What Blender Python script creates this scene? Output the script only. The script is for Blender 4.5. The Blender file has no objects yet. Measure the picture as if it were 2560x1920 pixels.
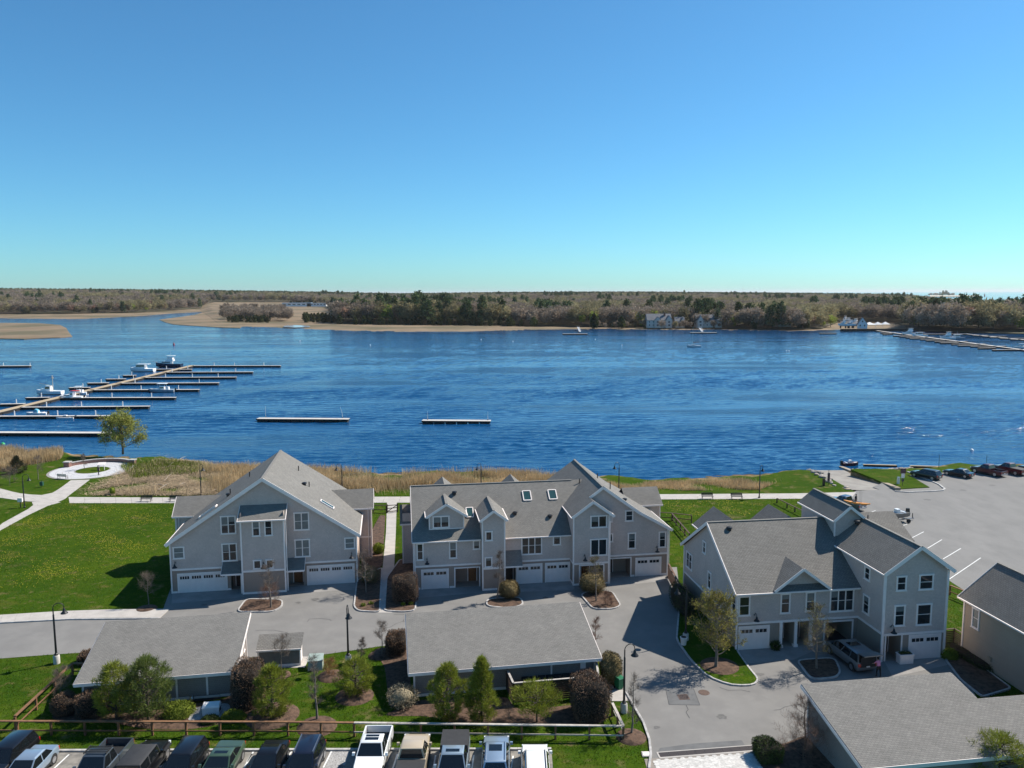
import bpy, bmesh, math, random
import numpy as np
from mathutils import Vector, Matrix
rnd = random.Random(7)
nr = np.random.default_rng(11)
PI = math.pi
scene = bpy.context.scene
COL = scene.collection

# ------------------------------------------------------------------ camera
F, HC, HZ = 1960.0, 32.0, 732.0                 # focal length in photo pixels, height, horizon row
PITCH = math.atan((960 - HZ) / F); ROLL = math.radians(-0.2)
cp, sp, cr, sr = math.cos(PITCH), math.sin(PITCH), math.cos(ROLL), math.sin(ROLL)
cam_d = bpy.data.cameras.new('camera'); cam = bpy.data.objects.new('camera', cam_d); COL.objects.link(cam)
cam_d.sensor_fit = 'HORIZONTAL'; cam_d.sensor_width = 36.0; cam_d.lens = F / 2560 * 36.0
cam_d.clip_start = 0.5; cam_d.clip_end = 60000
U = Vector((0, sp, cp)); X = Vector((1, 0, 0)); FW = Vector((0, cp, -sp))
cx_, cy_ = X * cr + U * sr, U * cr - X * sr
cam.matrix_world = Matrix(((cx_.x, cy_.x, -FW.x, 0), (cx_.y, cy_.y, -FW.y, 0), (cx_.z, cy_.z, -FW.z, HC), (0, 0, 0, 1)))
scene.camera = cam
scene.render.resolution_x, scene.render.resolution_y = 1024, 768

# ------------------------------------------------------------------ sky, sun, exposure
SUN_AZ, SUN_EL = math.radians(28), math.radians(45)      # azimuth from +X towards +Y
world = bpy.data.worlds.new('World'); scene.world = world; world.use_nodes = True
nt = world.node_tree; nt.nodes.clear()
sky = nt.nodes.new('ShaderNodeTexSky'); sky.sky_type = 'NISHITA'; sky.sun_disc = False
sky.sun_elevation = SUN_EL; sky.sun_rotation = PI / 2 - SUN_AZ
sky.altitude = 0; sky.air_density = 0.9; sky.dust_density = 0.3; sky.ozone_density = 10.0
bg = nt.nodes.new('ShaderNodeBackground'); bg.inputs['Strength'].default_value = 0.097
wo = nt.nodes.new('ShaderNodeOutputWorld')
tint = nt.nodes.new('ShaderNodeMix'); tint.data_type = 'RGBA'; tint.blend_type = 'MULTIPLY'; tint.inputs['Factor'].default_value = 1.0; tint.inputs[7].default_value = (0.72, 1.10, 1.04, 1)
nt.links.new(sky.outputs[0], tint.inputs[6]); nt.links.new(tint.outputs[2], bg.inputs[0]); nt.links.new(bg.outputs[0], wo.inputs[0])
sun_d = bpy.data.lights.new('sun', 'SUN'); sun_d.energy = 5.0; sun_d.angle = math.radians(0.53); sun_d.color = (1, 0.935, 0.83)
sun = bpy.data.objects.new('sun', sun_d); COL.objects.link(sun)
sv = Vector((math.cos(SUN_EL) * math.cos(SUN_AZ), math.cos(SUN_EL) * math.sin(SUN_AZ), math.sin(SUN_EL)))
sun.rotation_euler = sv.to_track_quat('Z', 'Y').to_euler(); sun.location = (60, 60, 90)
scene.view_settings.view_transform = 'Standard'; scene.view_settings.look = 'None'
scene.view_settings.exposure = 0.5; scene.view_settings.gamma = 1.0
scene.cycles.max_bounces = 6; scene.cycles.transparent_max_bounces = 8

# ------------------------------------------------------------------ photo pixel -> place
def ray(x, y):
    a = (x - 1280) / F; b = -(y - 960) / F
    a, b = a * cr - b * sr, a * sr + b * cr
    return Vector((a, cp + b * sp, -sp + b * cp))
def g(x, y, z=0.0):
    "the point at height z seen at photo pixel x, y"
    d = ray(x, y); t = (z - HC) / d.z
    return Vector((d.x * t, d.y * t, z))
def hgt(px, py, base):
    "height at which pixel row py lies above a standing thing's base point"
    d = ray(px, py); t = base[1] / d.y
    return HC + d.z * t
def Z(n):
    ox, oy, s = {'0': (0, 1080, 3.456), '1': (380, 1100, 3.6867), '2': (980, 1120, 3.0722), '3': (1660, 1180, 2.765), '4': (0, 1480, 3.0722),
                 '5': (600, 1500, 3.456), '6': (980, 1480, 3.253), '7': (1560, 1480, 3.6867), '8': (1960, 1380, 3.0717), 'm': (0, 860, 3.0722),
                 'r': (1900, 1100, 3.3515), 'n': (600, 1000, 3.16), 'fa': (0, 700, 2.572), 'fb': (700, 700, 2.765), 'fc': (1400, 700, 3.6867),
                 'fd': (1960, 700, 3.6867), 'd': (0, 0, 0.86406)}[n]
    return lambda x, y: (ox + x / s, oy + y / s)
def gz(n, x, y, z=0.0): return g(*Z(n)(x, y), z)

# ------------------------------------------------------------------ materials
MATS = {}
def nodes_of(name):
    m = bpy.data.materials.new(name); m.use_nodes = True
    return m, m.node_tree, m.node_tree.nodes['Principled BSDF']
def mat(name, col, rough=0.8, var=0.15, scale=3.0, bump=0.0, metal=0.0, island=0.0, spec=0.5, coat=0.0, objvar=0.0, emit=None, trans=0.0):
    if name in MATS: return MATS[name]
    m, t, b = nodes_of(name); N, L = t.nodes, t.links
    b.inputs['Roughness'].default_value = rough; b.inputs['Metallic'].default_value = metal
    b.inputs['Specular IOR Level'].default_value = spec
    if coat: b.inputs['Coat Weight'].default_value = coat; b.inputs['Coat Roughness'].default_value = 0.06
    c4 = (*col, 1)
    geo = N.new('ShaderNodeNewGeometry')
    nz = N.new('ShaderNodeTexNoise'); nz.inputs['Scale'].default_value = scale; nz.inputs['Detail'].default_value = 5
    L.new(geo.outputs['Position'], nz.inputs['Vector'])
    mr = N.new('ShaderNodeMapRange'); mr.inputs[1].default_value = 0.3; mr.inputs[2].default_value = 0.7
    mr.inputs[3].default_value = 1 - var; mr.inputs[4].default_value = 1 + var
    L.new(nz.outputs['Fac'], mr.inputs[0])
    v = mr.outputs[0]
    def times(src, amt, v):
        k = N.new('ShaderNodeMapRange'); k.inputs[3].default_value = 1 - amt; k.inputs[4].default_value = 1 + amt
        L.new(src, k.inputs[0]); q = N.new('ShaderNodeMath'); q.operation = 'MULTIPLY'; L.new(v, q.inputs[0]); L.new(k.outputs[0], q.inputs[1]); return q.outputs[0]
    if island: v = times(geo.outputs['Random Per Island'], island, v)
    if objvar:
        oi = N.new('ShaderNodeObjectInfo'); v = times(oi.outputs['Random'], objvar, v)
    mx = N.new('ShaderNodeVectorMath'); mx.operation = 'SCALE'; mx.inputs[0].default_value = col
    L.new(v, mx.inputs['Scale']); L.new(mx.outputs[0], b.inputs['Base Color'])
    if bump:
        bp = N.new('ShaderNodeBump'); bp.inputs['Strength'].default_value = bump; bp.inputs['Distance'].default_value = 0.05
        L.new(nz.outputs['Fac'], bp.inputs['Height']); L.new(bp.outputs[0], b.inputs['Normal'])
    if trans:
        tr = N.new('ShaderNodeBsdfTranslucent'); tr.inputs[0].default_value = c4; L.new(mx.outputs[0], tr.inputs[0])
        ms = N.new('ShaderNodeMixShader'); ms.inputs[0].default_value = trans
        L.new(b.outputs[0], ms.inputs[1]); L.new(tr.outputs[0], ms.inputs[2]); L.new(ms.outputs[0], N['Material Output'].inputs['Surface'])
    if emit:
        b.inputs['Emission Color'].default_value = (*emit, 1); b.inputs['Emission Strength'].default_value = 1
    MATS[name] = m; return m

def blotch(name, cols, scales, rough=0.9, bump=0.3, bscale=30, stretch=(1, 1, 1), thr=(0.4, 0.6)):
    "ground material: colours laid over each other through noise masks"
    if name in MATS: return MATS[name]
    m, t, b = nodes_of(name); N, L = t.nodes, t.links
    geo = N.new('ShaderNodeNewGeometry'); mp = N.new('ShaderNodeMapping'); mp.inputs['Scale'].default_value = stretch
    L.new(geo.outputs['Position'], mp.inputs['Vector'])
    cur = None
    for i, c in enumerate(cols):
        if cur is None:
            r = N.new('ShaderNodeRGB'); r.outputs[0].default_value = (*c, 1); cur = r.outputs[0]; continue
        nz = N.new('ShaderNodeTexNoise'); nz.inputs['Scale'].default_value = scales[i - 1]; nz.inputs['Detail'].default_value = 6; nz.inputs['Roughness'].default_value = 0.6
        off = N.new('ShaderNodeVectorMath'); off.operation = 'ADD'; off.inputs[1].default_value = (i * 37.1, i * 11.3, 0)
        L.new(mp.outputs[0], off.inputs[0]); L.new(off.outputs[0], nz.inputs['Vector'])
        mr = N.new('ShaderNodeMapRange'); mr.inputs[1].default_value = thr[0]; mr.inputs[2].default_value = thr[1]
        L.new(nz.outputs['Fac'], mr.inputs[0])
        mx = N.new('ShaderNodeMix'); mx.data_type = 'RGBA'; L.new(mr.outputs[0], mx.inputs['Factor'])
        L.new(cur, mx.inputs[6]); mx.inputs[7].default_value = (*c, 1); cur = mx.outputs[2]
    L.new(cur, b.inputs['Base Color']); b.inputs['Roughness'].default_value = rough; b.inputs['Specular IOR Level'].default_value = 0.25
    nb = N.new('ShaderNodeTexNoise'); nb.inputs['Scale'].default_value = bscale; nb.inputs['Detail'].default_value = 4; L.new(geo.outputs['Position'], nb.inputs['Vector'])
    bp = N.new('ShaderNodeBump'); bp.inputs['Strength'].default_value = bump; bp.inputs['Distance'].default_value = 0.04
    L.new(nb.outputs['Fac'], bp.inputs['Height']); L.new(bp.outputs[0], b.inputs['Normal'])
    MATS[name] = m; return m

def course_mat(name, c1, c2, mortar, bw, rh, use_uv=True, bump=0.5, rough=0.9, mort=0.012, patch=0.12):
    "shingle courses: a brick pattern in metres, on UV (roofs) or on the wall's own run and height"
    if name in MATS: return MATS[name]
    m, t, b = nodes_of(name); N, L = t.nodes, t.links
    geo = N.new('ShaderNodeNewGeometry')
    if use_uv:
        uv = N.new('ShaderNodeUVMap'); vec = uv.outputs[0]
    else:
        tc = N.new('ShaderNodeTexCoord'); sx = N.new('ShaderNodeSeparateXYZ'); L.new(tc.outputs['Object'], sx.inputs[0])
        ad = N.new('ShaderNodeMath'); ad.operation = 'ADD'; L.new(sx.outputs[0], ad.inputs[0]); L.new(sx.outputs[1], ad.inputs[1])
        cb = N.new('ShaderNodeCombineXYZ'); L.new(ad.outputs[0], cb.inputs[0]); L.new(sx.outputs[2], cb.inputs[1]); vec = cb.outputs[0]
    br = N.new('ShaderNodeTexBrick'); br.inputs['Color1'].default_value = (*c1, 1); br.inputs['Color2'].default_value = (*c2, 1)
    br.inputs['Mortar'].default_value = (*mortar, 1); br.inputs['Scale'].default_value = 1; br.inputs['Mortar Size'].default_value = mort
    br.inputs['Brick Width'].default_value = bw; br.inputs['Row Height'].default_value = rh; br.inputs['Mortar Smooth'].default_value = 0.3
    L.new(vec, br.inputs['Vector'])
    nz = N.new('ShaderNodeTexNoise'); nz.inputs['Scale'].default_value = 0.7; nz.inputs['Detail'].default_value = 6; L.new(geo.outputs['Position'], nz.inputs['Vector'])
    nf = N.new('ShaderNodeTexNoise'); nf.inputs['Scale'].default_value = 9; nf.inputs['Detail'].default_value = 3; L.new(geo.outputs['Position'], nf.inputs['Vector'])
    ad2 = N.new('ShaderNodeMath'); ad2.operation = 'ADD'; L.new(nz.outputs['Fac'], ad2.inputs[0]); L.new(nf.outputs['Fac'], ad2.inputs[1])
    mr = N.new('ShaderNodeMapRange'); mr.inputs[1].default_value = 0.7; mr.inputs[2].default_value = 1.3; mr.inputs[3].default_value = 1 - patch; mr.inputs[4].default_value = 1 + patch
    L.new(ad2.outputs[0], mr.inputs[0])
    sc = N.new('ShaderNodeVectorMath'); sc.operation = 'SCALE'; L.new(br.outputs['Color'], sc.inputs[0]); L.new(mr.outputs[0], sc.inputs['Scale'])
    L.new(sc.outputs[0], b.inputs['Base Color']); b.inputs['Roughness'].default_value = rough; b.inputs['Specular IOR Level'].default_value = 0.25
    bp = N.new('ShaderNodeBump'); bp.inputs['Strength'].default_value = bump; bp.inputs['Distance'].default_value = 0.02; bp.invert = True
    L.new(br.outputs['Fac'], bp.inputs['Height']); L.new(bp.outputs[0], b.inputs['Normal'])
    MATS[name] = m; return m

# ------------------------------------------------------------------ mesh collector and object helpers
class MB:
    def __init__(s): s.v = []; s.f = []; s.uv = {}
    def add(s, vs, fs):
        o = len(s.v); s.v += [tuple(p) for p in vs]; s.f += [tuple(i + o for i in q) for q in fs]; return s
    def face(s, pts, uv=None):
        o = len(s.v); s.v += [tuple(p) for p in pts]; s.f.append(tuple(range(o, o + len(pts))))
        if uv: s.uv[len(s.f) - 1] = uv
        return s
    def box(s, x0, x1, y0, y1, z0, z1):
        return s.add([(x0, y0, z0), (x1, y0, z0), (x1, y1, z0), (x0, y1, z0), (x0, y0, z1), (x1, y0, z1), (x1, y1, z1), (x0, y1, z1)],
                     [(3, 2, 1, 0), (4, 5, 6, 7), (0, 1, 5, 4), (1, 2, 6, 5), (2, 3, 7, 6), (3, 0, 4, 7)])
    def hexa(s, lo, hi):
        "eight corners: four below, four above, both anticlockwise from above"
        return s.add(list(lo) + list(hi), [(3, 2, 1, 0), (4, 5, 6, 7), (0, 1, 5, 4), (1, 2, 6, 5), (2, 3, 7, 6), (3, 0, 4, 7)])
    def beam(s, p, q, w, h, up=(0, 0, 1)):
        p, q = Vector(p), Vector(q); d = (q - p).normalized(); a = d.cross(Vector(up))
        a = a.normalized() if a.length > 1e-5 else Vector((1, 0, 0)); b = a.cross(d).normalized()
        a *= w / 2; b *= h / 2
        c = [p - a - b, p + a - b, q + a - b, q - a - b, p - a + b, p + a + b, q + a + b, q - a + b]
        return s.add(c, [(3, 2, 1, 0), (4, 5, 6, 7), (0, 1, 5, 4), (1, 2, 6, 5), (2, 3, 7, 6), (3, 0, 4, 7)])
    def tube(s, pts, rad, n=6, cap=True):
        pts = [Vector(p) for p in pts]; rad = rad if isinstance(rad, (list, tuple)) else [rad] * len(pts)
        o = len(s.v); ref = None
        for i, p in enumerate(pts):
            d = (pts[min(i + 1, len(pts) - 1)] - pts[max(i - 1, 0)]).normalized()
            if ref is None: ref = d.orthogonal().normalized()
            else:
                ref = ref - d * ref.dot(d); ref = ref.normalized() if ref.length > 1e-4 else d.orthogonal().normalized()
            b = d.cross(ref)
            for k in range(n):
                a = 2 * PI * k / n; s.v.append(tuple(p + (ref * math.cos(a) + b * math.sin(a)) * rad[i]))
        for i in range(len(pts) - 1):
            for k in range(n):
                k2 = (k + 1) % n; s.f.append((o + i * n + k, o + i * n + k2, o + (i + 1) * n + k2, o + (i + 1) * n + k))
        if cap:
            s.f.append(tuple(o + k for k in reversed(range(n)))); e = o + (len(pts) - 1) * n; s.f.append(tuple(e + k for k in range(n)))
        return s
    def lathe(s, prof, c=(0, 0, 0), n=16, axis='z'):
        o = len(s.v)
        for r, h in prof:
            for k in range(n):
                a = 2 * PI * k / n; u, w = r * math.cos(a), r * math.sin(a)
                s.v.append((c[0] + u, c[1] + w, c[2] + h) if axis == 'z' else ((c[0] + u, c[1] + h, c[2] + w) if axis == 'y' else (c[0] + h, c[1] + u, c[2] + w)))
        for i in range(len(prof) - 1):
            for k in range(n):
                k2 = (k + 1) % n; q = (o + i * n + k, o + i * n + k2, o + (i + 1) * n + k2, o + (i + 1) * n + k)
                s.f.append(q if axis != 'y' else q[::-1])
        s.f.append(tuple(o + k for k in reversed(range(n)))); e = o + (len(prof) - 1) * n; s.f.append(tuple(e + k for k in range(n)))
        return s
    def prism(s, poly, z0, z1):
        n = len(poly); o = len(s.v)
        s.v += [(p[0], p[1], z0) for p in poly] + [(p[0], p[1], z1) for p in poly]
        s.f.append(tuple(o + k for k in reversed(range(n)))); s.f.append(tuple(o + n + k for k in range(n)))
        for k in range(n):
            k2 = (k + 1) % n; s.f.append((o + k, o + k2, o + n + k2, o + n + k))
        return s
    def loft(s, secs, caps=True):
        n = len(secs[0]); o = len(s.v)
        for q in secs: s.v += [tuple(p) for p in q]
        for i in range(len(secs) - 1):
            for k in range(n):
                k2 = (k + 1) % n; s.f.append((o + i * n + k, o + i * n + k2, o + (i + 1) * n + k2, o + (i + 1) * n + k))
        if caps:
            s.f.append(tuple(o + k for k in reversed(range(n)))); e = o + (len(secs) - 1) * n; s.f.append(tuple(e + k for k in range(n)))
        return s
    def mesh(s, name, m=None, smooth=None):
        me = bpy.data.meshes.new(name); me.from_pydata(s.v, [], s.f)
        if s.uv:
            lay = me.uv_layers.new(name='UVMap')
            for fi, uv in s.uv.items():
                for li, c in zip(me.polygons[fi].loop_indices, uv): lay.data[li].uv = c
        if m: me.materials.append(m)
        me.update()
        if smooth is not None:
            me.polygons.foreach_set('use_smooth', [True] * len(me.polygons)); me.set_sharp_from_angle(angle=math.radians(smooth))
        return me

def link(name, data, parent=None):
    o = bpy.data.objects.new(name, data); COL.objects.link(o)
    if parent: o.parent = parent
    return o
def obj(name, mb, m, parent=None, smooth=None):
    return link(name, mb.mesh(name, m, smooth) if isinstance(mb, MB) else mb, parent)
def tag(o, label=None, cat=None, group=None, kind=None):
    if label: o['label'] = label
    if cat: o['category'] = cat
    if group: o['group'] = group
    if kind: o['kind'] = kind
    return o
def thing(name, label, cat, loc=(0, 0, 0), rz=0.0, group=None):
    o = link(name, None); o.location = loc; o.rotation_euler = (0, 0, rz); o.empty_display_size = 0.3
    return tag(o, label, cat, group)
def struct(name, mb, m, smooth=None): return tag(obj(name, mb, m, None, smooth), kind='structure')
def copy_tree(o, parent=None):
    c = o.copy(); COL.objects.link(c); c.parent = parent
    for ch in o.children: copy_tree(ch, c)
    return c
def soup(name, verts, faces_n, m, parent=None):
    "many loose faces of faces_n corners each from one numpy array"
    me = bpy.data.meshes.new(name); nv = len(verts); nf = nv // faces_n
    me.vertices.add(nv); me.vertices.foreach_set('co', np.asarray(verts, np.float32).ravel())
    me.loops.add(nv); me.loops.foreach_set('vertex_index', np.arange(nv, dtype=np.int32))
    me.polygons.add(nf); me.polygons.foreach_set('loop_start', np.arange(0, nv, faces_n, dtype=np.int32))
    me.materials.append(m); me.update(calc_edges=True); me.validate()
    return link(name, me, parent)
def pip(x, y, poly):
    "points in polygon, numpy"
    ins = np.zeros(len(x), bool); n = len(poly); j = n - 1
    for i in range(n):
        xi, yi = poly[i][0], poly[i][1]; xj, yj = poly[j][0], poly[j][1]
        c = ((yi > y) != (yj > y)) & (x < (xj - xi) * (y - yi) / (yj - yi + 1e-12) + xi); ins ^= c; j = i
    return ins
def sheet(pts, z): return MB().face([(p[0], p[1], z) for p in pts])
def round_poly(pts, r, n=4):
    out = []; k = len(pts)
    for i in range(k):
        a, b, c = Vector(pts[i - 1][:2]), Vector(pts[i][:2]), Vector(pts[(i + 1) % k][:2])
        rr = min(r, (a - b).length * .45, (c - b).length * .45); p, q = b + (a - b).normalized() * rr, b + (c - b).normalized() * rr
        for j in range(n + 1):
            t = j / n; out.append((p * (1 - t) ** 2 + b * 2 * t * (1 - t) + q * t * t))
    return out
def ccw(p):
    a = sum(p[i - 1][0] * p[i][1] - p[i][0] * p[i - 1][1] for i in range(len(p)))
    return p if a > 0 else p[::-1]
# ================================================================== the setting
WZ = -1.6                                          # water level
M_grass = None
def make_ground_mat():
    m, t, b = nodes_of('lawn'); N, L = t.nodes, t.links
    geo = N.new('ShaderNodeNewGeometry')
    def noise(scale, det=6, off=0, st=(1, 1, 1)):
        mp = N.new('ShaderNodeMapping'); mp.inputs['Location'].default_value = (off, off * .7, 0); mp.inputs['Scale'].default_value = st
        L.new(geo.outputs['Position'], mp.inputs['Vector'])
        n = N.new('ShaderNodeTexNoise'); n.inputs['Scale'].default_value = scale; n.inputs['Detail'].default_value = det; n.inputs['Roughness'].default_value = .62
        L.new(mp.outputs[0], n.inputs['Vector']); return n.outputs['Fac']
    def ramp(f, a, c):
        r = N.new('ShaderNodeMapRange'); r.inputs[1].default_value = a; r.inputs[2].default_value = c; L.new(f, r.inputs[0]); return r.outputs[0]
    def mix(f, a, c):
        x = N.new('ShaderNodeMix'); x.data_type = 'RGBA'; L.new(f, x.inputs['Factor'])
        if isinstance(a, tuple): x.inputs[6].default_value = (*a, 1)
        else: L.new(a, x.inputs[6])
        if isinstance(c, tuple): x.inputs[7].default_value = (*c, 1)
        else: L.new(c, x.inputs[7])
        return x.outputs[2]
    c = mix(ramp(noise(.09), .35, .65), (0.036, 0.074, 0.006), (0.072, 0.112, 0.008))
    c = mix(ramp(noise(1.3, 5, 9), .42, .72), c, (0.027, 0.066, 0.005))
    c = mix(ramp(noise(.30, 6, 31, (1, 1.6, 1)), .55, .74), c, (0.115, 0.106, 0.025))
    c = mix(ramp(noise(.8, 7, 63), .58, .7), c, (0.15, 0.12, 0.05))
    c = mix(ramp(noise(7, 4, 3), .45, .8), c, (0.015, 0.038, 0.005))
    bank = mix(ramp(noise(.5, 6, 5), .4, .6), (0.30, 0.21, 0.115), (0.17, 0.12, 0.07))
    bank = mix(ramp(noise(.22, 5, 77), .52, .6), bank, (0.06, 0.11, 0.015))
    sx = N.new('ShaderNodeSeparateXYZ'); L.new(geo.outputs['Position'], sx.inputs[0])
    ad = N.new('ShaderNodeMath'); ad.operation = 'MULTIPLY_ADD'; L.new(noise(.3, 5, 50), ad.inputs[0]); ad.inputs[1].default_value = -1.2; L.new(sx.outputs[2], ad.inputs[2])
    c = mix(ramp(ad.outputs[0], -.72, -.95), c, bank)
    c = mix(ramp(sx.outputs[2], WZ + .25, WZ - .05), c, (0.07, 0.055, 0.04))
    L.new(c, b.inputs['Base Color']); b.inputs['Roughness'].default_value = .95; b.inputs['Specular IOR Level'].default_value = .02
    bp = N.new('ShaderNodeBump'); bp.inputs['Strength'].default_value = .9; bp.inputs['Distance'].default_value = .08
    L.new(noise(6, 5, 2), bp.inputs['Height']); L.new(bp.outputs[0], b.inputs['Normal'])
    return m
SHORE_PX = [(-500, 1124), (-200, 1128), (0, 1131), (150, 1134), (306, 1141), (430, 1148), (560, 1166), (760, 1174), (935, 1182), (1100, 1179), (1258, 1185), (1400, 1187),
            (1514, 1192), (1631, 1202), (1700, 1195), (1850, 1186), (2000, 1180), (2060, 1176), (2140, 1172), (2243, 1172), (2362, 1165), (2560, 1160), (2900, 1152), (3400, 1146)]
SH = np.array([tuple(g(x, y, WZ))[:2] for x, y in SHORE_PX])
def shore(x): return np.interp(x, SH[:, 0], SH[:, 1])
RAMP_L = [gz('r', 770, 418), gz('r', 330, 232, -1.3)]        # boat ramp: left edge, right edge
RAMP_R = [gz('r', 1130, 425), gz('r', 690, 232, -1.3)]
RAMP_POLY = [RAMP_L[0], RAMP_R[0], RAMP_R[1] + (RAMP_R[1] - RAMP_R[0]) * .6, RAMP_L[1] + (RAMP_L[1] - RAMP_L[0]) * .6]
RAMP_Y0 = RAMP_L[0].y
def ground_z(x, y):
    x, y = np.asarray(x, float), np.asarray(y, float)
    o = shore(x) - y; w = 8 + 2.0 * np.sin(x * .21) + 1.2 * np.sin(x * .57 + 1)
    t = np.clip(o / w, 0, 1); z = WZ * (1 - t * t * (3 - 2 * t))
    z = np.where(o < 0, WZ + o * .25, z) + np.where((o < w) & (o > -3), .10 * np.sin(x * 1.7) * np.sin(y * 1.3 + x * .3), 0)
    inr = pip(x.ravel(), y.ravel(), RAMP_POLY).reshape(x.shape)
    return np.where(inr, np.minimum(z, -(y - RAMP_Y0) * .075 - .35), z)
xs = np.concatenate([np.array([-900, -500, -300, -200, -150]), np.arange(-120, 150.01, 1.0), np.array([180, 240, 350, 600, 1000])])
offs = np.concatenate([np.array([-14, -8, -5, -3, -2, -1]), np.arange(0, 14, .9), np.array([16, 20, 26, 34, 44])])
rows = []
for x in xs:
    y0 = float(shore(x)); r = [y0 - o for o in offs] + [y0 - 44 - (y0 - 44 + 150) * k for k in (.1, .25, .45, .7, 1)]
    rows.append([(x, y) for y in r])
gv = np.array(rows); gzv = ground_z(gv[..., 0], gv[..., 1]); nx_, ny_ = gv.shape[:2]
mb = MB(); mb.v = [(gv[i, j, 0], gv[i, j, 1], gzv[i, j]) for i in range(nx_) for j in range(ny_)]
mb.f = [(i * ny_ + j, i * ny_ + j + 1, (i + 1) * ny_ + j + 1, (i + 1) * ny_ + j) for i in range(nx_ - 1) for j in range(ny_ - 1)]
struct('ground', mb, make_ground_mat(), 60)

# ---- water: one sheet to the horizon; ripples as relief, wind streaks as smoother and rougher lanes
def water_mat():
    m, t, b = nodes_of('water'); N, L = t.nodes, t.links
    geo = N.new('ShaderNodeNewGeometry')
    b.inputs['Base Color'].default_value = (0.003, 0.052, 0.145, 1); b.inputs['IOR'].default_value = 1.33
    b.inputs['Specular IOR Level'].default_value = 0.45
    def noise(scale, st, det=3, rough=.55, off=0, rot=0.0, dist=0.0):
        mp = N.new('ShaderNodeMapping'); mp.inputs['Scale'].default_value = st; mp.inputs['Location'].default_value = (off, off, 0); mp.inputs['Rotation'].default_value = (0, 0, rot)
        L.new(geo.outputs['Position'], mp.inputs['Vector'])
        n = N.new('ShaderNodeTexNoise'); n.inputs['Scale'].default_value = scale; n.inputs['Detail'].default_value = det; n.inputs['Roughness'].default_value = rough; n.inputs['Distortion'].default_value = dist
        L.new(mp.outputs[0], n.inputs['Vector']); return n.outputs['Fac']
    lanes = noise(.011, (.35, 2.4, 1), 7, .6, 3, .12, 1.6)
    mr = N.new('ShaderNodeMapRange'); mr.inputs[1].default_value = .45; mr.inputs[2].default_value = .60; mr.inputs[3].default_value = 1.0; mr.inputs[4].default_value = .25
    L.new(lanes, mr.inputs[0])
    a = noise(.42, (.5, 1.7, 1), 5, .68, 0, .12); c = noise(.12, (.4, 1.5, 1), 3, .5, 20, .1)
    ad = N.new('ShaderNodeMath'); ad.operation = 'MULTIPLY_ADD'; L.new(c, ad.inputs[0]); ad.inputs[1].default_value = 1.2; L.new(a, ad.inputs[2])
    bp = N.new('ShaderNodeBump'); bp.inputs['Distance'].default_value = 0.3; L.new(mr.outputs[0], bp.inputs['Strength'])
    L.new(ad.outputs[0], bp.inputs['Height']); L.new(bp.outputs[0], b.inputs['Normal'])
    r2 = N.new('ShaderNodeMapRange'); r2.inputs[1].default_value = .4; r2.inputs[2].default_value = .65; r2.inputs[3].default_value = .10; r2.inputs[4].default_value = .06
    L.new(lanes, r2.inputs[0]); L.new(r2.outputs[0], b.inputs['Roughness'])
    return m
M_water = water_mat()
struct('water', sheet([(-40000, 60), (40000, 60), (40000, 55000), (-40000, 55000)], WZ - .5), M_water)
# the river itself as real waves: a sheet finer near the camera, crests lying across the wind, calmer lanes between
yy, xx = np.meshgrid(np.concatenate([np.arange(776, 850, 1.0), np.arange(850, 1235, .75)]), np.arange(-260, 2821, 4.0), indexing='ij')
ra, rb = (xx - 1280) / F, -(yy - 960) / F; ra, rb = ra * cr - rb * sr, ra * sr + rb * cr
rdz = -sp + rb * cp; tt = (WZ - HC) / rdz; wx_, wy_ = ra * tt, (cp + rb * sp) * tt
wz_ = np.zeros_like(wx_); R_w = np.random.default_rng(5)
lane = np.zeros_like(wx_)
for k in range(9): a_ = R_w.normal(PI / 2 + .12, .28); lam = R_w.uniform(22, 120); lane += np.sin((wx_ * math.cos(a_) + wy_ * math.sin(a_)) * 2 * PI / lam + 1.4 * np.sin(wx_ * 2 * PI / R_w.uniform(90, 260) + k) + R_w.uniform(0, 6))
lane = np.clip(.85 + .24 * lane, .12, 1.35)
for k in range(34):
    a_ = R_w.normal(-PI / 2 + .10, .24); lam = .9 * (4.2 / .9) ** R_w.random(); amp = .034 * lam / (2 * PI)
    wz_ += amp * np.sin((wx_ * math.cos(a_) + wy_ * math.sin(a_)) * 2 * PI / lam + .8 * np.sin(wx_ * .11 + wy_ * .07 + k) + R_w.uniform(0, 6))
wz_ = WZ + wz_ * lane
me = bpy.data.meshes.new('water'); nr_, nc_ = wx_.shape; nv = nr_ * nc_
me.vertices.add(nv); me.vertices.foreach_set('co', np.stack([wx_, wy_, wz_], -1).astype(np.float32).ravel())
ii = np.arange(nv).reshape(nr_, nc_); qd = np.stack([ii[1:, :-1], ii[1:, 1:], ii[:-1, 1:], ii[:-1, :-1]], -1).reshape(-1, 4)
me.loops.add(qd.size); me.loops.foreach_set('vertex_index', qd.ravel().astype(np.int32)); me.polygons.add(len(qd)); me.polygons.foreach_set('loop_start', np.arange(0, qd.size, 4, dtype=np.int32)); me.polygons.foreach_set('use_smooth', np.ones(len(qd), bool))
me.materials.append(M_water); me.update(calc_edges=True); tag(link('river', me), kind='structure')

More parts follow.
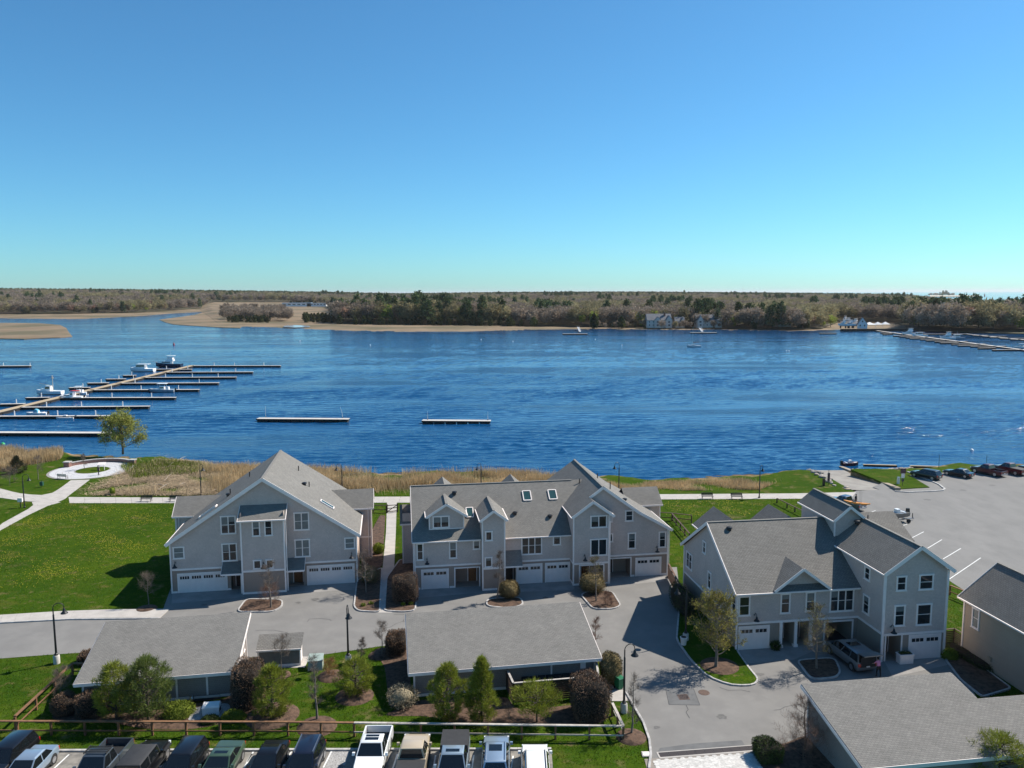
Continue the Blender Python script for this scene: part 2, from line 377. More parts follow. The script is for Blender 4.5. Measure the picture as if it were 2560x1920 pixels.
# ---- far shore: marsh and low wooded hills
M_marsh = blotch('marsh', [(0.235, 0.172, 0.108), (0.185, 0.13, 0.08), (0.12, 0.10, 0.055)], [.02, .012], bump=.5, bscale=1.2, thr=(.45, .62))
FAR_PX = [(-1200, 800), (0, 797), (194, 799), (350, 791), (428, 784), (509, 779.5), (516, 783), (522, 800), (544, 817), (680, 821), (852, 829), (1025, 832), (1170, 832), (1333, 827), (1500, 825),
          (1671, 827), (1807, 827), (2000, 830), (2095, 827), (2169, 826), (2260, 829), (2421, 833), (2560, 836), (2900, 842), (3800, 850)]
def interp(x, tab): return float(np.interp(x, [p[0] for p in tab], [p[1] for p in tab]))
EMAX = [(-1200, 40), (0, 38), (400, 31), (800, 21), (1000, 13), (1280, 17), (1600, 17), (1900, 11), (2300, 5), (3800, 3)]
DMAX = [(-1200, 4300), (1900, 4300), (2100, 3600), (2280, 2600), (2350, 1700), (2420, 1350), (3800, 1350)]
def land_z(x, d, d0):
    t = min(max((d - 900) / 2100, 0), 1); b = min(max((d - d0) / 60, 0), 1)
    return WZ - .25 + 0.7 * b + interp(x, EMAX) * t * t * (3 - 2 * t) * min(max((d - d0) / 500, 0), 1)
def at_dist(px, d):
    "ground position in the direction of photo column px, d metres ahead"
    r = ray(px, HZ); return r.x / r.y * d, d
ks = [1, 1.004, 1.012, 1.03, 1.06, 1.1, 1.16, 1.25, 1.4, 1.6, 1.85, 2.2, 2.7, 3.3, 4.0, 5.0]
mb = MB(); cols = list(range(-1200, 3801, 20)); prev = None
for ci, x in enumerate(cols):
    d0 = g(x, interp(x, FAR_PX), WZ).y; dm = interp(x, DMAX)
    for k in ks:
        d = min(d0 * k, dm); wx, wy = at_dist(x, d); mb.v.append((wx, wy, land_z(x, d, d0) if k < 5 and d0 * k < dm else -4))
n = len(ks); mb.f = [(i * n + j, (i + 1) * n + j, (i + 1) * n + j + 1, i * n + j + 1) for i in range(len(cols) - 1) for j in range(n - 1)]
struct('far_shore', mb, M_marsh, 60)
FLOOR_PX = None
def flat_land(name, px, z, m, bottom=-3.0):
    pts = [g(x, y, z) for x, y in px]; c = sum(pts, Vector()) / len(pts); b = MB(); p = ccw([(q.x, q.y) for q in pts])
    b.prism(p, bottom, z); return struct(name, b, m)
flat_land('marsh_island', [(-160, 846), (0, 846), (60, 847), (100, 845), (150, 843), (181, 841), (172, 830), (166, 820), (150, 812), (100, 808), (0, 807), (-160, 807)], -1.15, M_marsh)
flat_land('marsh_point', [(397, 799), (415, 806), (435, 811), (480, 814), (544, 818), (600, 820), (620, 800), (600, 778), (513, 779.6), (490, 786), (459, 791), (420, 796)], -1.25, M_marsh)
M_sand = mat('sand', (0.45, 0.38, 0.28), .95, .1, .05)
flat_land('sand_spit', [(2325, 741.5), (2400, 741), (2450, 740.3), (2450, 738.6), (2380, 738.3), (2325, 737.8)], .5, M_sand)
flat_land('mud_pool', [(708, 817.5), (735, 818.5), (775, 817), (770, 814), (735, 812.5), (712, 814)], -.68, mat('pool_water', (0.35, 0.38, 0.42), .12, .1, .05), -.9)

# ---- roads and paved ground
M_asph = blotch('asphalt', [(0.212, 0.203, 0.192), (0.188, 0.181, 0.172), (0.23, 0.221, 0.208), (0.18, 0.173, 0.165)], [.16, .6, .3], rough=.92, bump=.15, bscale=40, thr=(.42, .7))
M_asph2 = blotch('lot_asphalt', [(0.212, 0.205, 0.196), (0.192, 0.186, 0.178), (0.228, 0.22, 0.21), (0.18, 0.175, 0.168)], [.06, .25, .4], rough=.92, bump=.15, bscale=40, thr=(.42, .7), stretch=(1, .5, 1))
M_conc = blotch('concrete', [(0.46, 0.425, 0.39), (0.40, 0.37, 0.34)], [.8], rough=.9, bump=.1, bscale=30)
M_conc2 = blotch('apron_concrete', [(0.30, 0.285, 0.27), (0.24, 0.23, 0.22)], [.5], rough=.9, bump=.1, bscale=30)
M_kerb = blotch('granite', [(0.48, 0.46, 0.44), (0.34, 0.33, 0.32)], [2.5], rough=.85, bump=.2, bscale=40)
M_mulch = blotch('mulch', [(0.085, 0.052, 0.036), (0.045, 0.03, 0.022), (0.13, 0.08, 0.055)], [1.2, 3.0], bump=.9, bscale=14)
M_dark = mat('patch_asphalt', (0.115, 0.115, 0.118), .9, .12, 3)
M_white = mat('road_paint', (0.72, 0.72, 0.70), .7, .12, 6)
d = lambda x, y, z=0: gz('d', x, y, z)
road = [d(-120, 1352), d(150, 1337), d(345, 1336), d(372, 1262), d(780, 1236), d(890, 1250), d(1462, 1225), d(1474, 1330), d(1560, 1395), d(1660, 1380), d(2060, 1420), d(2140, 1560),
        d(1760, 1480), d(1760, 1490), d(1800, 1600), d(1840, 1662), d(1395, 1662), d(1406, 1640), d(1404, 1600), d(1390, 1562), d(1366, 1525), d(1348, 1495), d(1318, 1488), d(1290, 1420), d(880, 1394), d(822, 1396), d(770, 1404),
        d(700, 1414), d(660, 1432), d(560, 1450), d(470, 1440), d(190, 1409), d(100, 1415), d(-120, 1432)]
struct('road', sheet([(p.x, p.y) for p in road], .012), M_asph)
big = [d(1802, 1086), d(1850, 1060), d(1900, 1058), d(1885, 1052), d(1940, 1030), d(2000, 1022), d(2300, 1016), d(2800, 1030), d(3200, 1250), d(2600, 1400), d(2250, 1345), d(2150, 1318), d(2062, 1262)]
struct('parking_lot', sheet([(p.x, p.y) for p in big], .010), M_asph2)
M_stall = blotch('stall_pavement', [(0.215, 0.20, 0.18), (0.15, 0.141, 0.13), (0.27, 0.25, 0.222)], [.5, 1.4], rough=.9, bump=.15, bscale=35)
KY = g(900, 1876).y                                   # kerb line of the near row of cars
KX1 = gz('6', 1300, 1330).x
struct('car_park', sheet([(-60, 20), (KX1, 20), (KX1, KY), (-60, KY)], .012), M_stall)
M_gravel = blotch('gravel', [(0.30, 0.29, 0.28), (0.20, 0.195, 0.19), (0.42, 0.41, 0.40)], [5, 9], bump=1.0, bscale=12)
struct('gravel_strip', sheet([gz('5', 715, 1500), gz('5', 800, 1290), gz('5', 955, 1290), gz('5', 880, 1500)], .018), M_gravel)
def kerb_line(name, pts, w=.16, h=.12, m=None, base=0.0, step=2.4):
    "granite kerb stones laid end to end"
    root = tag(link(name, None), kind='structure'); n = 0
    pts = [Vector((p[0], p[1], 0)) for p in pts]
    for a, b in zip(pts, pts[1:]):
        L = (b - a).length; k = max(1, round(L / step)); u = (b - a) / k
        for i in range(k):
            p = a + u * i; q = a + u * (i + 1); e = u.normalized() * .006
            obj('kerb_stone', MB().beam(p + e + Vector((0, 0, base + h / 2 - .05)), q - e + Vector((0, 0, base + h / 2 - .05)), w, h + .1), m or M_kerb, root)
    return root
kerb_line('car_park_kerb', [(-45, KY), (KX1, KY)], .2, .13)
kerb_line('lawn_kerb', [d(1352, 1496), d(1368, 1525), d(1390, 1562), d(1403, 1600), d(1406, 1630), d(1402, 1662)])
kerb_line('sidewalk_kerb', [d(-40, 1349), d(150, 1339), d(345, 1337)], .16, .13)
kerb_line('island_kerb', [gz('r', 1130, 432), gz('r', 1240, 440), gz('r', 1440, 432), gz('r', 1530, 425), gz('r', 1548, 412), gz('r', 1500, 375), gz('r', 1420, 340), gz('r', 1235, 268)], .3, .14)
# walkways in slabs
def slab_path(name, left, right, m, n, z=.03, th=.1):
    root = tag(link(name, None), kind='structure')
    def along(pl, t):
        L = [0]
        for a, b in zip(pl, pl[1:]): L.append(L[-1] + (Vector(b[:2]) - Vector(a[:2])).length)
        s = t * L[-1]
        for i in range(len(pl) - 1):
            if s <= L[i + 1] + 1e-6:
                f = (s - L[i]) / max(L[i + 1] - L[i], 1e-6); return Vector(pl[i][:2]).lerp(Vector(pl[i + 1][:2]), f)
        return Vector(pl[-1][:2])
    for i in range(n):
        e = .01 / max(1, 1); t0, t1 = (i + .006) / n, (i + .994) / n
        obj('slab', MB().prism(ccw([along(left, t0), along(left, t1), along(right, t1), along(right, t0)]), z - th, z), m, root)
    return root
slab_path('river_path', [d(148, 1074), d(370, 1075), d(890, 1073), d(1420, 1068), d(1730, 1066), d(1850, 1063)], [d(150, 1087), d(370, 1087), d(890, 1086), d(1420, 1079), d(1730, 1077.5), d(1838, 1077)], M_conc, 50)
slab_path('walkway', [d(836, 1086), d(834, 1150), d(817, 1324)], [d(857, 1086), d(855, 1150), d(847, 1324)], M_conc, 16)
slab_path('sidewalk', [d(-60, 1335), d(0, 1330), d(130, 1322), d(240, 1318), d(366, 1317)], [d(-60, 1350), d(0, 1347), d(150, 1337.5), d(250, 1336), d(346, 1335.5)], M_conc, 14, .1)
z0 = lambda x, y: gz('0', x, y)
slab_path('park_path', [z0(-60, 870), z0(0, 800), z0(200, 690), z0(275, 650), z0(292, 625), z0(275, 605)], [z0(-40, 895), z0(0, 852), z0(250, 715), z0(420, 635), z0(470, 614), z0(530, 606)], M_conc, 7)
slab_path('shore_path', [z0(-80, 475), z0(0, 488), z0(150, 528), z0(300, 545), z0(370, 546), z0(430, 540), z0(515, 490), z0(612, 418)], [z0(-80, 560), z0(0, 568), z0(140, 588), z0(275, 606), z0(530, 606), z0(600, 545), z0(700, 470), z0(776, 412)], M_conc, 11)
# plaza
pc = z0(800, 330); pr = (z0(1180, 300) - z0(440, 370)).length / 2
M_plaza = blotch('plaza_pavers', [(0.50, 0.50, 0.51), (0.40, 0.40, 0.42), (0.55, 0.54, 0.54)], [1.5, 3], bump=.2, bscale=20)
ring = [(pc.x + math.cos(a) * pr, pc.y + math.sin(a) * pr) for a in np.linspace(0, 2 * PI, 48, endpoint=False)]
struct('plaza_edge', MB().prism([(pc.x + (x - pc.x) * 1.06, pc.y + (y - pc.y) * 1.06) for x, y in ring], -.1, .022), mat('plaza_border', (0.27, 0.25, 0.23), .9, .15, 4))
plz = tag(link('plaza', None), kind='structure')
for ri, (ra, rb, k) in enumerate([(.42, .56, 14), (.56, .70, 18), (.70, .85, 22), (.85, 1.0, 28)]):
    for i in range(k):
        a0, a1 = 2 * PI * (i + .01 + .5 * (ri % 2)) / k, 2 * PI * (i + .99 + .5 * (ri % 2)) / k
        q = [(pc.x + math.cos(a) * r * pr, pc.y + math.sin(a) * r * pr) for r, a in ((ra + .004, a0), (rb - .004, a0), (rb - .004, (a0 + a1) / 2), (rb - .004, a1), (ra + .004, a1), (ra + .004, (a0 + a1) / 2))]
        obj('paving_stone', MB().prism(ccw(q), -.1, .035), M_plaza, plz)
struct('plaza_lawn', MB().prism([(pc.x + (x - pc.x) * .40, pc.y + (y - pc.y) * .40) for x, y in ring], -.1, .05), bpy.data.materials['lawn'])
struct('plaza_lawn_kerb', MB().prism([(pc.x + (x - pc.x) * .43, pc.y + (y - pc.y) * .43) for x, y in ring], -.1, .045), mat('plaza_border', (0.27, 0.25, 0.23)))
# boat ramp and its side walls
rl1, rr1 = RAMP_L[1] + (RAMP_L[1] - RAMP_L[0]) * .4, RAMP_R[1] + (RAMP_R[1] - RAMP_R[0]) * .4
def rz(p): return .008 - max(0, p.y - RAMP_Y0) * .075
mb = MB(); kk = 10
for i in range(kk + 1):
    a, b = RAMP_L[0].lerp(rl1, i / kk), RAMP_R[0].lerp(rr1, i / kk); mb.v += [(a.x, a.y, rz(a)), (b.x, b.y, rz(b))]
mb.f = [(2 * i, 2 * i + 1, 2 * i + 3, 2 * i + 2) for i in range(kk)]
struct('boat_ramp', mb, blotch('ramp_concrete', [(0.30, 0.28, 0.25), (0.24, 0.22, 0.20)], [.5], bump=.2, bscale=20))
M_wallc = blotch('ramp_wall_concrete', [(0.40, 0.33, 0.25), (0.30, 0.25, 0.19)], [.6], bump=.2, bscale=20)
for nm, A_, B_, hh, lab in (('ramp_wall', RAMP_R[0] + Vector((.6, .2, 0)), rr1 + Vector((.6, 0, 0)), .45, 'long tan concrete wall along the right side of the boat ramp'),
                            ('ramp_wall', RAMP_L[0] + Vector((-.5, 0, 0)), rl1 + Vector((-.5, 0, 0)), .12, 'low tan concrete edge along the left side of the boat ramp')):
    t = thing(nm, lab, 'wall', (A_.x, A_.y, 0)); n = 9
    for i in range(n):
        a, b = A_.lerp(B_, i / n), A_.lerp(B_, (i + .985) / n); f = lambda p: rz(p) * 1.1 + hh
        mk = MB(); u = (b - a).normalized(); s_ = Vector((-u.y, u.x, 0)) * .42
        za, zb = f(a), f(b); P0 = Vector((A_.x, A_.y, 0))
        mk.hexa([a - P0 - s_ + Vector((0, 0, -3)), b - P0 - s_ + Vector((0, 0, -3)), b - P0 + s_ + Vector((0, 0, -3)), a - P0 + s_ + Vector((0, 0, -3))][::-1] if False else
                [(p.x - P0.x + w.x, p.y - P0.y + w.y, -3) for p, w in ((a, -s_), (b, -s_), (b, s_), (a, s_))],
                [(p.x - P0.x + w.x, p.y - P0.y + w.y, zz) for p, w, zz in ((a, -s_, za), (b, -s_, zb), (b, s_, zb), (a, s_, za))])
        obj('block', mk, M_wallc, t)
# house aprons, driveway trims, beds (kerbed islands)
def bed(name, pts, m, kerb=True, r=.8, z=.10, kname='bed_kerb'):
    p = ccw(round_poly(pts, r)); struct(name, MB().prism(p, -.05, z), m)
    if kerb:
        q = p + [p[0]]; kerb_line(kname, [q[i] for i in range(0, len(q))] if len(q) < 40 else q[::2], .15, z + .03, step=3)
z1 = lambda x, y: gz('1', x, y); z2 = lambda x, y: gz('2', x, y); z3 = lambda x, y: gz('3', x, y); z4 = lambda x, y: gz('4', x, y)
z5 = lambda x, y: gz('5', x, y); z6 = lambda x, y: gz('6', x, y); z7 = lambda x, y: gz('7', x, y); z8 = lambda x, y: gz('8', x, y); zr = lambda x, y: gz('r', x, y)
for nm, q in (('apron', [z1(188, 1410), z1(840, 1365), z1(850, 1450), z1(560, 1475), z1(180, 1510)]), ('apron', [z1(1240, 1360), z1(1880, 1300), z1(1870, 1378), z1(1240, 1425)]),
              ('apron', [z2(200, 1075), z2(700, 1040), z2(700, 1110), z2(205, 1152)]), ('apron', [z2(860, 1030), z2(1395, 1010), z2(1400, 1085), z2(1390, 1092), z2(860, 1110)]),
              ('apron', [z2(1650, 985), z2(2110, 965), z2(2085, 1025), z2(1660, 1065)]), ('apron', [z3(500, 1215), z3(1180, 1170), z3(900, 1298), z3(580, 1325)]),
              ('apron', [z3(1500, 1270), z3(1930, 1265), z3(1985, 1330), z3(1580, 1420)])):
    struct(nm, sheet(q, .020), M_conc2)
bed('planting_island', [z1(780, 1590), z1(870, 1470), z1(1205, 1478), z1(1195, 1545), z1(1110, 1588)], M_mulch)
bed('planting_bed', [z1(1890, 1300), z1(2120, 1180), z1(2098, 1590), z1(1900, 1580), z1(1862, 1540)], M_mulch, True, .6)
bed('planting_bed', [z2(-60, 1255), z2(-40, 1000), z2(60, 860), z2(150, 860), z2(215, 1000), z2(190, 1150), z2(180, 1250), z2(100, 1262)], M_mulch, True, .6)
bed('planting_island', [z2(725, 1220), z2(730, 1165), z2(985, 1150), z2(1012, 1210), z2(900, 1235)], M_mulch)
bed('planting_island', [z2(1448, 1130), z2(1520, 1105), z2(1690, 1105), z2(1758, 1215), z2(1700, 1240), z2(1545, 1242)], M_mulch)
bed('planting_island', [z3(920, 1310), z3(1000, 1300), z3(1180, 1290), z3(1220, 1385), z3(1190, 1425), z3(1020, 1440)], M_mulch)
bed('lawn_island', [z3(85, 1165), z3(110, 880), z3(420, 1000), z3(500, 1235), z3(595, 1370), z3(655, 1440), z3(620, 1478), z3(470, 1482), z3(300, 1420), z3(190, 1310)], bpy.data.materials['lawn'], True, 1.0)
bed('planting_bed', [z3(1945, 1300), z3(2050, 1240), z3(2400, 1500), z3(2200, 1560), z3(2050, 1440)], M_mulch, True, .4)
bed('planting_bed', [z1(1940, 1000), z1(2100, 700), z1(2150, 700), z1(2125, 1160), z1(1930, 1300)], M_mulch, False)
for i, (q, nm) in enumerate((([z4(330, 985), z4(640, 790), z4(1300, 870), z4(1760, 830), z4(1900, 650), z4(2010, 640), z4(2000, 900), z4(1850, 975), z4(1500, 1060), z4(1100, 1055), z4(800, 990)], 'mulch_bed'),
             ([z6(-60, 1000), z6(180, 880), z6(950, 850), z6(1000, 960), z6(1700, 900), z6(1760, 1060), z6(1500, 1085), z6(900, 1075), z6(560, 1095), z6(330, 1010), z6(0, 1010)], 'mulch_bed'),
             ([z5(1120, 420), z5(1460, 390), z5(1480, 900), z5(1290, 940), z5(1250, 560)], 'mulch_bed'))):
    struct(nm, sheet(ccw([tuple(p) for p in round_poly(q, 1.5)]), .014 + .002 * i), M_mulch)
bed('planting_bed', [z7(1235, 1660), z7(1290, 1440), z7(1480, 1400), z7(1640, 1330), z7(1760, 1330), z7(2150, 1660)], M_mulch, False, .5, .03)
def ring_bed(c, r, h=.18):
    b = MB(); b.lathe([(r, -.05), (r * .9, h * .5), (r * .55, h), (.02, h * 1.1)], c, 18); struct('mulch_ring', b, M_mulch, 50)
for c, r in ((z0(1265, 1530), 1.1), (z5(790, 660), 1.2), (z5(990, 830), 1.6), (z5(665, 1095), 1.55), (z5(280, 1000), 2.1), (z6(1945, 1180), 1.15), (z7(880, 690), 1.9), (z5(360, 650), .8), (z5(1200, 480), 1.0)):
    ring_bed(c, r)
struct('pea_stone_bed', sheet(ccw([tuple(p) for p in round_poly([z4(1440, 990), z4(1480, 890), z4(1760, 850), z4(1780, 940), z4(1690, 965), z4(1520, 985)], .6)]), .022), M_gravel)
struct('concrete_pad', sheet([z6(1765, 800), z6(1880, 798), z6(1930, 888), z6(1775, 890)], .03), M_conc)
struct('shed_pad', sheet([z5(150, 590), z5(160, 500), z5(605, 490), z5(560, 585)], .03), M_conc)
# stall lines, patches, drains, pavers
def stripe(a, b, w=.11, z=.026):
    a, b = Vector(a[:2]), Vector(b[:2]); n = (b - a).normalized(); s_ = Vector((-n.y, n.x)) * w / 2
    struct('stall_line', sheet([a - s_, b - s_, b + s_, a + s_], z), M_white)
for a, b in (((1190, 722), (1235, 705)), ((1255, 830), (1372, 770)), ((1405, 908), (1524, 836)), ((1535, 998), (1682, 910)), ((1585, 1168), (1850, 988)), ((925, 608), (968, 592)), ((860, 640), (900, 625))): stripe(zr(*a), zr(*b), .10)
for x_, y_ in ((530, 1250), (1945, 1230)): stripe(z4(x_, y_), z4(x_ - 130 if x_ < 1000 else x_ - 70, y_ + 122))
for (a, b) in (((2, 2), (1, 1)),): pass
stripe(z6(985, 1335), z6(968, 1440)); stripe(z6(355, 1330), z6(335, 1440)); stripe(z6(45, 1320), z6(5, 1440)); stripe(z6(665, 1330), z6(650, 1440))
stripe(z5(455, 1300), z5(345, 1452)); stripe(z5(800, 1290), z5(720, 1452)); stripe(z5(105, 1330), z5(60, 1400))
struct('asphalt_patch', sheet([z7(385, 900), z7(640, 890), z7(695, 1042), z7(418, 1040)], .017), M_dark if False else blotch('patch', [(0.15, 0.15, 0.15), (0.125, 0.125, 0.125)], [1.2], bump=.15))
struct('asphalt_patch', sheet([z7(330, 1440), z7(620, 1400), z7(900, 1380), z7(1085, 1368), z7(1120, 1425), z7(700, 1460), z7(300, 1490)], .018), MATS['patch'])
M_crack = mat('crack_sealer', (0.05, 0.05, 0.052), .8, .1)
def crack(pts, w=.045):
    b = MB(); pts = [Vector((p[0], p[1])) for p in pts]
    for a, c in zip(pts, pts[1:]):
        n = (c - a).normalized(); s_ = Vector((-n.y, n.x)) * w / 2; b.face([(*(a - s_), .022), (*(c - s_), .022), (*(c + s_), .022), (*(a + s_), .022)])
    struct('sealed_crack', b, M_crack)
crack([z5(135, 265), z5(180, 262), z5(290, 262), z5(390, 280), z5(440, 295), z5(465, 308), z5(455, 320)]); crack([z5(583, 188), z5(600, 165), z5(700, 162), z5(770, 168), z5(790, 180)])
crack([z5(1255, 245), z5(1300, 235), z5(1350, 205), z5(1410, 185)]); crack([z5(1410, 187), z5(1412, 172), z5(1450, 172), z5(1448, 187), z5(1410, 187)]); crack([z5(1330, 125), z5(1450, 125)])
crack([z7(572, 1045), z7(592, 1085), z7(572, 1110), z7(605, 1165)]); crack([z7(880, 882), z7(960, 908), z7(1080, 905), z7(1165, 922)]); crack([z7(1380, 1092), z7(1440, 1085), z7(1480, 1062), z7(1570, 1042), z7(1640, 1045)])
crack([z7(385, 900), z7(415, 1040), z7(700, 1045), z7(640, 890)], .035)
M_iron = mat('rusty_iron', (0.10, 0.06, 0.045), .7, .3, 8); M_black = mat('black_metal', (0.012, 0.012, 0.014), .45, .1, 5)
c = z7(737, 928); t = thing('manhole_cover', 'round rusty manhole cover in the road beside the square drain', 'manhole cover', (c.x, c.y, 0))
obj('ring', MB().lathe([(.45, .0), (.45, .022), (.40, .026)], n=24), M_iron, t); obj('lid', MB().lathe([(.38, .0), (.38, .03)], n=24), M_iron, t)
c = z7(548, 970); t = thing('storm_drain', 'square rusty storm drain grate in the patched road', 'drain', (c.x, c.y, 0), math.radians(5))
obj('frame', MB().box(-.42, .42, -.4, -.34, 0, .032).box(-.42, .42, .34, .4, 0, .032).box(-.42, -.36, -.34, .34, 0, .032).box(.36, .42, -.34, .34, 0, .032), M_iron, t)
for i in range(7): obj('bar', MB().box(-.36 + i * .112, -.31 + i * .112, -.34, .34, 0, .03), M_iron, t)
obj('pit', MB().box(-.36, .36, -.34, .34, .012, .021), M_black, t)
c0, c1 = z7(325, 1505), z7(1225, 1437); uu = (c1 - c0).normalized(); L = (c1 - c0).length
t = thing('trench_drain', 'long dark trench drain with pale concrete edge across the driveway entrance', 'drain', tuple(c0), math.atan2(uu.y, uu.x))
obj('edge', MB().box(-.1, L + .1, -.42, -.27, 0, .035).box(-.1, L + .1, .27, .36, 0, .035).box(-.12, -.0, -.27, .27, 0, .035).box(L, L + .12, -.27, .27, 0, .035), M_conc, t)
n = int(L / .6)
for i in range(n): obj('grate', MB().box(i * L / n + .015, (i + 1) * L / n - .015, -.26, .26, .0, .028), mat('drain_grate', (0.03, 0.022, 0.022), .6), t)
pv = tag(link('paver_crossing', None), kind='structure'); M_pav = mat('paver', (0.52, 0.50, 0.47), .9, .18, 6, objvar=.13)
pm = MB(); w_, h_ = .37, .30
pm.prism([(-.185, 0), (-.10, -.145), (.10, -.145), (.185, 0), (.10, .145), (-.10, .145)], 0, .06); pmesh = pm.mesh('paver', M_pav)
o0 = c0 - Vector((-uu.y, uu.x, 0)) * .62
for r in range(16):
    for i in range(26):
        s_ = i * .285 + .1 - .9; v_ = -(r * .30 + (.15 if i % 2 else 0))
        p = o0 + uu * s_ + Vector((-uu.y, uu.x, 0)) * v_
        if s_ > L + .5 or p.y < 46 or s_ < -.7 + r * .0: continue
        q = link('paver', pmesh, pv); q.location = (p.x, p.y, -.022 + rnd.uniform(-.004, .004)); q.rotation_euler = (0, 0, math.atan2(uu.y, uu.x) + rnd.uniform(-.03, .03))
struct('paver_joint', sheet([o0 - uu * 1.2 + Vector((0, .3, 0)), o0 + uu * (L + .8) + Vector((0, .3, 0)), o0 + uu * (L + .8) + Vector((0, -6, 0)), o0 - uu * 1.2 + Vector((0, -6, 0))], .02), mat('joint_sand', (0.25, 0.22, 0.19), .95, .15))
M_oil = mat('oil_stain', (0.12, 0.116, 0.11), .8, .25, 6)
for sx_, sy_, r_ in ((z1(1500, 1470), 0, .5), (z1(1350, 1500), 0, .35), (z1(480, 1520), 0, .4), (z2(400, 1180), 0, .45), (z2(1180, 1150), 0, .35), (z7(900, 1150), 0, .5), (z7(1250, 760), 0, .4), (z7(300, 1250), 0, .3), (zr(1700, 420), 0, .6), (zr(1400, 500), 0, .7), (zr(1950, 380), 0, .6), (z4(650, 1310), 0, .35), (z5(880, 1440), 0, .3)):
    pl = [(sx_.x + math.cos(a) * r_ * rnd.uniform(.55, 1.1), sx_.y + math.sin(a) * r_ * .8 * rnd.uniform(.55, 1.1)) for a in np.linspace(0, 2 * PI, 12, endpoint=False)]; struct('oil_stain', sheet(pl, .024), M_oil)
# green point beside the ramp: kerbed grass island in the lot
struct('grass_point', MB().prism(ccw([tuple(p[:2]) for p in (zr(1165, 415), zr(1420, 400), zr(1235, 290), zr(1130, 250), zr(800, 245), zr(760, 250))]), -1.2, .11), bpy.data.materials['lawn'])
# ================================================================== houses
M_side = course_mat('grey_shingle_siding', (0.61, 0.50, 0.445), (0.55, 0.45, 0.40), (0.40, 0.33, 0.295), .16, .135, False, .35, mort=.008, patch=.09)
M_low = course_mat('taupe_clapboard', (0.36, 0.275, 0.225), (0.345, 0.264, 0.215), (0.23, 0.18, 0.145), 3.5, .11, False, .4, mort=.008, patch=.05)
M_trim = mat('white_trim', (0.86, 0.77, 0.72), .55, .05, 2)
M_door_w = mat('white_door', (0.78, 0.70, 0.66), .5, .04, 2)
M_roof = course_mat('grey_roof_shingle', (0.218, 0.206, 0.189), (0.176, 0.168, 0.155), (0.108, 0.104, 0.097), .30, .15, True, .6, mort=.012, patch=.10)
M_roofd = course_mat('dark_grey_roof_shingle', (0.212, 0.199, 0.181), (0.175, 0.165, 0.15), (0.09, 0.085, 0.078), .30, .165, True, .7, mort=.014, patch=.10)
M_glass = mat('window_glass', (0.018, 0.024, 0.028), .06, .3, .6, spec=.6)
M_blind = mat('window_blind', (0.16, 0.18, 0.18), .25, .15, 2, spec=.6)
M_wood = mat('cedar_door', (0.22, 0.085, 0.025), .5, .25, 6); M_bdoor = mat('dark_brown_door', (0.045, 0.02, 0.012), .5, .2, 6)
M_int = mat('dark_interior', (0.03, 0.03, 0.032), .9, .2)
M_sky = mat('skylight_glass', (0.03, 0.075, 0.08), .12, .1, 1, spec=.3)

class Wall:
    "a vertical wall plane in a house's own frame: start point, direction along it; outward is to the right of that direction"
    def __init__(s, x, y, dx, dy): s.p = (x, y); s.d = (dx, dy); s.n = (dy, -dx)
    def at(s, a, h, o=0.0): return (s.p[0] + s.d[0] * a + s.n[0] * o, s.p[1] + s.d[1] * a + s.n[1] * o, h)
    def box(s, mb, a0, a1, h0, h1, o0, o1):
        lo = [s.at(a0, h0, o1), s.at(a1, h0, o1), s.at(a1, h0, o0), s.at(a0, h0, o0)]; hi = [s.at(a0, h1, o1), s.at(a1, h1, o1), s.at(a1, h1, o0), s.at(a0, h1, o0)]
        return mb.hexa(lo, hi)
    def quad(s, mb, a0, a1, h0, h1, o=0.0): return mb.face([s.at(a0, h0, o), s.at(a1, h0, o), s.at(a1, h1, o), s.at(a0, h1, o)])
    def poly(s, mb, pts, o=0.0): return mb.face([s.at(a, h, o) for a, h in pts])
FRONT = lambda x, y: Wall(x, y, 1, 0)
LEFT = lambda x, y: Wall(x, y, 0, -1)
RIGHT = lambda x, y: Wall(x, y, 0, 1)
def holed(mb, w, a0, a1, h0, h1, holes=()):
    A = sorted({a0, a1, *[h[0] for h in holes], *[h[1] for h in holes]}); B = sorted({h0, h1, *[h[2] for h in holes], *[h[3] for h in holes]})
    for i in range(len(A) - 1):
        for j in range(len(B) - 1):
            ca, cb = (A[i] + A[i + 1]) / 2, (B[j] + B[j + 1]) / 2
            if not any(h[0] < ca < h[1] and h[2] < cb < h[3] for h in holes): w.quad(mb, A[i], A[i + 1], B[j], B[j + 1])
    for a, b, c, e, dep in holes:
        for q in ([(a, c, 0), (a, e, 0), (a, e, -dep), (a, c, -dep)], [(b, c, -dep), (b, e, -dep), (b, e, 0), (b, c, 0)], [(a, e, 0), (b, e, 0), (b, e, -dep), (a, e, -dep)],
                  [(a, c, -dep), (b, c, -dep), (b, c, 0), (a, c, 0)], [(a, c, -dep), (a, e, -dep), (b, e, -dep), (b, c, -dep)]):
            mb.face([w.at(*k) for k in q])
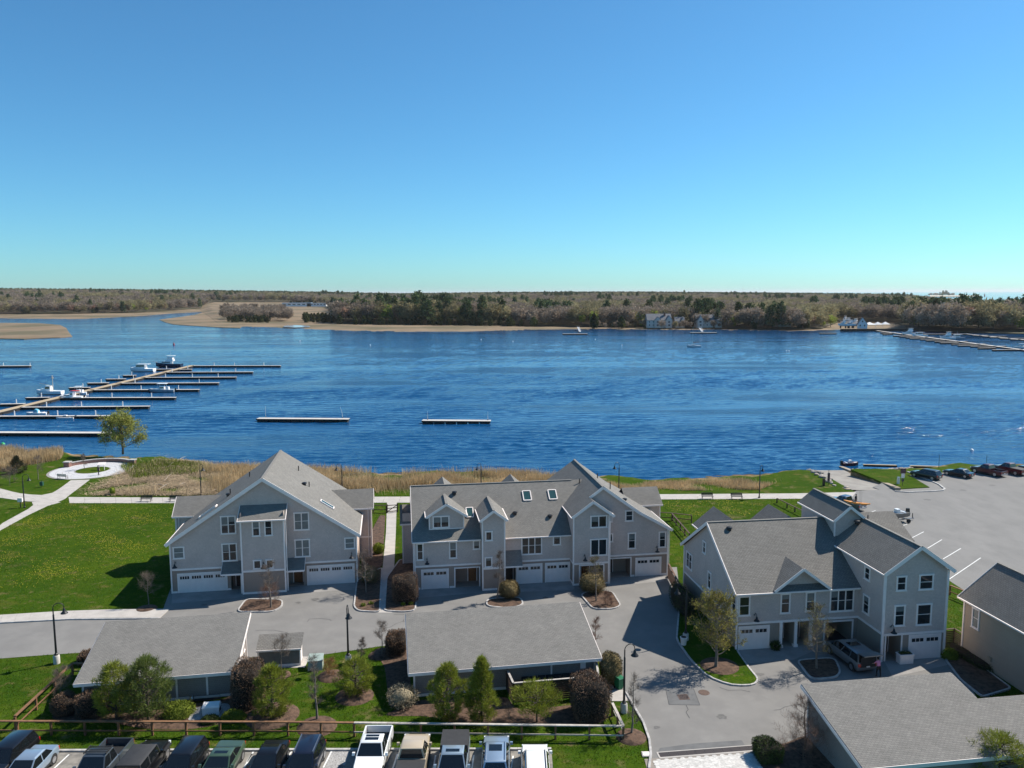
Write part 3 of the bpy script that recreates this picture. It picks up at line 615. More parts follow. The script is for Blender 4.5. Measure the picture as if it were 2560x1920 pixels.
def window(root, w, a0, a1, h0, h1, cols=1, sash=True, blind=False, cas=.13, o=0.0, name='window'):
    fr = MB()
    w.box(fr, a0 - .03, a1 + .03, h1 - cas, h1, o, o + .075); w.box(fr, a0, a1, h0, h0 + cas * .8, o, o + .075)
    w.box(fr, a0, a0 + cas, h0 + cas * .8, h1 - cas, o, o + .07); w.box(fr, a1 - cas, a1, h0 + cas * .8, h1 - cas, o, o + .07)
    f = obj(name, fr, M_trim, root)
    s_ = MB(); w.box(s_, a0 - .06, a1 + .06, h0 - .05, h0, o, o + .11); obj('sill', s_, M_trim, f)
    i0, i1 = a0 + cas, a1 - cas; wd = (i1 - i0) / cols
    for k in range(cols):
        p, q = i0 + k * wd, i0 + (k + 1) * wd
        pn = MB(); w.quad(pn, p, q, h0 + cas * .8, h1 - cas, o + .018); obj('pane', pn, M_blind if blind else M_glass, f)
        if not blind and rnd.random() < .5:
            hb = h0 + (h1 - h0) * rnd.uniform(.35, .75); bl = MB(); w.quad(bl, p + .02, q - .02, hb, h1 - cas, o + .022); obj('blind', bl, M_blind, f)
        if k: b = MB(); w.box(b, p - .05, p + .05, h0 + cas * .8, h1 - cas, o, o + .06); obj('mullion', b, M_trim, f)
        if sash: b = MB(); m_ = (h0 + h1) / 2; w.box(b, p + (.05 if k else 0), q - (.05 if k < cols - 1 else 0), m_ - .022, m_ + .022, o, o + .04); obj('sash_rail', b, M_trim, f)
    return f
def gdoor(root, w, a0, a1, h1, groups, per=4, h0=.02):
    b = MB(); w.box(b, a0, a1, h0, h1, -.02, .03); dr = obj('garage_door', b, M_door_w, root)
    c = MB(); w.box(c, a0 - .14, a0, h0, h1 + .14, 0, .06); w.box(c, a1, a1 + .14, h0, h1 + .14, 0, .06); w.box(c, a0, a1, h1, h1 + .14, 0, .058); obj('door_frame', c, M_trim, root)
    W_ = (a1 - a0) / groups; ph = h1 - .20; pl = h1 - .52
    for k in range(groups):
        p, q = a0 + k * W_ + .12, a0 + (k + 1) * W_ - .12
        pn = MB(); w.quad(pn, p, q, pl, ph, .036); pane = obj('pane', pn, M_glass, dr)
        pw = (q - p) / per
        for j in range(per + 1): mt = MB(); w.box(mt, p + j * pw - .02, p + j * pw + .02, pl, ph, .03, .045); obj('muntin', mt, M_trim, dr)
        for j in range(2):
            u, v = a0 + (k + j * .5) * W_ + .05, a0 + (k + .5 + j * .5) * W_ - .05
            x = MB(); w.box(x, u, v, .10, pl - .12, .03, .042); obj('panel', x, M_door_w, dr)
    return dr
def roof(root, pts, m=None, th=.16, name='roof'):
    "a roof plane: eave start, eave end, then up to the ridge; a slab with a wood edge"
    m = m or M_roof; P_ = [Vector(p) for p in pts]; nrm = (P_[1] - P_[0]).cross(P_[-1] - P_[0]).normalized()
    if nrm.z < 0: P_ = P_[::-1]; nrm = -nrm; P_ = P_[-2:] + P_[:-2]
    e = (P_[1] - P_[0]).normalized(); s_ = nrm.cross(e); b = MB()
    b.face(P_, [((p - P_[0]).dot(e), (p - P_[0]).dot(s_)) for p in P_])
    Q = [p - Vector((0, 0, th)) for p in P_]; b.face(Q[::-1], [(0, 0)] * len(Q))
    for i in range(len(P_)):
        j = (i + 1) % len(P_); b.face([P_[i], Q[i], Q[j], P_[j]], [(0, 0)] * 4)
    return obj(name, b, m, root)
def board(root, p, q, w=.05, h=.24, name='rake_board', m=None):
    return obj(name, MB().beam(p, q, w, h), m or M_trim, root)
def gable(root, x0, x1, y0, y1, ze, za, xa=None, m=None, over=.3, front=True, wallm=None, wall_y=None, zb=None, back=False, rk=.26):
    "a gable roof whose ridge runs along y, with rake boards and gutters; optional front wall triangle"
    xa = (x0 + x1) / 2 if xa is None else xa; m = m or M_roof
    roof(root, [(x0, y1, ze), (x0, y0, ze), (xa, y0, za), (xa, y1, za)], m); roof(root, [(x1, y0, ze), (x1, y1, ze), (xa, y1, za), (xa, y0, za)], m)
    if front:
        board(root, (x0, y0 - .03, ze - .11), (xa, y0 - .03, za - .11), .05, rk); board(root, (x1, y0 - .032, ze - .11), (xa, y0 - .032, za - .11), .05, rk)
    gutter(root, (x0 - .06, y0, ze - .10), (x0 - .06, y1, ze - .10)); gutter(root, (x1 + .06, y0, ze - .10), (x1 + .06, y1, ze - .10))
def gutter(root, p, q): return obj('gutter', MB().beam(p, q, .12, .12), M_trim, root)
def spout(root, x, y, z0_, z1_, o=(0, -.06)): return obj('downspout', MB().box(x - .04, x + .04, y + o[1] - .04, y + o[1] + .04, z0_, z1_), M_trim, root)
def wlamp(root, w, a, h, name='wall_lamp'):
    "gooseneck barn light: bent arm and bell shade"
    t = MB().tube([w.at(a, h + .35, .02), w.at(a, h + .62, .2), w.at(a, h + .62, .42), w.at(a, h + .38, .5)], .025, 6)
    o = obj(name, t, M_black, root, 40); p = w.at(a, h, .5)
    obj('lamp_shade', MB().lathe([(.27, 0), (.24, .06), (.12, .16), (.08, .34), (.05, .4)], p, 14), M_black, o, 40)
    obj('wall_plate', MB().lathe([(.08, 0), (.08, .04)], w.at(a, h + .35, .02), 10), M_black, o); return o
def corner(root, x, y, z0_, z1_, s=.14): return obj('corner_board', MB().box(x - s / 2, x + s / 2, y - s / 2, y + s / 2, z0_, z1_), M_trim, root)
def vent(root, x, y, z, h=.6, r=.06): return obj('vent_pipe', MB().tube([(x, y, z - .2), (x, y, z + h)], r, 8), M_black, root, 40)
def boxvent(root, x, y, z): return obj('roof_vent', MB().lathe([(.2, -.1), (.2, .12), (.3, .16), (.26, .28), (.05, .34)], (x, y, z), 12), M_black, root, 40)
def skylight(root, P_):
    b = MB(); P_ = [Vector(p) for p in P_]; n_ = (P_[1] - P_[0]).cross(P_[3] - P_[0]).normalized(); n_ = n_ if n_.z > 0 else -n_
    for i in range(4): b.beam(P_[i] + n_ * .06, P_[(i + 1) % 4] + n_ * .06, .1, .14, n_)
    f = obj('skylight', b, M_trim, root); obj('pane', MB().face([p + n_ * .09 for p in P_]), M_sky, f)
def belt(root, w, a0, a1, h, t=.2, o=.045): b = MB(); w.box(b, a0, a1, h, h + t, 0, o); return obj('belt_board', b, M_trim, root)
def base(root, w, a0, a1, t=.22, o=.04): b = MB(); w.box(b, a0, a1, 0, t, 0, o); return obj('base_board', b, M_trim, root)
def door(root, w, a0, a1, h, m, o=0.0):
    b = MB(); w.box(b, a0, a1, .05, h, o, o + .05); dd = obj('front_door', b, m, root)
    for k in range(4): x = MB(); u = .12 + k * (h - .2) / 4; w.box(x, a0 + .1, a1 - .1, u, u + (h - .2) / 4 - .06, o + .05, o + .062); obj('door_panel', x, m, dd)
    x = MB(); w.box(x, a0 - .1, a0, .05, h + .1, o, o + .07); w.box(x, a1, a1 + .1, .05, h + .1, o, o + .07); w.box(x, a0, a1, h, h + .1, o, o + .068); obj('door_frame', x, M_trim, root)
    x = MB(); p = w.at(a1 - .12, 1.0, o + .07); obj('handle', x.lathe([(.03, -.05), (.04, 0), (.03, .05)], p, 8), M_black, dd)

# ---------------------------------------------------------------- left townhouse: one broad gable
o = g(431, 1483.8); A = thing('townhouse', 'grey shingled townhouse under one broad gable, nearest the open lawn', 'house', (o.x, o.y, 0), math.radians(9.0), 'waterfront townhouses')
ZE, ZA, XA, DY, BW = 5.45, 12.05, 9.8, 14.8, 19.55
F0 = FRONT(0, 0); up, lo = MB(), MB()
F0.poly(up, [(0, 2.5), (BW, 2.5), (BW, ZE), (XA, ZA - .1), (0, ZE)])
LEFT(0, DY).quad(up, 0, DY, 2.5, ZE); RIGHT(BW, 0).quad(up, 0, DY, 2.5, ZE); Wall(BW, DY, -1, 0).poly(up, [(0, 2.5), (BW, 2.5), (BW, ZE), (BW - XA, ZA - .1), (0, ZE)])
holed(lo, F0, 0, BW, 0, 2.5, [(6.1, 7.6, .04, 2.15, 1.1), (12.1, 13.75, .04, 2.15, 1.1)])
LEFT(0, DY).quad(lo, 0, DY, 0, 2.5); RIGHT(BW, 0).quad(lo, 0, DY, 0, 2.5); Wall(BW, DY, -1, 0).quad(lo, 0, BW, 0, 2.5)
bay = FRONT(7.62, -1.55); up_b = MB(); bw = 4.42
bay.quad(up_b, 0, bw, 2.5, 8.35); LEFT(7.62, 0).quad(up_b, 0, 1.55, 2.5, 8.9); RIGHT(7.62 + bw, -1.55).quad(up_b, 0, 1.55, 2.5, 8.9)
bay.quad(lo, 0, bw, 0, 2.5); LEFT(7.62, 0).quad(lo, 0, 1.55, 0, 2.5); RIGHT(7.62 + bw, -1.55).quad(lo, 0, 1.55, 0, 2.5)
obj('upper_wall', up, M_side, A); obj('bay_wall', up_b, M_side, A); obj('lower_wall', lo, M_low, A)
roof(A, [(-.35, DY + .3, ZE + .1), (-.35, -.35, ZE + .1), (XA, -.35, ZA + .28), (XA, DY + .3, ZA + .28)]); roof(A, [(BW + .38, -.35, ZE + .1), (BW + .38, DY + .3, ZE + .1), (XA, DY + .3, ZA + .28), (XA, -.35, ZA + .28)])
board(A, (-.35, -.39, ZE), (XA, -.39, ZA + .16), .06, .36); board(A, (BW + .38, -.392, ZE), (XA, -.392, ZA + .16), .06, .36)
board(A, (-.35, -.33, ZE - .17), (XA, -.33, ZA - .01), .05, .12, 'rake_trim'); board(A, (BW + .38, -.332, ZE - .17), (XA, -.332, ZA - .01), .05, .12, 'rake_trim')
gutter(A, (-.42, -.35, ZE + .0), (-.42, DY, ZE)); gutter(A, (BW + .45, -.35, ZE), (BW + .45, DY, ZE))
for nm_, x0_, x1_ in (('side_wing', -1.45, 4.0), ('side_wing', 15.5, 21.0)):
    sg = -1 if x0_ < 0 else 1; xo = x0_ if sg < 0 else x1_
    wm = MB(); FRONT(min(x0_, x1_), 8.3).quad(wm, 0, x1_ - x0_, 0, 6.4)
    (LEFT(x0_, 12.6) if sg < 0 else RIGHT(x1_, 8.3)).poly(wm, [(0, 0), (4.3, 0), (4.3, 6.3), (2.15, 7.9), (0, 6.3)])
    w_ = obj('wing_wall', wm, M_side, A)
    xa_, xb_ = (xo - .3, x1_) if sg < 0 else (x0_, xo + .3)
    roof(A, [(xa_, 8.0, 6.25), (xb_, 8.0, 6.25), (xb_, 10.45, 8.05), (xa_, 10.45, 8.05)]); roof(A, [(xb_, 12.9, 6.25), (xa_, 12.9, 6.25), (xa_, 10.45, 8.05), (xb_, 10.45, 8.05)])
    board(A, (xa_, 7.96, 6.16), (xb_, 7.96, 6.16), .05, .18, 'fascia'); xe = xa_ if sg < 0 else xb_
    board(A, (xe + sg * .03, 8.0, 6.15), (xe + sg * .03, 10.45, 7.95), .05, .22); board(A, (xe + sg * .03, 12.9, 6.15), (xe + sg * .03, 10.45, 7.95), .05, .22)
    corner(A, xo, 8.3, 0, 6.2); b_ = MB(); FRONT(0, 8.3).box(b_, min(xo, BW if sg > 0 else xo), max(xo, 0 if sg < 0 else xo), 2.5, 2.68, 0, .05); obj('belt_board', b_, M_trim, A)
    spout(A, xo - sg * .35, 8.28, 0, 6.1)
# bay roof, trim
roof(A, [(7.35, -1.95, 8.22), (12.3, -1.95, 8.22), (12.3, .05, 9.4), (7.35, .05, 9.4)]); board(A, (7.35, -1.99, 8.12), (12.3, -1.99, 8.12), .06, .18, 'fascia'); gutter(A, (7.3, -2.06, 8.14), (12.35, -2.06, 8.14))
for x_ in (7.62, 12.04): corner(A, x_, -1.55, 0, 8.3, .16); board(A, (x_ + (-.26 if x_ < 9 else .26), -1.95, 8.13), (x_ + (-.26 if x_ < 9 else .26), .0, 9.3), .05, .2)
spout(A, 12.25, -1.5, 2.3, 8.1); corner(A, 0, 0, 0, ZE); corner(A, BW, 0, 0, ZE - .05)
belt(A, F0, 0.1, 6.0, 2.5); belt(A, F0, 13.9, BW - .1, 2.5); belt(A, bay, .08, bw - .08, 2.42); base(A, bay, .08, bw - .08); base(A, F0, 0.07, .55); base(A, F0, 5.75, 6.1)
for a, e, c, q in ((5.27, 6.88, 6.3, 8.3), (12.91, 14.56, 6.32, 8.32)): window(A, F0, a, e, c, q, 2, True, a > 10)
for a, e, c, q in ((5.27, 6.88, 3.28, 5.26), (12.91, 14.56, 3.3, 5.3)): window(A, F0, a, e, c, q, 2, True, a > 10)
window(A, F0, .28, 1.46, 3.83, 5.15, 1, True, True); window(A, F0, 18.25, 19.4, 3.93, 5.22, 1, True, True)
window(A, bay, 1.15, 2.0, 6.35, 8.15, 1); window(A, bay, 2.42, 3.27, 6.35, 8.15, 1); window(A, bay, 1.12, 1.98, 2.75, 3.75, 1, False); window(A, bay, 2.42, 3.24, 2.75, 3.75, 1, False)
gdoor(A, F0, .73, 5.6, 2.04, 4); gdoor(A, F0, 14.25, 19.15, 2.1, 4)
E1 = FRONT(6.1, 1.1); door(A, E1, .35, 1.3, 2.02, M_bdoor, .01); E2 = FRONT(12.1, 1.1); door(A, E2, .5, 1.45, 2.02, M_wood, .01)
for x0_, x1_ in ((5.35, 7.55), (12.1, 14.0)):
    roof(A, [(x0_, -1.35, 2.28), (x1_, -1.35, 2.28), (x1_, .05, 3.3), (x0_, .05, 3.3)], th=.1); board(A, (x0_, -1.38, 2.19), (x1_, -1.38, 2.19), .05, .18, 'fascia')
    board(A, (x0_ - .02, -1.35, 2.2), (x0_ - .02, 0, 3.2), .04, .18); board(A, (x1_ + .02, -1.35, 2.2), (x1_ + .02, 0, 3.2), .04, .18)
for x_ in (7.42, 12.22): obj('porch_post', MB().box(x_ - .08, x_ + .08, -1.3, -1.14, 0, 2.2), M_trim, A)
for a in (.5, 19.0): wlamp(A, F0, a, 3.0)
wlamp(A, bay, 2.2, 2.95)
rzA = lambda x, y: ZA + .28 - abs(x - XA) * (ZA + .18 - ZE) / (XA + .35)
for x_, y_ in ((12.4, 10.6), (14.0, 6.6), (6.9, 9.2), (5.4, 5.2)): vent(A, x_, y_, rzA(x_, y_))
boxvent(A, 13.5, 6.2, rzA(13.5, 6)); boxvent(A, 5.3, 4.6, rzA(5.3, 4))
def slope_quad(x0_, x1_, y0_, y1_, f): return [(x0_, y0_, f(x0_, y0_)), (x1_, y0_, f(x1_, y0_)), (x1_, y1_, f(x1_, y1_)), (x0_, y1_, f(x0_, y1_))]
skylight(A, slope_quad(15.5, 16.9, 3.2, 4.0, rzA)); skylight(A, slope_quad(2.6, 4.4, 2.2, 3.0, rzA))

# ---------------------------------------------------------------- middle townhouse
o = gz('2', 180, 1090); B = thing('townhouse', 'wide grey townhouse with two little gabled towers and rooftop skylights, middle of the three', 'house', (o.x, o.y, 0), math.radians(8.2), 'waterfront townhouses')
ZE = 5.45; RY, RZ = 6.3, 10.0; sl = (RZ - ZE) / (RY + .3); mz = lambda y: ZE + (y + .3) * sl
F0 = FRONT(0, 0); up, lo = MB(), MB()
F0.quad(up, 0, 17.3, 2.5, 5.6); LEFT(0, 12.9).poly(up, [(0, 2.5), (12.9, 2.5), (12.9, 5.5), (6.6, 9.85), (0, 5.5)]); Wall(28.5, 12.9, -1, 0).quad(up, 0, 28.5, 2.5, 5.5)
holed(lo, F0, 0, 17.3, 0, 2.5, [(4.35, 6.95, .04, 2.15, 1.7), (9.75, 10.95, .04, 2.12, .9)])
LEFT(0, 12.9).quad(lo, 0, 12.9, 0, 2.5); Wall(28.5, 12.9, -1, 0).quad(lo, 0, 28.5, 0, 2.5)
T1 = FRONT(7.22, -1.35); T2 = FRONT(17.2, -1.4); R0 = FRONT(21.05, .3)
tw = MB(); T1.poly(tw, [(0, 2.4), (2.4, 2.4), (2.4, 7.85), (1.2, 8.75), (0, 7.85)]); LEFT(7.22, 4).quad(tw, 0, 5.35, 2.4, 7.9); RIGHT(9.62, -1.35).quad(tw, 0, 5.35, 2.4, 7.9)
for w_, L_ in ((T1, 2.4),): w_.quad(lo, 0, L_, 0, 2.4)
LEFT(7.22, 0).quad(lo, 0, 1.35, 0, 2.4); RIGHT(9.62, -1.35).quad(lo, 0, 1.35, 0, 2.4)
obj('tower_wall', tw, M_side, B); tw = MB()
T2.poly(tw, [(0, 2.4), (3.95, 2.4), (3.95, 7.8), (2.0, 9.3), (0, 7.8)]); LEFT(17.2, 6).quad(tw, 0, 7.4, 2.4, 7.85); RIGHT(21.15, -1.4).quad(tw, 0, 1.7, 2.4, 7.85)
holed(lo, T2, 0, 3.95, 0, 2.4, [(.75, 3.35, .04, 2.2, 1.6)]); LEFT(17.2, 0).quad(lo, 0, 1.4, 0, 2.4); RIGHT(21.15, -1.4).quad(lo, 0, 1.7, 0, 2.4)
RW, RXA, RZA, SL = 28.5, 20.85, 10.6, .72
R0.poly(up, [(-3.8, 2.5), (7.45, 2.5), (7.45, 5.4), (4.0, 7.35), (-.2, 10.45), (-3.8, 7.9)]); RIGHT(RW, .3).quad(up, 0, 12.6, 2.5, 5.4)
holed(lo, R0, 0, 7.45, 0, 2.5, [(.35, 3.1, .04, 2.2, 1.7)]); RIGHT(RW, .3).quad(lo, 0, 12.6, 0, 2.5)
LEFT(17.2, 14.4).quad(up, 0, 8.2, 5, 7.85); Wall(28.5, 14.3, -1, 0).poly(up, [(0, 5), (11.3, 5), (11.3, 7.8), (7.6, 10.4), (0, 5.3)])
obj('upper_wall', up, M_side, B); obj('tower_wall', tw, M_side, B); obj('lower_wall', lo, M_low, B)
roof(B, [(-.25, -.35, ZE), (17.2, -.35, ZE), (20.5, RY, RZ), (-.25, RY, RZ)]); roof(B, [(20.5, 13.2, ZE - .3), (-.25, 13.2, ZE - .3), (-.25, RY, RZ), (20.5, RY, RZ)])
gutter(B, (-.25, -.42, ZE - .08), (7.15, -.42, ZE - .08)); gutter(B, (9.7, -.42, ZE - .08), (17.15, -.42, ZE - .08))
board(B, (-.28, -.35, ZE - .1), (-.28, RY, RZ - .1), .05, .26); board(B, (-.28, 13.2, ZE - .4), (-.28, RY, RZ - .1), .05, .26)
gable(B, 6.95, 9.9, -1.65, 4.6, 7.85, 8.95); gable(B, 1.3, 5.75, .7, 5.4, 7.85, 9.25)
dw = MB(); D_ = FRONT(1.65, 1.0); D_.poly(dw, [(0, 6.2), (3.75, 6.2), (3.75, 7.8), (1.88, 9.0), (0, 7.8)]); LEFT(1.65, 4).quad(dw, 0, 3, 6, 7.8); RIGHT(5.4, 1).quad(dw, 0, 3, 6, 7.8); obj('dormer_wall', dw, M_side, B)
corner(B, 1.65, 1.0, 6.2, 7.8, .12); corner(B, 5.4, 1.0, 6.2, 7.8, .12); b_ = MB(); D_.box(b_, 0, 3.75, 6.28, 6.42, 0, .06); obj('dormer_sill', b_, M_trim, B)
# big right roof: tower gable and wing share the left slope
eL = (16.95, 7.82); zl = lambda x: eL[1] + (x - eL[0]) * SL
roof(B, [(eL[0], 14.6, eL[1]), (eL[0], -1.75, eL[1]), (19.3, -1.75, zl(19.3)), (19.3, .0, zl(19.3)), (RXA, .0, zl(RXA)), (RXA, 14.6, zl(RXA))])
roof(B, [(21.65, -1.75, eL[1]), (21.65, .35, eL[1]), (19.3, .35, zl(19.3)), (19.3, -1.75, zl(19.3))])
roof(B, [(25.0, -.02, 7.6), (25.0, 14.6, 7.6), (RXA, 14.6, zl(RXA)), (RXA, -.02, zl(RXA))]); roof(B, [(28.9, -.02, 5.4), (28.9, 14.6, 5.4), (25.0, 14.6, 7.6), (25.0, -.02, 7.6)])
board(B, (eL[0], -1.79, eL[1] - .1), (19.3, -1.79, zl(19.3) - .1), .06, .30); board(B, (21.65, -1.792, eL[1] - .1), (19.3, -1.792, zl(19.3) - .1), .06, .30)
board(B, (19.3, -.04, zl(19.3) - .1), (RXA, -.04, zl(RXA) - .1), .06, .30); board(B, (25, -.042, 7.5), (RXA, -.042, zl(RXA) - .1), .06, .32); board(B, (28.9, -.042, 5.3), (25, -.042, 7.5), .06, .32)
gutter(B, (eL[0] - .06, -1.75, eL[1] - .1), (eL[0] - .06, 3.2, eL[1] - .1)); gutter(B, (21.71, -1.75, eL[1] - .1), (21.71, .25, eL[1] - .1)); gutter(B, (28.96, 0, 5.3), (28.96, 14.6, 5.3)); gutter(B, (eL[0] - .06, 7.5, eL[1] - .1), (eL[0] - .06, 14.6, eL[1] - .1))
for sg, xo in ((-1, -1.25), (1, 30.3)):
    x0_, x1_ = (xo, 2) if sg < 0 else (26, xo); wm = MB(); FRONT(x0_, 8.4).quad(wm, 0, x1_ - x0_, 0, 6.2); (LEFT(x0_, 12.6) if sg < 0 else RIGHT(x1_, 8.4)).poly(wm, [(0, 0), (4.2, 0), (4.2, 6.0), (2.1, 7.5), (0, 6.0)]); obj('wing_wall', wm, M_side, B)
    xa_, xb_ = x0_ - (.3 if sg < 0 else 0), x1_ + (.3 if sg > 0 else 0); zo = -1.0 if sg < 0 else 0
    roof(B, [(xa_, 8.1, 6.0 + zo), (xb_, 8.1, 6.0 + zo), (xb_, 10.5, 7.7 + zo), (xa_, 10.5, 7.7 + zo)]); roof(B, [(xb_, 12.9, 6.0 + zo), (xa_, 12.9, 6.0 + zo), (xa_, 10.5, 7.7 + zo), (xb_, 10.5, 7.7 + zo)])
    board(B, (xa_, 8.06, 5.92 + zo), (xb_, 8.06, 5.92 + zo), .05, .18, 'fascia'); corner(B, xo, 8.4, 0, 5.9 + zo)
for x_ in (3.8, 12.4):
    gable(B, x_ - 2.2, x_ + 2.2, 6.8, 14.0, 7.3, 9.15)
    wm = MB(); Wall(x_ + 1.9, 13.6, -1, 0).poly(wm, [(0, 3), (3.8, 3), (3.8, 7.2), (1.9, 8.9), (0, 7.2)]); LEFT(x_ - 1.9, 13.6).quad(wm, 0, 5, 4, 7.2); RIGHT(x_ + 1.9, 8.6).quad(wm, 0, 5, 4, 7.2); obj('gable_wall', wm, M_side, B)
for x_, y_, t_ in ((0, 0, 5.4), (7.22, -1.35, 7.85), (9.62, -1.35, 7.85), (17.2, -1.4, 7.8), (21.15, -1.4, 7.8), (28.5, .3, 5.35)): corner(B, x_, y_, 0, t_)
spout(B, -.15, -.1, 0, 5.35); spout(B, 21.3, -1.35, 0, 7.7); spout(B, 28.62, .2, 0, 5.3)
belt(B, F0, .07, 7.15, 2.48); belt(B, F0, 11.5, 17.1, 2.5); belt(B, T1, .08, 2.32, 2.36, .2); belt(B, T2, .08, 3.87, 2.36, .2); belt(B, R0, .15, 7.38, 2.45, .2)
b_ = MB(); LEFT(17.2, 0).box(b_, 0, 1.32, 2.36, 2.56, 0, .045); obj('belt_board', b_, M_trim, B)
base(B, T1, .08, 2.32); base(B, T2, .08, .7); base(B, T2, 3.4, 3.87); base(B, F0, .07, .55); base(B, F0, 3.7, 4.3); base(B, R0, 3.15, 3.6); base(B, R0, 6.75, 7.38)
b_ = MB(); LEFT(17.2, 0).box(b_, 0, 1.32, 0, .25, 0, .04); obj('base_board', b_, M_trim, B)
window(B, F0, .19, .95, 3.32, 5.2, 1); window(B, F0, 3.7, 4.56, 3.34, 5.25, 1); window(B, F0, 6.3, 7.1, 4.22, 5.25, 1, False)
window(B, F0, 11.63, 13.97, 3.33, 5.36, 3); window(B, F0, 15.17, 16.08, 4.26, 5.3, 1, False)
window(B, T1, .28, 1.08, 5.55, 6.62, 1, False); window(B, T1, .22, 1.04, 2.62, 3.75, 1, False); window(B, D_, .36, 2.2, 6.5, 7.85, 2, False)
window(B, T2, 1.85, 3.74, 6.45, 7.82, 2, False); window(B, T2, 1.85, 3.78, 3.3, 5.2, 2, False)
for a, e, c, q in ((2.42, 3.36, 6.5, 7.75), (2.76, 3.7, 3.28, 5.15), (6.38, 7.24, 3.25, 5.12)): window(B, R0, a, e, c, q, 1)
window(B, R0, .1, .95, 6.5, 7.3, 1, False); window(B, R0, .12, 1.05, 4.2, 5.2, 1, False)
gdoor(B, F0, .78, 3.5, 2.1, 2, 3); gdoor(B, F0, 11.2, 13.86, 2.12, 2, 3); gdoor(B, F0, 14.42, 17.0, 2.12, 2, 3); gdoor(B, R0, 3.82, 6.6, 2.05, 2, 3)
door(B, FRONT(4.35, 1.7), 1.55, 2.45, 2.0, M_wood, .01); door(B, FRONT(9.75, .9), .15, 1.05, 2.0, M_bdoor, .01); door(B, FRONT(17.95, .2), .5, 1.4, 2.0, M_wood, .01); door(B, FRONT(21.4, 2.0), .2, 1.1, 2.0, M_bdoor, .01)
for w_, a0, a1, h in ((F0, 4.35, 6.95, 2.15), (T2, .75, 3.35, 2.2), (R0, .35, 3.1, 2.2)):
    b_ = MB(); w_.box(b_, a0 - .13, a0, 0, h + .13, 0, .06); w_.box(b_, a1, a1 + .13, 0, h + .13, 0, .06); w_.box(b_, a0, a1, h, h + .13, 0, .058); obj('porch_frame', b_, M_trim, B)
roof(B, [(9.55, -1.3, 2.55), (11.6, -1.3, 2.55), (11.6, .04, 3.95), (9.55, .04, 3.95)], th=.1); board(B, (9.55, -1.33, 2.47), (11.6, -1.33, 2.47), .05, .16, 'fascia')
wlamp(B, F0, 1.29, 3.0); wlamp(B, T2, 1.2, 2.95); wlamp(B, R0, 6.1, 2.9)
for x0_, y0_ in ((13.0, 4.5), (16.0, 4.5)): skylight(B, slope_quad(x0_ - .45, x0_ + .45, y0_ - .6, y0_ + .55, lambda x, y: mz(y)))
skylight(B, slope_quad(5.85, 6.6, 2.2, 3.3, lambda x, y: mz(y)))
boxvent(B, 4.7, 5.0, mz(5.0) + .1); boxvent(B, 11.3, 2.35, mz(2.35)); boxvent(B, 15.2, 1.8, mz(1.8)); vent(B, 19.5, 5.8, zl(19.2), .8); vent(B, 22.4, 8.6, 9.5); vent(B, 22.9, 4.6, 9.2, .8); boxvent(B, 24.2, 3.0, 8.1); vent(B, 10.5, 8.2, 8.8, .8)

# ---------------------------------------------------------------- right townhouse
o = gz('3', 497, 1232); C = thing('townhouse', 'grey townhouse with dark roofs and a tall projecting right wing, nearest the big parking lot', 'house', (o.x, o.y, 0), math.radians(7.5), 'waterfront townhouses')
F0 = FRONT(0, 0); ZE, RY, RZ = 5.38, 6.8, 9.85; sl = (RZ - ZE) / (RY + .3); mz = lambda y: ZE + (y + .3) * sl
up, lo = MB(), MB(); DYC = 13.6
F0.quad(up, 0, 11.7, 2.42, 5.5); LEFT(0, DYC).poly(up, [(0, 2.42), (DYC, 2.42), (DYC, 5.35), (6.8, 9.7), (0, 5.35)]); Wall(17.4, DYC, -1, 0).quad(up, 0, 17.4, 2.42, 5.5)
holed(lo, F0, 0, 11.7, 0, 2.42, [(4.25, 5.45, .04, 2.3, 1.8), (5.75, 7.0, .04, 2.3, 1.8), (8.45, 11.05, .04, 2.1, 4.0)]); LEFT(0, DYC).quad(lo, 0, DYC, 0, 2.42); Wall(17.4, DYC, -1, 0).quad(lo, 0, 17.4, 0, 2.42)
RWF = FRONT(11.6, -3.8); RWL = LEFT(11.6, 2.0); rw = 5.85
RWF.poly(up, [(0, 2.42), (rw, 2.42), (rw, 8.0), (rw / 2 + .1, 10.1), (0, 8.0)]); LEFT(11.6, 6).quad(up, 0, 9.8, 2.42, 8.05); RIGHT(17.45, -3.8).quad(up, 0, 17, 2.42, 8.0)
holed(lo, RWF, 0, rw, 0, 2.42, [(.35, 1.75, .04, 2.25, 1.6)]); LEFT(11.6, 0).quad(lo, 0, 3.8, 0, 2.42); RIGHT(17.45, -3.8).quad(lo, 0, 17, 0, 2.42)
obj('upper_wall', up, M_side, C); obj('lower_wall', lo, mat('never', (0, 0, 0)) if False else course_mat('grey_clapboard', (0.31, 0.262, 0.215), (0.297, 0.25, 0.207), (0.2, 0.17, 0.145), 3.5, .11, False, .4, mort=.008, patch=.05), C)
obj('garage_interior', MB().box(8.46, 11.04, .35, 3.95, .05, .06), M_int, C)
roof(C, [(-.3, -.35, ZE), (11.9, -.35, ZE), (13.6, RY, RZ), (-.3, RY, RZ)], M_roofd); roof(C, [(13.6, 13.95, ZE), (-.3, 13.95, ZE), (-.3, RY, RZ), (13.6, RY, RZ)], M_roofd)
gutter(C, (-.3, -.42, ZE - .08), (11.5, -.42, ZE - .08)); board(C, (-.34, -.35, ZE - .12), (-.34, RY, RZ - .12), .06, .3); board(C, (-.34, 13.95, ZE - .12), (-.34, RY, RZ - .12), .06, .3)
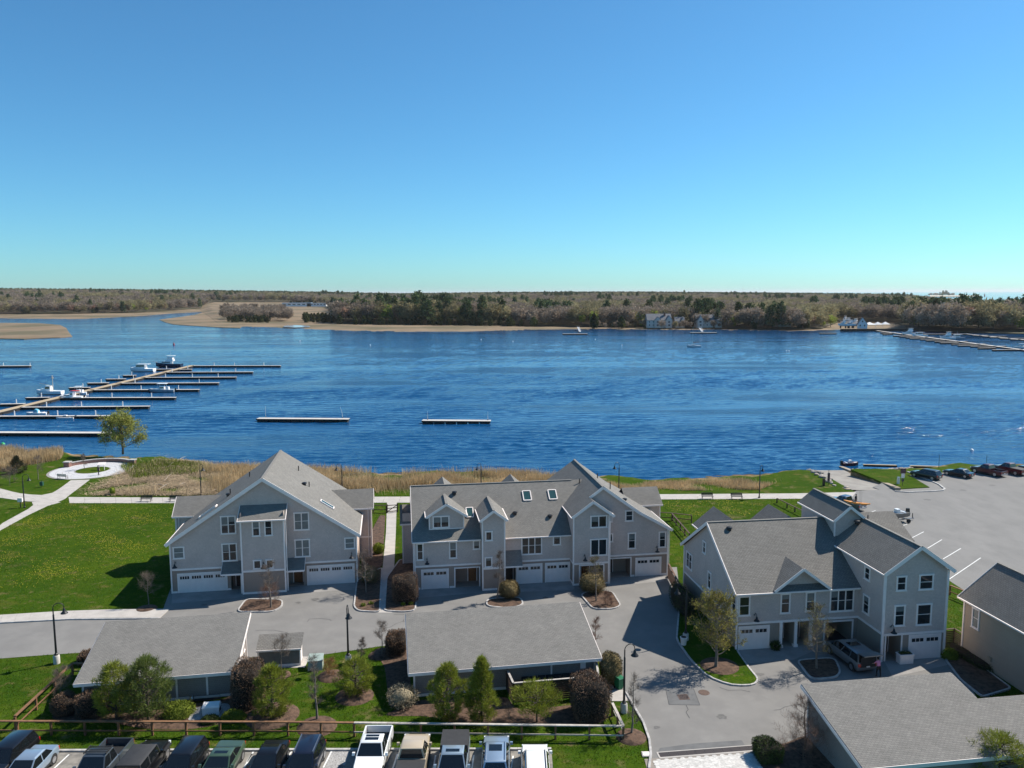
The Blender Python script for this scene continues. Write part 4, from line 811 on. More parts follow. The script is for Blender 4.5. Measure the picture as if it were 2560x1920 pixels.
# small gable over the entries
GZ0, GZA = 5.5, 7.45
roof(C, [(3.25, 3.5, GZ0), (3.25, -.5, GZ0), (5.9, -.5, GZA), (5.9, 3.5, GZA)], M_roofd, .12); roof(C, [(8.55, -.5, GZ0), (8.55, 3.5, GZ0), (5.9, 3.5, GZA), (5.9, -.5, GZA)], M_roofd, .12)
board(C, (3.25, -.53, GZ0 - .06), (5.9, -.53, GZA - .06), .06, .24); board(C, (8.55, -.532, GZ0 - .06), (5.9, -.532, GZA - .06), .06, .24)
gw = MB(); FRONT(0, .25).poly(gw, [(3.7, 5.6), (8.1, 5.6), (5.9, 7.25)]); obj('gable_wall', gw, M_side, C)
# right wing roof, raised loft
gable(C, 11.3, 17.85, -4.15, 5.2, 8.02, 10.3, 14.6, M_roofd, rk=.32)
gable(C, 11.45, 14.85, 4.4, 11.4, 10.2, 11.55, 13.1, M_roofd, rk=.26)
lw = MB(); FRONT(11.75, 4.75).poly(lw, [(0, 7.5), (2.8, 7.5), (2.8, 10.15), (1.35, 11.4), (0, 10.15)]); LEFT(11.75, 11.2).quad(lw, 0, 6.45, 7, 10.2); RIGHT(14.55, 4.75).quad(lw, 0, 6.45, 7, 10.2); Wall(14.55, 11.2, -1, 0).poly(lw, [(0, 5), (2.8, 5), (2.8, 10.15), (1.45, 11.4), (0, 10.15)]); obj('loft_wall', lw, M_side, C)
corner(C, 11.75, 4.75, 8.2, 10.15, .12)
roof(C, [(17.0, 7.6, 6.7), (22.2, 7.6, 6.7), (22.2, 11.4, 8.75), (13.5, 11.4, 8.75)], M_roofd); roof(C, [(22.2, 15.2, 6.7), (13.5, 15.2, 6.7), (13.5, 11.4, 8.75), (22.2, 11.4, 8.75)], M_roofd)
wm = MB(); RIGHT(21.9, 7.9).poly(wm, [(0, 0), (7, 0), (7, 6.6), (3.5, 8.5), (0, 6.6)]); FRONT(17.4, 7.9).quad(wm, 0, 4.5, 0, 6.6); Wall(21.9, 14.9, -1, 0).quad(wm, 0, 8, 0, 6.6); obj('wing_wall', wm, M_side, C)
for x_ in (3.9, 10.2):
    gable(C, x_ - 2.3, x_ + 2.3, 7.2, 15.6, 7.0, 8.85, None, M_roofd); wm = MB(); Wall(x_ + 2, 15.2, -1, 0).poly(wm, [(0, 0), (4, 0), (4, 6.9), (2, 8.6), (0, 6.9)]); LEFT(x_ - 2, 15.2).quad(wm, 0, 5, 0, 6.9); RIGHT(x_ + 2, 10.2).quad(wm, 0, 5, 0, 6.9); obj('gable_wall', wm, M_side, C)
corner(C, 0, 0, 0, 5.3); corner(C, 11.6, -3.8, 0, 8.0, .18); corner(C, 17.45, -3.8, 0, 8.0, .18); corner(C, 0, DYC, 0, 5.3); spout(C, 11.45, -3.9, 0, 7.9)
belt(C, F0, .07, 11.55, 2.36, .2); belt(C, RWF, .1, rw - .1, 2.3, .2); belt(C, LEFT(11.6, 0), 0, 3.7, 2.36, .2); belt(C, LEFT(0, DYC), .1, DYC - .1, 2.36, .2)
base(C, F0, 3.15, 4.2); base(C, RWF, 1.8, 2.5); base(C, RWF, 5.55, 5.75); base(C, LEFT(11.6, 0), 0, 3.7)
window(C, F0, .1, 1.2, 3.2, 5.05, 1); window(C, F0, 4.05, 5.0, 3.2, 5.08, 1); window(C, F0, 6.45, 7.4, 3.25, 5.1, 1); window(C, F0, 8.77, 11.13, 3.08, 5.15, 3)
WL = LEFT(0, DYC)
for y0_, y1_, c, q, k in ((6.9, 6.05, 3.25, 4.95, 1), (8.4, 7.6, 6.3, 7.55, 1), (12.9, 11.2, 3.3, 5.0, 2), (1.1, .15, 3.25, 5.0, 1)): window(C, WL, DYC - y0_, DYC - y1_, c, q, k)
for a, e, c, q in ((1.02, 1.98, 6.32, 7.66), (3.12, 4.5, 6.3, 7.7), (.97, 2.0, 3.15, 5.05), (3.05, 4.5, 3.1, 5.05)): window(C, RWF, a, e, c, q, 1)
for y0_, y1_, c, q in ((-.75, -1.65, 6.4, 7.6), (-.75, -1.75, 3.3, 5.0)): window(C, LEFT(11.6, 0), -y0_, -y1_, c, q, 1)
gdoor(C, F0, .3, 2.98, 2.08, 2, 3); gdoor(C, RWF, 2.62, 5.4, 2.12, 2, 3)
b_ = MB(); F0.box(b_, 8.31, 8.45, 0, 2.24, 0, .06); F0.box(b_, 11.05, 11.19, 0, 2.24, 0, .06); F0.box(b_, 8.45, 11.05, 2.1, 2.24, 0, .058); obj('door_frame', b_, M_trim, C)
door(C, FRONT(4.25, 1.8), .15, 1.05, 2.0, M_bdoor, .01); door(C, FRONT(5.75, 1.8), .2, 1.1, 2.0, M_bdoor, .01); door(C, FRONT(11.95, -2.2), .3, 1.2, 2.0, M_bdoor, .01)
for a in (4.18, 5.6, 7.07): obj('porch_post', MB().box(a - .13, a + .13, -.12, .12, .2, 2.4).box(a - .2, a + .2, -.18, .18, 0, .24), M_trim, C)
b_ = MB(); RWF.box(b_, .22, .35, 0, 2.3, 0, .06); RWF.box(b_, 1.75, 1.88, 0, 2.3, 0, .06); obj('porch_frame', b_, M_trim, C)
wlamp(C, F0, 1.64, 2.85); wlamp(C, RWF, .72, 2.75)
boxvent(C, 1.6, 5.9, mz(5.9)); boxvent(C, 13.7, 4.2, 9.9); vent(C, 18.6, 10.2, 8.1, .7); vent(C, 19.3, 8.8, 7.3, .7); vent(C, 6.8, 9.5, 8.2, .7)

# ---------------------------------------------------------------- house cut by the right edge
oD = C.matrix_world if False else None
ang = math.radians(7.5); cD = Vector((C.location.x + 19.7 * math.cos(ang) + 3.2 * math.sin(ang), C.location.y + 19.7 * math.sin(ang) - 3.2 * math.cos(ang), 0))
D = thing('house', 'taupe sided house with steep dark roof, cut by the right edge of the photo', 'house', tuple(cD), ang)
wm = MB(); DL = LEFT(0, 0); DL.quad(wm, 0, 16, 0, 5.2); Wall(6.6, 0, -1, 0).poly(wm, [(0, 0), (6.6, 0), (6.6, 5.15), (3.3, 7.8), (0, 5.15)]); RIGHT(6.6, -16).quad(wm, 0, 16, 0, 5.2); FRONT(0, -16).poly(wm, [(0, 0), (6.6, 0), (6.6, 5.15), (3.3, 7.8), (0, 5.15)])
obj('wall', wm, course_mat('taupe_siding', (0.38, 0.31, 0.245), (0.365, 0.297, 0.235), (0.25, 0.205, 0.163), 3.5, .12, False, .4, mort=.008, patch=.05), D)
roof(D, [(-.4, .35, 5.1), (-.4, -16.3, 5.1), (3.3, -16.3, 8.0), (3.3, .35, 8.0)], M_roofd); roof(D, [(7.0, -16.3, 5.1), (7.0, .35, 5.1), (3.3, .35, 8.0), (3.3, -16.3, 8.0)], M_roofd)
gutter(D, (-.46, .35, 5.02), (-.46, -16.3, 5.02)); board(D, (-.4, .38, 5.0), (3.3, .38, 7.9), .05, .28); board(D, (7.0, .38, 5.0), (3.3, .38, 7.9), .05, .28); corner(D, 0, 0, 0, 5.05)
window(D, DL, 1.0, 1.9, 2.9, 4.7, 1, True, True); window(D, DL, 7.6, 8.6, 3.0, 4.7, 1); window(D, DL, 7.4, 8.5, .7, 2.3, 1)
obj('utility_box', MB().box(-.15, 0, -3.6, -3.25, .9, 1.25), mat('beige_metal', (0.35, 0.28, 0.2), .6), D)

def ridge(root, p, q, m=None): return obj('ridge_cap', MB().beam(Vector(p) + Vector((0, 0, -.01)), Vector(q) + Vector((0, 0, -.01)), .26, .07), m or mat('ridge_shingle', (0.19, 0.18, 0.165), .9, .15, 3), root)
ridge(A, (9.8, -.35, 12.33), (9.8, 15.1, 12.33)); ridge(B, (-.25, 6.3, 10.0), (18.6, 6.3, 10.0)); ridge(B, (20.85, 0, 10.63), (20.85, 14.6, 10.63)); ridge(B, (3.525, .7, 9.25), (3.525, 4.9, 9.25)); ridge(B, (8.425, -1.65, 8.95), (8.425, 4.3, 8.95))
ridge(C, (-.3, 6.8, 9.85), (11.4, 6.8, 9.85)); ridge(C, (14.6, -4.15, 10.3), (14.6, 4.5, 10.3)); ridge(C, (13.1, 4.4, 11.55), (13.1, 11.4, 11.55)); ridge(D, (3.3, -16.3, 8.0), (3.3, .35, 8.0))
# ---------------------------------------------------------------- garages with one-slope roofs
def garage(px, ang, W_, label, zn=2.3, zf=4.05, D_=7.55, notch=None, posts=(), ovr=.45):
    o = g(*px, zn); t = thing('garage', label, 'garage', (o.x, o.y, 0), math.radians(ang), 'garages with one-slope roofs')
    zz = lambda y: zn + (zf - zn) * y / D_
    P_ = [(0, 0, zn), (W_, 0, zn)] + ([(W_ + notch[0], 0, zn), (W_ + notch[0], notch[1], zz(notch[1])), (W_, notch[1], zz(notch[1]))] if notch else []) + [(W_, D_, zf), (0, D_, zf)]
    if notch: P_ = [(0, 0, zn)] + P_[2:]
    roof(t, P_, M_roof, .14)
    wt = W_ + (notch[0] if notch else 0)
    board(t, (0, -.03, zn - .15), (wt, -.03, zn - .15), .05, .26, 'fascia'); board(t, (-.03, 0, zn - .17), (-.03, D_, zf - .17), .05, .24); board(t, (W_ + .03, 0 if not notch else notch[1], zz(notch[1] if notch else 0) - .17), (W_ + .03, D_, zf - .17), .05, .24); board(t, (0, D_ + .03, zf - .17), (W_, D_ + .03, zf - .17), .05, .24, 'fascia')
    wm = MB(); a, b, c, e = ovr, wt - ovr, .55, D_ - .35
    FRONT(a, c).quad(wm, 0, b - a, 0, zz(c) - .1); LEFT(a, e).poly(wm, [(0, 0), (e - c, 0), (e - c, zz(c) - .1), (0, zz(e) - .1)])
    RIGHT(b, c).poly(wm, [(0, 0), (e - c, 0), (e - c, zz(e) - .1), (0, zz(c) - .1)]) if not notch else RIGHT(W_ - ovr, c).poly(wm, [(0, 0), (e - c, 0), (e - c, zz(e) - .1), (0, zz(c) - .1)])
    Wall(b, e, -1, 0).quad(wm, 0, b - a, 0, zz(e) - .15) if not notch else Wall(W_ - ovr, e, -1, 0).quad(wm, 0, W_ - 2 * ovr, 0, zz(e) - .15)
    obj('wall', wm, M_garw, t)
    corner(t, a, c, 0, zz(c) - .1); corner(t, b if not notch else W_ - ovr, e, 0, zz(e) - .15); corner(t, b, c, 0, zz(c) - .1); corner(t, a, e, 0, zz(e) - .15)
    base(t, FRONT(a, c), .1, b - a - .1, .2)
    for x_ in posts: obj('batten', MB().box(x_ - .07, x_ + .07, c - .035, c, .2, zz(c) - .1), M_trim, t)
    n = int((W_ - 1) // 3)
    for i in range(n):
        w_ = Wall(W_ - ovr, e, -1, 0); L_ = (W_ - 2 * ovr) / n; gdoor(t, w_, i * L_ + .35, (i + 1) * L_ - .35, 2.2, 2)
    return t
M_garw = course_mat('blue_grey_shingle', (0.29, 0.255, 0.23), (0.27, 0.237, 0.215), (0.185, 0.16, 0.146), .18, .15, False, .35, mort=.008, patch=.07)
GA = garage(Z('4')(565, 705), 9.5, 11.95, 'low garage at left with a plain grey sloping roof, two pines before it', posts=(7.3, 9.6))
GB = garage(Z('6')(135, 660), 9.3, 15.7, 'wide low garage in the middle with a bin enclosure along its wall', posts=(7.9, 11.6))
GC = garage(Z('8')(605, 1662), 8.0, 11.8, 'garage with stepped grey roof in the bottom right corner', 2.4, 3.95, 7.8, (16, 5.0))
w_ = RIGHT(11.95 - .45, .55); window(GA, w_, 5.2, 5.75, 1.2, 2.1, 1, False); obj('side_door', (lambda b: (w_.box(b, 4.2, 5.0, .05, 2.0, 0, .05), b)[1])(MB()), M_door_w, GA)
obj('meter_box', MB().box(14.0, 14.45, .38, .53, 1.3, 1.95), M_trim, GB)
# little shed between the two garages
o = gz('5', 160, 590); S = thing('storage_shed', 'small grey lean-to storage shed beside the left garage', 'shed', (o.x, o.y, 0), math.radians(7))
wm = MB(); FRONT(0, .1).quad(wm, 0, 3.5, .1, 1.55); LEFT(0, 1.4).poly(wm, [(0, .1), (1.3, .1), (1.3, 1.5), (0, 2.1)]); Wall(3.5, 1.4, -1, 0).quad(wm, 0, 3.5, .1, 2.1); obj('wall', wm, mat('taupe_board', (0.17, 0.16, 0.15), .9, .1), S)
wm = MB(); RIGHT(3.5, .1).poly(wm, [(0, .1), (1.3, .1), (1.3, 2.1), (0, 1.5)]); obj('side_wall', wm, M_trim, S)
roof(S, [(-.15, -.1, 1.62), (3.65, -.1, 1.62), (3.65, 1.6, 2.32), (-.15, 1.6, 2.32)], M_roofd, .08); board(S, (-.15, -.13, 1.56), (3.65, -.13, 1.56), .05, .14, 'fascia'); base(S, FRONT(0, .1), 0, 3.5, .2)
for x_ in (0, 3.5): corner(S, x_, .1, 0, 1.5, .12)
# ================================================================== vegetation
M_bark = mat('grey_bark', (0.17, 0.145, 0.12), .95, .2, 5); M_barkd = mat('dark_bark', (0.07, 0.05, 0.04), .95, .2, 5)
M_twig = mat('bare_twigs', (0.15, 0.115, 0.09), .95, .1, 2, island=.3); M_twigr = mat('reddish_twigs', (0.17, 0.095, 0.065), .95, .1, 2, island=.35)
M_needle = mat('pine_needles', (0.20, 0.225, 0.026), .75, .3, .8, island=.4, trans=.3, spec=.3); M_needle2 = mat('grey_green_needles', (0.125, 0.16, 0.034), .75, .25, .8, island=.4, trans=.3, spec=.3)
M_bud = mat('yellow_green_buds', (0.25, 0.22, 0.05), .8, .2, 1, island=.35, trans=.25, spec=.2); M_budr = mat('willow_leaves', (0.29, 0.30, 0.07), .8, .2, 1, island=.3, trans=.3, spec=.2)
M_hedge = mat('brown_hedge_twigs', (0.15, 0.095, 0.062), .9, .25, 1.5, island=.35, spec=.2); M_hedge2 = mat('olive_hedge_leaves', (0.17, 0.13, 0.06), .9, .25, 1.5, island=.5, spec=.2)
M_yew = mat('yew_leaves', (0.14, 0.175, 0.02), .85, .25, 1.5, island=.5, spec=.2); M_yewd = mat('dark_yew_leaves', (0.05, 0.075, 0.018), .85, .25, 1.5, island=.5, spec=.2)
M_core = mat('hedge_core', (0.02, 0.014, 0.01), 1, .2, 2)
def cards(P_, size, flat=.0, asp=.5, up=0.0, dirs=None):
    "triangles with random facing at points P_ (n,3); returns (n*3,3)"
    n = len(P_); a = nr.normal(size=(n, 3))
    if dirs is not None: a = dirs + a * .45
    a[:, 2] += up; a /= np.linalg.norm(a, axis=1)[:, None] + 1e-9
    b = np.cross(a, nr.normal(size=(n, 3))); b /= np.linalg.norm(b, axis=1)[:, None] + 1e-9
    s = size * nr.uniform(.6, 1.35, n)[:, None]
    return np.stack([P_ - b * s * asp * .5, P_ + b * s * asp * .5, P_ + a * s], 1).reshape(-1, 3)
def branch_tree(h, spread, seed, r0=.11, lev=4, fork=.28, up=.55, trunk_h=.25, nb=9, tips=True):
    "skeleton of a leafless tree: trunk, limbs, twigs; returns trunk MB, twig MB, tip points"
    R = random.Random(seed); tr, tw, tp = MB(), MB(), []
    top = Vector((R.uniform(-.05, .05) * h, R.uniform(-.05, .05) * h, h * .86)); pts = [Vector((0, 0, -.05))]
    for i in range(1, 6): pts.append(top * (i / 5) + Vector((R.uniform(-1, 1), R.uniform(-1, 1), 0)) * .012 * h)
    tr.tube(pts, [r0 * (1 - .85 * i / 5) for i in range(6)], 7)
    def grow(p, dr, L, r, l):
        q = [p]; dcur = dr.copy()
        for i in range(3):
            dcur = (dcur + Vector((R.uniform(-1, 1), R.uniform(-1, 1), R.uniform(-.5, 1) * up)) * .22).normalized(); q.append(q[-1] + dcur * L / 3)
        (tr if l == 1 and r > .02 else tw).tube(q, [r, r * .75, r * .5, r * .3], 4 if l < 2 else 3, False)
        if l >= lev: tp.append((q[-1], dcur)); tp.append((q[2], dcur)); tp.append((q[1], dcur)); return
        for k in range(3):
            i = R.choice((1, 2, 2, 3)); a = Vector((R.uniform(-1, 1), R.uniform(-1, 1), R.uniform(-.35, .9))).normalized()
            grow(q[i], (dcur * .75 + a * .75).normalized(), L * R.uniform(.52, .8), r * .58, l + 1)
    for k in range(nb):
        t = trunk_h + (1 - trunk_h) * (k + R.random() * .6) / nb; p = pts[0].lerp(pts[-1], t * .97); j = min(int(t * 5), 4); p = pts[j].lerp(pts[j + 1], t * 5 - j) if t < 1 else pts[-1]
        a = k * 2.4 + R.uniform(-.4, .4); tq = max(t - trunk_h, 0) / (1 - trunk_h); e = up * (.45 + 1.1 * tq); prof = .34 + .62 * math.sin(PI * min(.22 + .72 * tq, 1)) - .12 * tq
        grow(p, Vector((math.cos(a), math.sin(a), e)).normalized(), spread * .62 * prof * R.uniform(.8, 1.15), r0 * .42 * (1 - t * .5), 1)
    return tr, tw, tp
def bare_tree(px, top_y, width_px, label, seed, m=None, leaf=None, nleaf=0, leafs=.12, name='bare_tree', r0=None, lev=4, trunk_h=.3, nb=9, cat='tree', up=.55, group='bare spring trees'):
    p = px if isinstance(px, Vector) else g(*px); h = max(hgt((px[0] if not isinstance(px, Vector) else 1280 + p.x / p.y * F), top_y, p), 1.0); w = width_px / F * p.length
    t = thing(name, label, cat, (p.x, p.y, 0), 0, group); tr, tw, tp = branch_tree(h, w * .53, seed, r0 or .017 * h, lev, trunk_h=trunk_h, nb=nb, up=up)
    obj('trunk', tr, m or M_bark, t, 60); cr_ = obj('crown', tw, M_twig if not m else m, t)
    T = np.array([tuple(v) for v, _ in tp]); DD = np.array([tuple(v) for _, v in tp]); k = max(1, int(1800 / max(len(T), 1)))
    P_ = np.repeat(T, k, 0) + nr.normal(scale=.05, size=(len(T) * k, 3)); soup('twigs', cards(P_, .05 * h + .15, asp=.03, up=.15, dirs=np.repeat(DD, k, 0) * 1.1), 3, M_twig if not m else m, cr_)
    if leaf: k = max(1, int(nleaf / len(T))); P_ = np.repeat(T, k, 0); P_ = P_ + np.repeat(DD, k, 0) * nr.uniform(-.02, .055, len(P_))[:, None] * h + nr.normal(scale=w * .02, size=P_.shape); soup('leaves', cards(P_, leafs, asp=.6), 3, leaf, cr_)
    return t
def pine(px, top_y, width_px, label, seed, m=None, trunk_h=.12, shape='cone', dens=1.0, base_z=0, name='pine_tree'):
    p = g(*px); h = hgt(px[0], top_y, p); w = width_px / F * p.length; R = random.Random(seed)
    t = thing(name, label, 'tree', (p.x, p.y, base_z), R.random() * 6, 'pines by the garages'); tr = MB().tube([(0, 0, -.1), (.05, 0, h * .5), (0, .05, h * .93)], [.035 * h * .5 + .03, .02 * h * .5 + .02, .02], 7)
    C_ = []; n = int(100 * dens)
    for k in range(n):
        z = trunk_h + (1 - trunk_h) * (k + R.random()) / n
        if shape == 'cone': rr = (1 - z) ** .75 * min(1, (z - trunk_h) / .12 + .45)
        elif shape == 'egg': rr = math.sin(PI * min(max((z - trunk_h * .6) / (1.02 - trunk_h * .6), 0), 1) ** .8) ** .7
        else: rr = math.sin(PI * min(max((z - trunk_h) / (1.02 - trunk_h), 0), 1)) ** .5
        rr *= w * .58 * R.uniform(.72, 1.1) * (1 + .18 * math.sin(k * 1.7 + seed)); a = k * 2.399 + R.uniform(-.5, .5); f = R.uniform(.55, 1.0) ** .6
        q = Vector((math.cos(a) * rr * f, math.sin(a) * rr * f, z * h)); C_.append((q, Vector((math.cos(a) * .8, math.sin(a) * .8, .7))))
        if f > .8: s = Vector((0, 0, max(z * h - rr * .35, .1))); tr.tube([s, s.lerp(q, .5) + Vector((0, 0, -.05)), q], [.035, .025, .012], 4, False)
    obj('trunk', tr, M_barkd, t, 60)
    P_ = np.array([tuple(q) for q, _ in C_]); D_ = np.array([tuple(v) for _, v in C_]); k = 85; cs = .11 * w / max(1, dens ** .3) + .06
    PP = np.repeat(P_, k, 0); off = nr.normal(size=PP.shape); off /= np.linalg.norm(off, axis=1)[:, None]; off *= (nr.random(len(PP)) ** .5)[:, None] * cs
    soup('crown', cards(PP + off * .8, .20 + .012 * h, asp=.16, up=.5, dirs=off / cs * .9 + np.repeat(D_, k, 0) * .7), 3, m or M_needle, t)
    return t
def bush(px, top_y, width_px, label, seed, m, shape='round', depth=None, name='clipped_hedge', n=4200, cs=.10, asp=.5, cat='hedge', core=.9, rough=.05, group='hedges and shrubs in the planting beds', zoff=0.0, fuzz=.02):
    p = px if isinstance(px, Vector) else g(*px); pxx = 1280 + p.x / p.y * F if isinstance(px, Vector) else px[0]
    h = max(hgt(pxx, top_y, p), .3) - zoff; w = width_px / F * p.length * .93; dp = depth or w; h = h - .25 * dp * 0 
    p = Vector((p.x, p.y + dp * .30, 0)); t = thing(name, label, cat, (p.x, p.y, zoff), seed * .7 if shape == 'round' else .14, group)
    pw = {'round': 2.2, 'box': 5.0, 'mound': 2.2}[shape]
    def surf(D_, k=1.0):
        q = D_ / (np.abs(D_) ** pw).sum(-1, keepdims=True) ** (1 / pw); a_ = np.arctan2(D_[..., 1], D_[..., 0])
        rr = k * (1 + rough * np.sin(3 * a_ + seed) * .7 + rough * np.sin(4 * D_[..., 2] + 2 * a_ + seed * 2) + rough * .7 * np.sin(7 * D_[..., 0] + 5 * D_[..., 1] + seed))
        z = (q[..., 2] * rr * .5 + .5) * h if shape != 'mound' else np.maximum(q[..., 2], 0) * rr * h
        return np.stack([q[..., 0] * rr * w / 2, q[..., 1] * rr * dp / 2, np.maximum(z, .02)], -1)
    N_ = nr.normal(size=(n, 3)); N_[:, 2] = np.abs(N_[:, 2]) if shape == 'mound' else N_[:, 2]; N_ /= np.linalg.norm(N_, axis=1)[:, None]
    uu_, vv = np.meshgrid(np.linspace(0, 2 * PI, 25)[:-1], np.linspace(-PI / 2 if shape != 'mound' else 0, PI / 2, 12)); S_ = surf(np.stack([np.cos(vv) * np.cos(uu_), np.cos(vv) * np.sin(uu_), np.sin(vv)], -1), core)
    mb = MB(); mb.v = [tuple(q) for q in S_.reshape(-1, 3)]; mb.f = [(i * 24 + j, i * 24 + (j + 1) % 24, (i + 1) * 24 + (j + 1) % 24, (i + 1) * 24 + j) for i in range(11) for j in range(24)]
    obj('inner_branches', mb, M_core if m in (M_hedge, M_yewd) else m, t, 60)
    soup('foliage', cards(surf(N_, 1.0) + nr.normal(scale=fuzz + .012 * w, size=(n, 3)) - N_ * .03, cs, asp=asp, dirs=N_ * .8), 3, m, t)
    return t
Zp = lambda n, x, y: Z(n)(x, y)
Zy = lambda n, y: Z(n)(0, y)[1]
# pines
pine(Zp('4', 895, 985), Zy('4', 560), 270 / 3.07, 'yellow-green young pine, the left one of the pair before the left garage', 1, None, .14, 'egg', .9)
pine(Zp('4', 1140, 985), Zy('4', 522), 330 / 3.07, 'grey-green airy pine, the right one of the pair before the left garage', 2, M_needle2, .14, 'egg', 1.2)
pine(Zp('5', 280, 1010), Zy('5', 578), 285 / 3.456, 'bushy green pine on the mulch right of the brown hedge by the left garage', 3, None, .03, 'egg', 1.0)
pine(Zp('5', 1000, 815), Zy('5', 540), 300 / 3.456, 'low spreading pine shrub alone on the lawn near the middle lamp post', 4, None, .05, 'round', .8, name='pine_shrub')
pine(Zp('6', 455, 1050), Zy('6', 600), 285 / 3.25, 'full rounded pine left of the taller one before the middle garage', 5, None, .04, 'egg', 1.1)
pine(Zp('6', 730, 1062), Zy('6', 545), 300 / 3.25, 'tallest pine with a pointed top before the middle garage', 6, None, .10, 'cone', 1.3)
pine(Zp('6', 1178, 1058), Zy('6', 770), 370 / 3.25, 'small pine on a bare trunk before the slatted bin enclosure', 7, None, .35, 'round', .7)
pine((2496, 1962), Zy('8', 1425), 400 / 3.07, 'pine top poking up at the bottom right corner', 8, None, .05, 'egg', 1.1)
# deciduous
bare_tree(Zp('0', 1062, 190), 1050, 112, 'willow-like tree in yellow-green bud standing alone on the shore', 11, None, M_budr, 13000, .26, 'shore_tree', .24, 4, .2, 26, up=.6, group=None)
bare_tree(Zp('0', 1285, 1490), Zy('0', 1205), 52, 'small bare tree in a mulch ring at the lawn edge by the left townhouse', 12, trunk_h=.38, lev=4, nb=16)
bare_tree(Zp('1', 1097, 1550), Zy('1', 1090), 52, 'slender bare tree in the island before the left townhouse bay', 13, trunk_h=.3, lev=4)
bare_tree(Zp('1', 1975, 1412), Zy('1', 1000), 66, 'bare tree in the bed between the left and middle townhouses', 14, trunk_h=.3, lev=4, nb=14)
bare_tree(Zp('2', 808, 1165), Zy('2', 740), 32, 'thin bare tree beside the ball bush before the middle townhouse', 15, trunk_h=.35, lev=4)
bare_tree(Zp('2', 1568, 1180), Zy('2', 808), 48, 'bare tree in the island before the porch of the middle townhouse', 16, None, M_bud, 250, .08, trunk_h=.35, lev=4)
bare_tree(Zp('7', 843, 705), Zy('7', 10), 138, 'big yellow-budding tree on the grass island before the right townhouse', 17, None, M_bud, 7500, .13, 'budding_tree', .15, 4, .2, 28, up=.75, group=None)
bare_tree(Zp('7', 1775, 712), Zy('7', 60), 84, 'bare tree in the shaded island in front of the right townhouse', 18, None, M_bud, 300, .08, trunk_h=.22, lev=4, nb=20)
bare_tree(Zp('5', 1228, 480), Zy('5', 160), 46, 'bare tree left of the middle garage beside a round brown hedge', 19, trunk_h=.35, lev=4)
bare_tree(Zp('5', 1045, 540), Zy('5', 310), 24, 'little bare sapling right of the middle lamp post', 20, trunk_h=.3, lev=3)
bare_tree(Zp('5', 668, 1045), Zy('5', 400), 34, 'tall thin grey tree in a mulch ring on the central lawn', 21, trunk_h=.25, lev=4, nb=14)
bare_tree(Zp('5', 358, 632), Zy('5', 280), 52, 'bare tree before the small storage shed', 22, trunk_h=.45, lev=4)
bare_tree(Zp('6', 1945, 1162), Zy('6', 630), 48, 'thin bare tree at the lawn corner by the right lamp post', 23, trunk_h=.2, lev=4, nb=12)
bare_tree(Zp('6', 1652, 470), Zy('6', 190), 30, 'reddish bare sapling behind the right end of the middle garage', 24, M_twigr, trunk_h=.3, lev=4)
bare_tree(Zp('7', 1665, 1440), Zy('7', 960), 90, 'thin reddish sapling by the left wall of the corner garage', 25, M_twigr, trunk_h=.3, lev=4, nb=7)
bare_tree(Zp('7', 1650, 1540), Zy('7', 1215), 150, 'big leafless many-stemmed shrub at the bottom edge by the corner garage', 26, M_twigr, None, 0, .1, 'leafless_shrub', .05, 5, .03, 18, cat='shrub', up=.35, group='leafless shrubs')
bare_tree(Zp('0', 330, 412), Zy('0', 190), 34, 'bare grey tree on the park lawn left of the round plaza', 27, trunk_h=.3, lev=4)
bare_tree(Zp('0', 731, 325), Zy('0', 175), 18, 'thin bare tree growing in the plaza\'s round centre lawn', 28, trunk_h=.3, lev=3)
bare_tree(Zp('0', 85, 455), Zy('0', 300), 40, 'round grey leafless shrub at the left edge of the park', 29, None, None, 0, .1, 'leafless_shrub', .04, 5, .05, 14, cat='shrub', group='leafless shrubs')
bare_tree(Zp('1', 1085, 1500), Zy('1', 1345), 62, 'twiggy reddish shrub in the island before the left townhouse', 30, M_twigr, None, 0, .1, 'leafless_shrub', .04, 5, .03, 16, cat='shrub', group='leafless shrubs', up=.4)
bare_tree(Zp('2', 1660, 1210), Zy('2', 1100), 34, 'low reddish twiggy shrub at the right end of the porch island', 31, M_twigr, None, 0, .1, 'leafless_shrub', .03, 5, .03, 14, cat='shrub', group='leafless shrubs', up=.4)
bare_tree(Zp('6', 955, 1030), Zy('6', 900), 30, 'small bare twiggy shrub before the corner of the bin enclosure', 32, None, None, 0, .1, 'leafless_shrub', .03, 4, .03, 12, cat='shrub', group='leafless shrubs', up=.4)
bare_tree(Zp('4', 470, 800), Zy('4', 570), 50, 'grey leafless shrub inside the fence corner left of the left garage', 33, None, None, 0, .1, 'leafless_shrub', .04, 5, .03, 14, cat='shrub', group='leafless shrubs', up=.5)
bare_tree(Zp('5', 770, 655), Zy('5', 510), 44, 'orange-brown leafless shrub on the lawn behind the transformer box', 34, mat('orange_twigs', (0.26, 0.13, 0.05), .9, .15, 2, island=.3), None, 0, .1, 'leafless_shrub', .03, 5, .03, 14, cat='shrub', group='leafless shrubs', up=.4)
pine(Zp('0', 150, 355), Zy('0', 215), 125 / 3.456, 'dark conical evergreen behind the grey shrub at the left edge of the park', 35, mat('dark_cedar', (0.045, 0.045, 0.018), .85, .2, 1, island=.4), .02, 'cone', .8, name='cedar_tree')
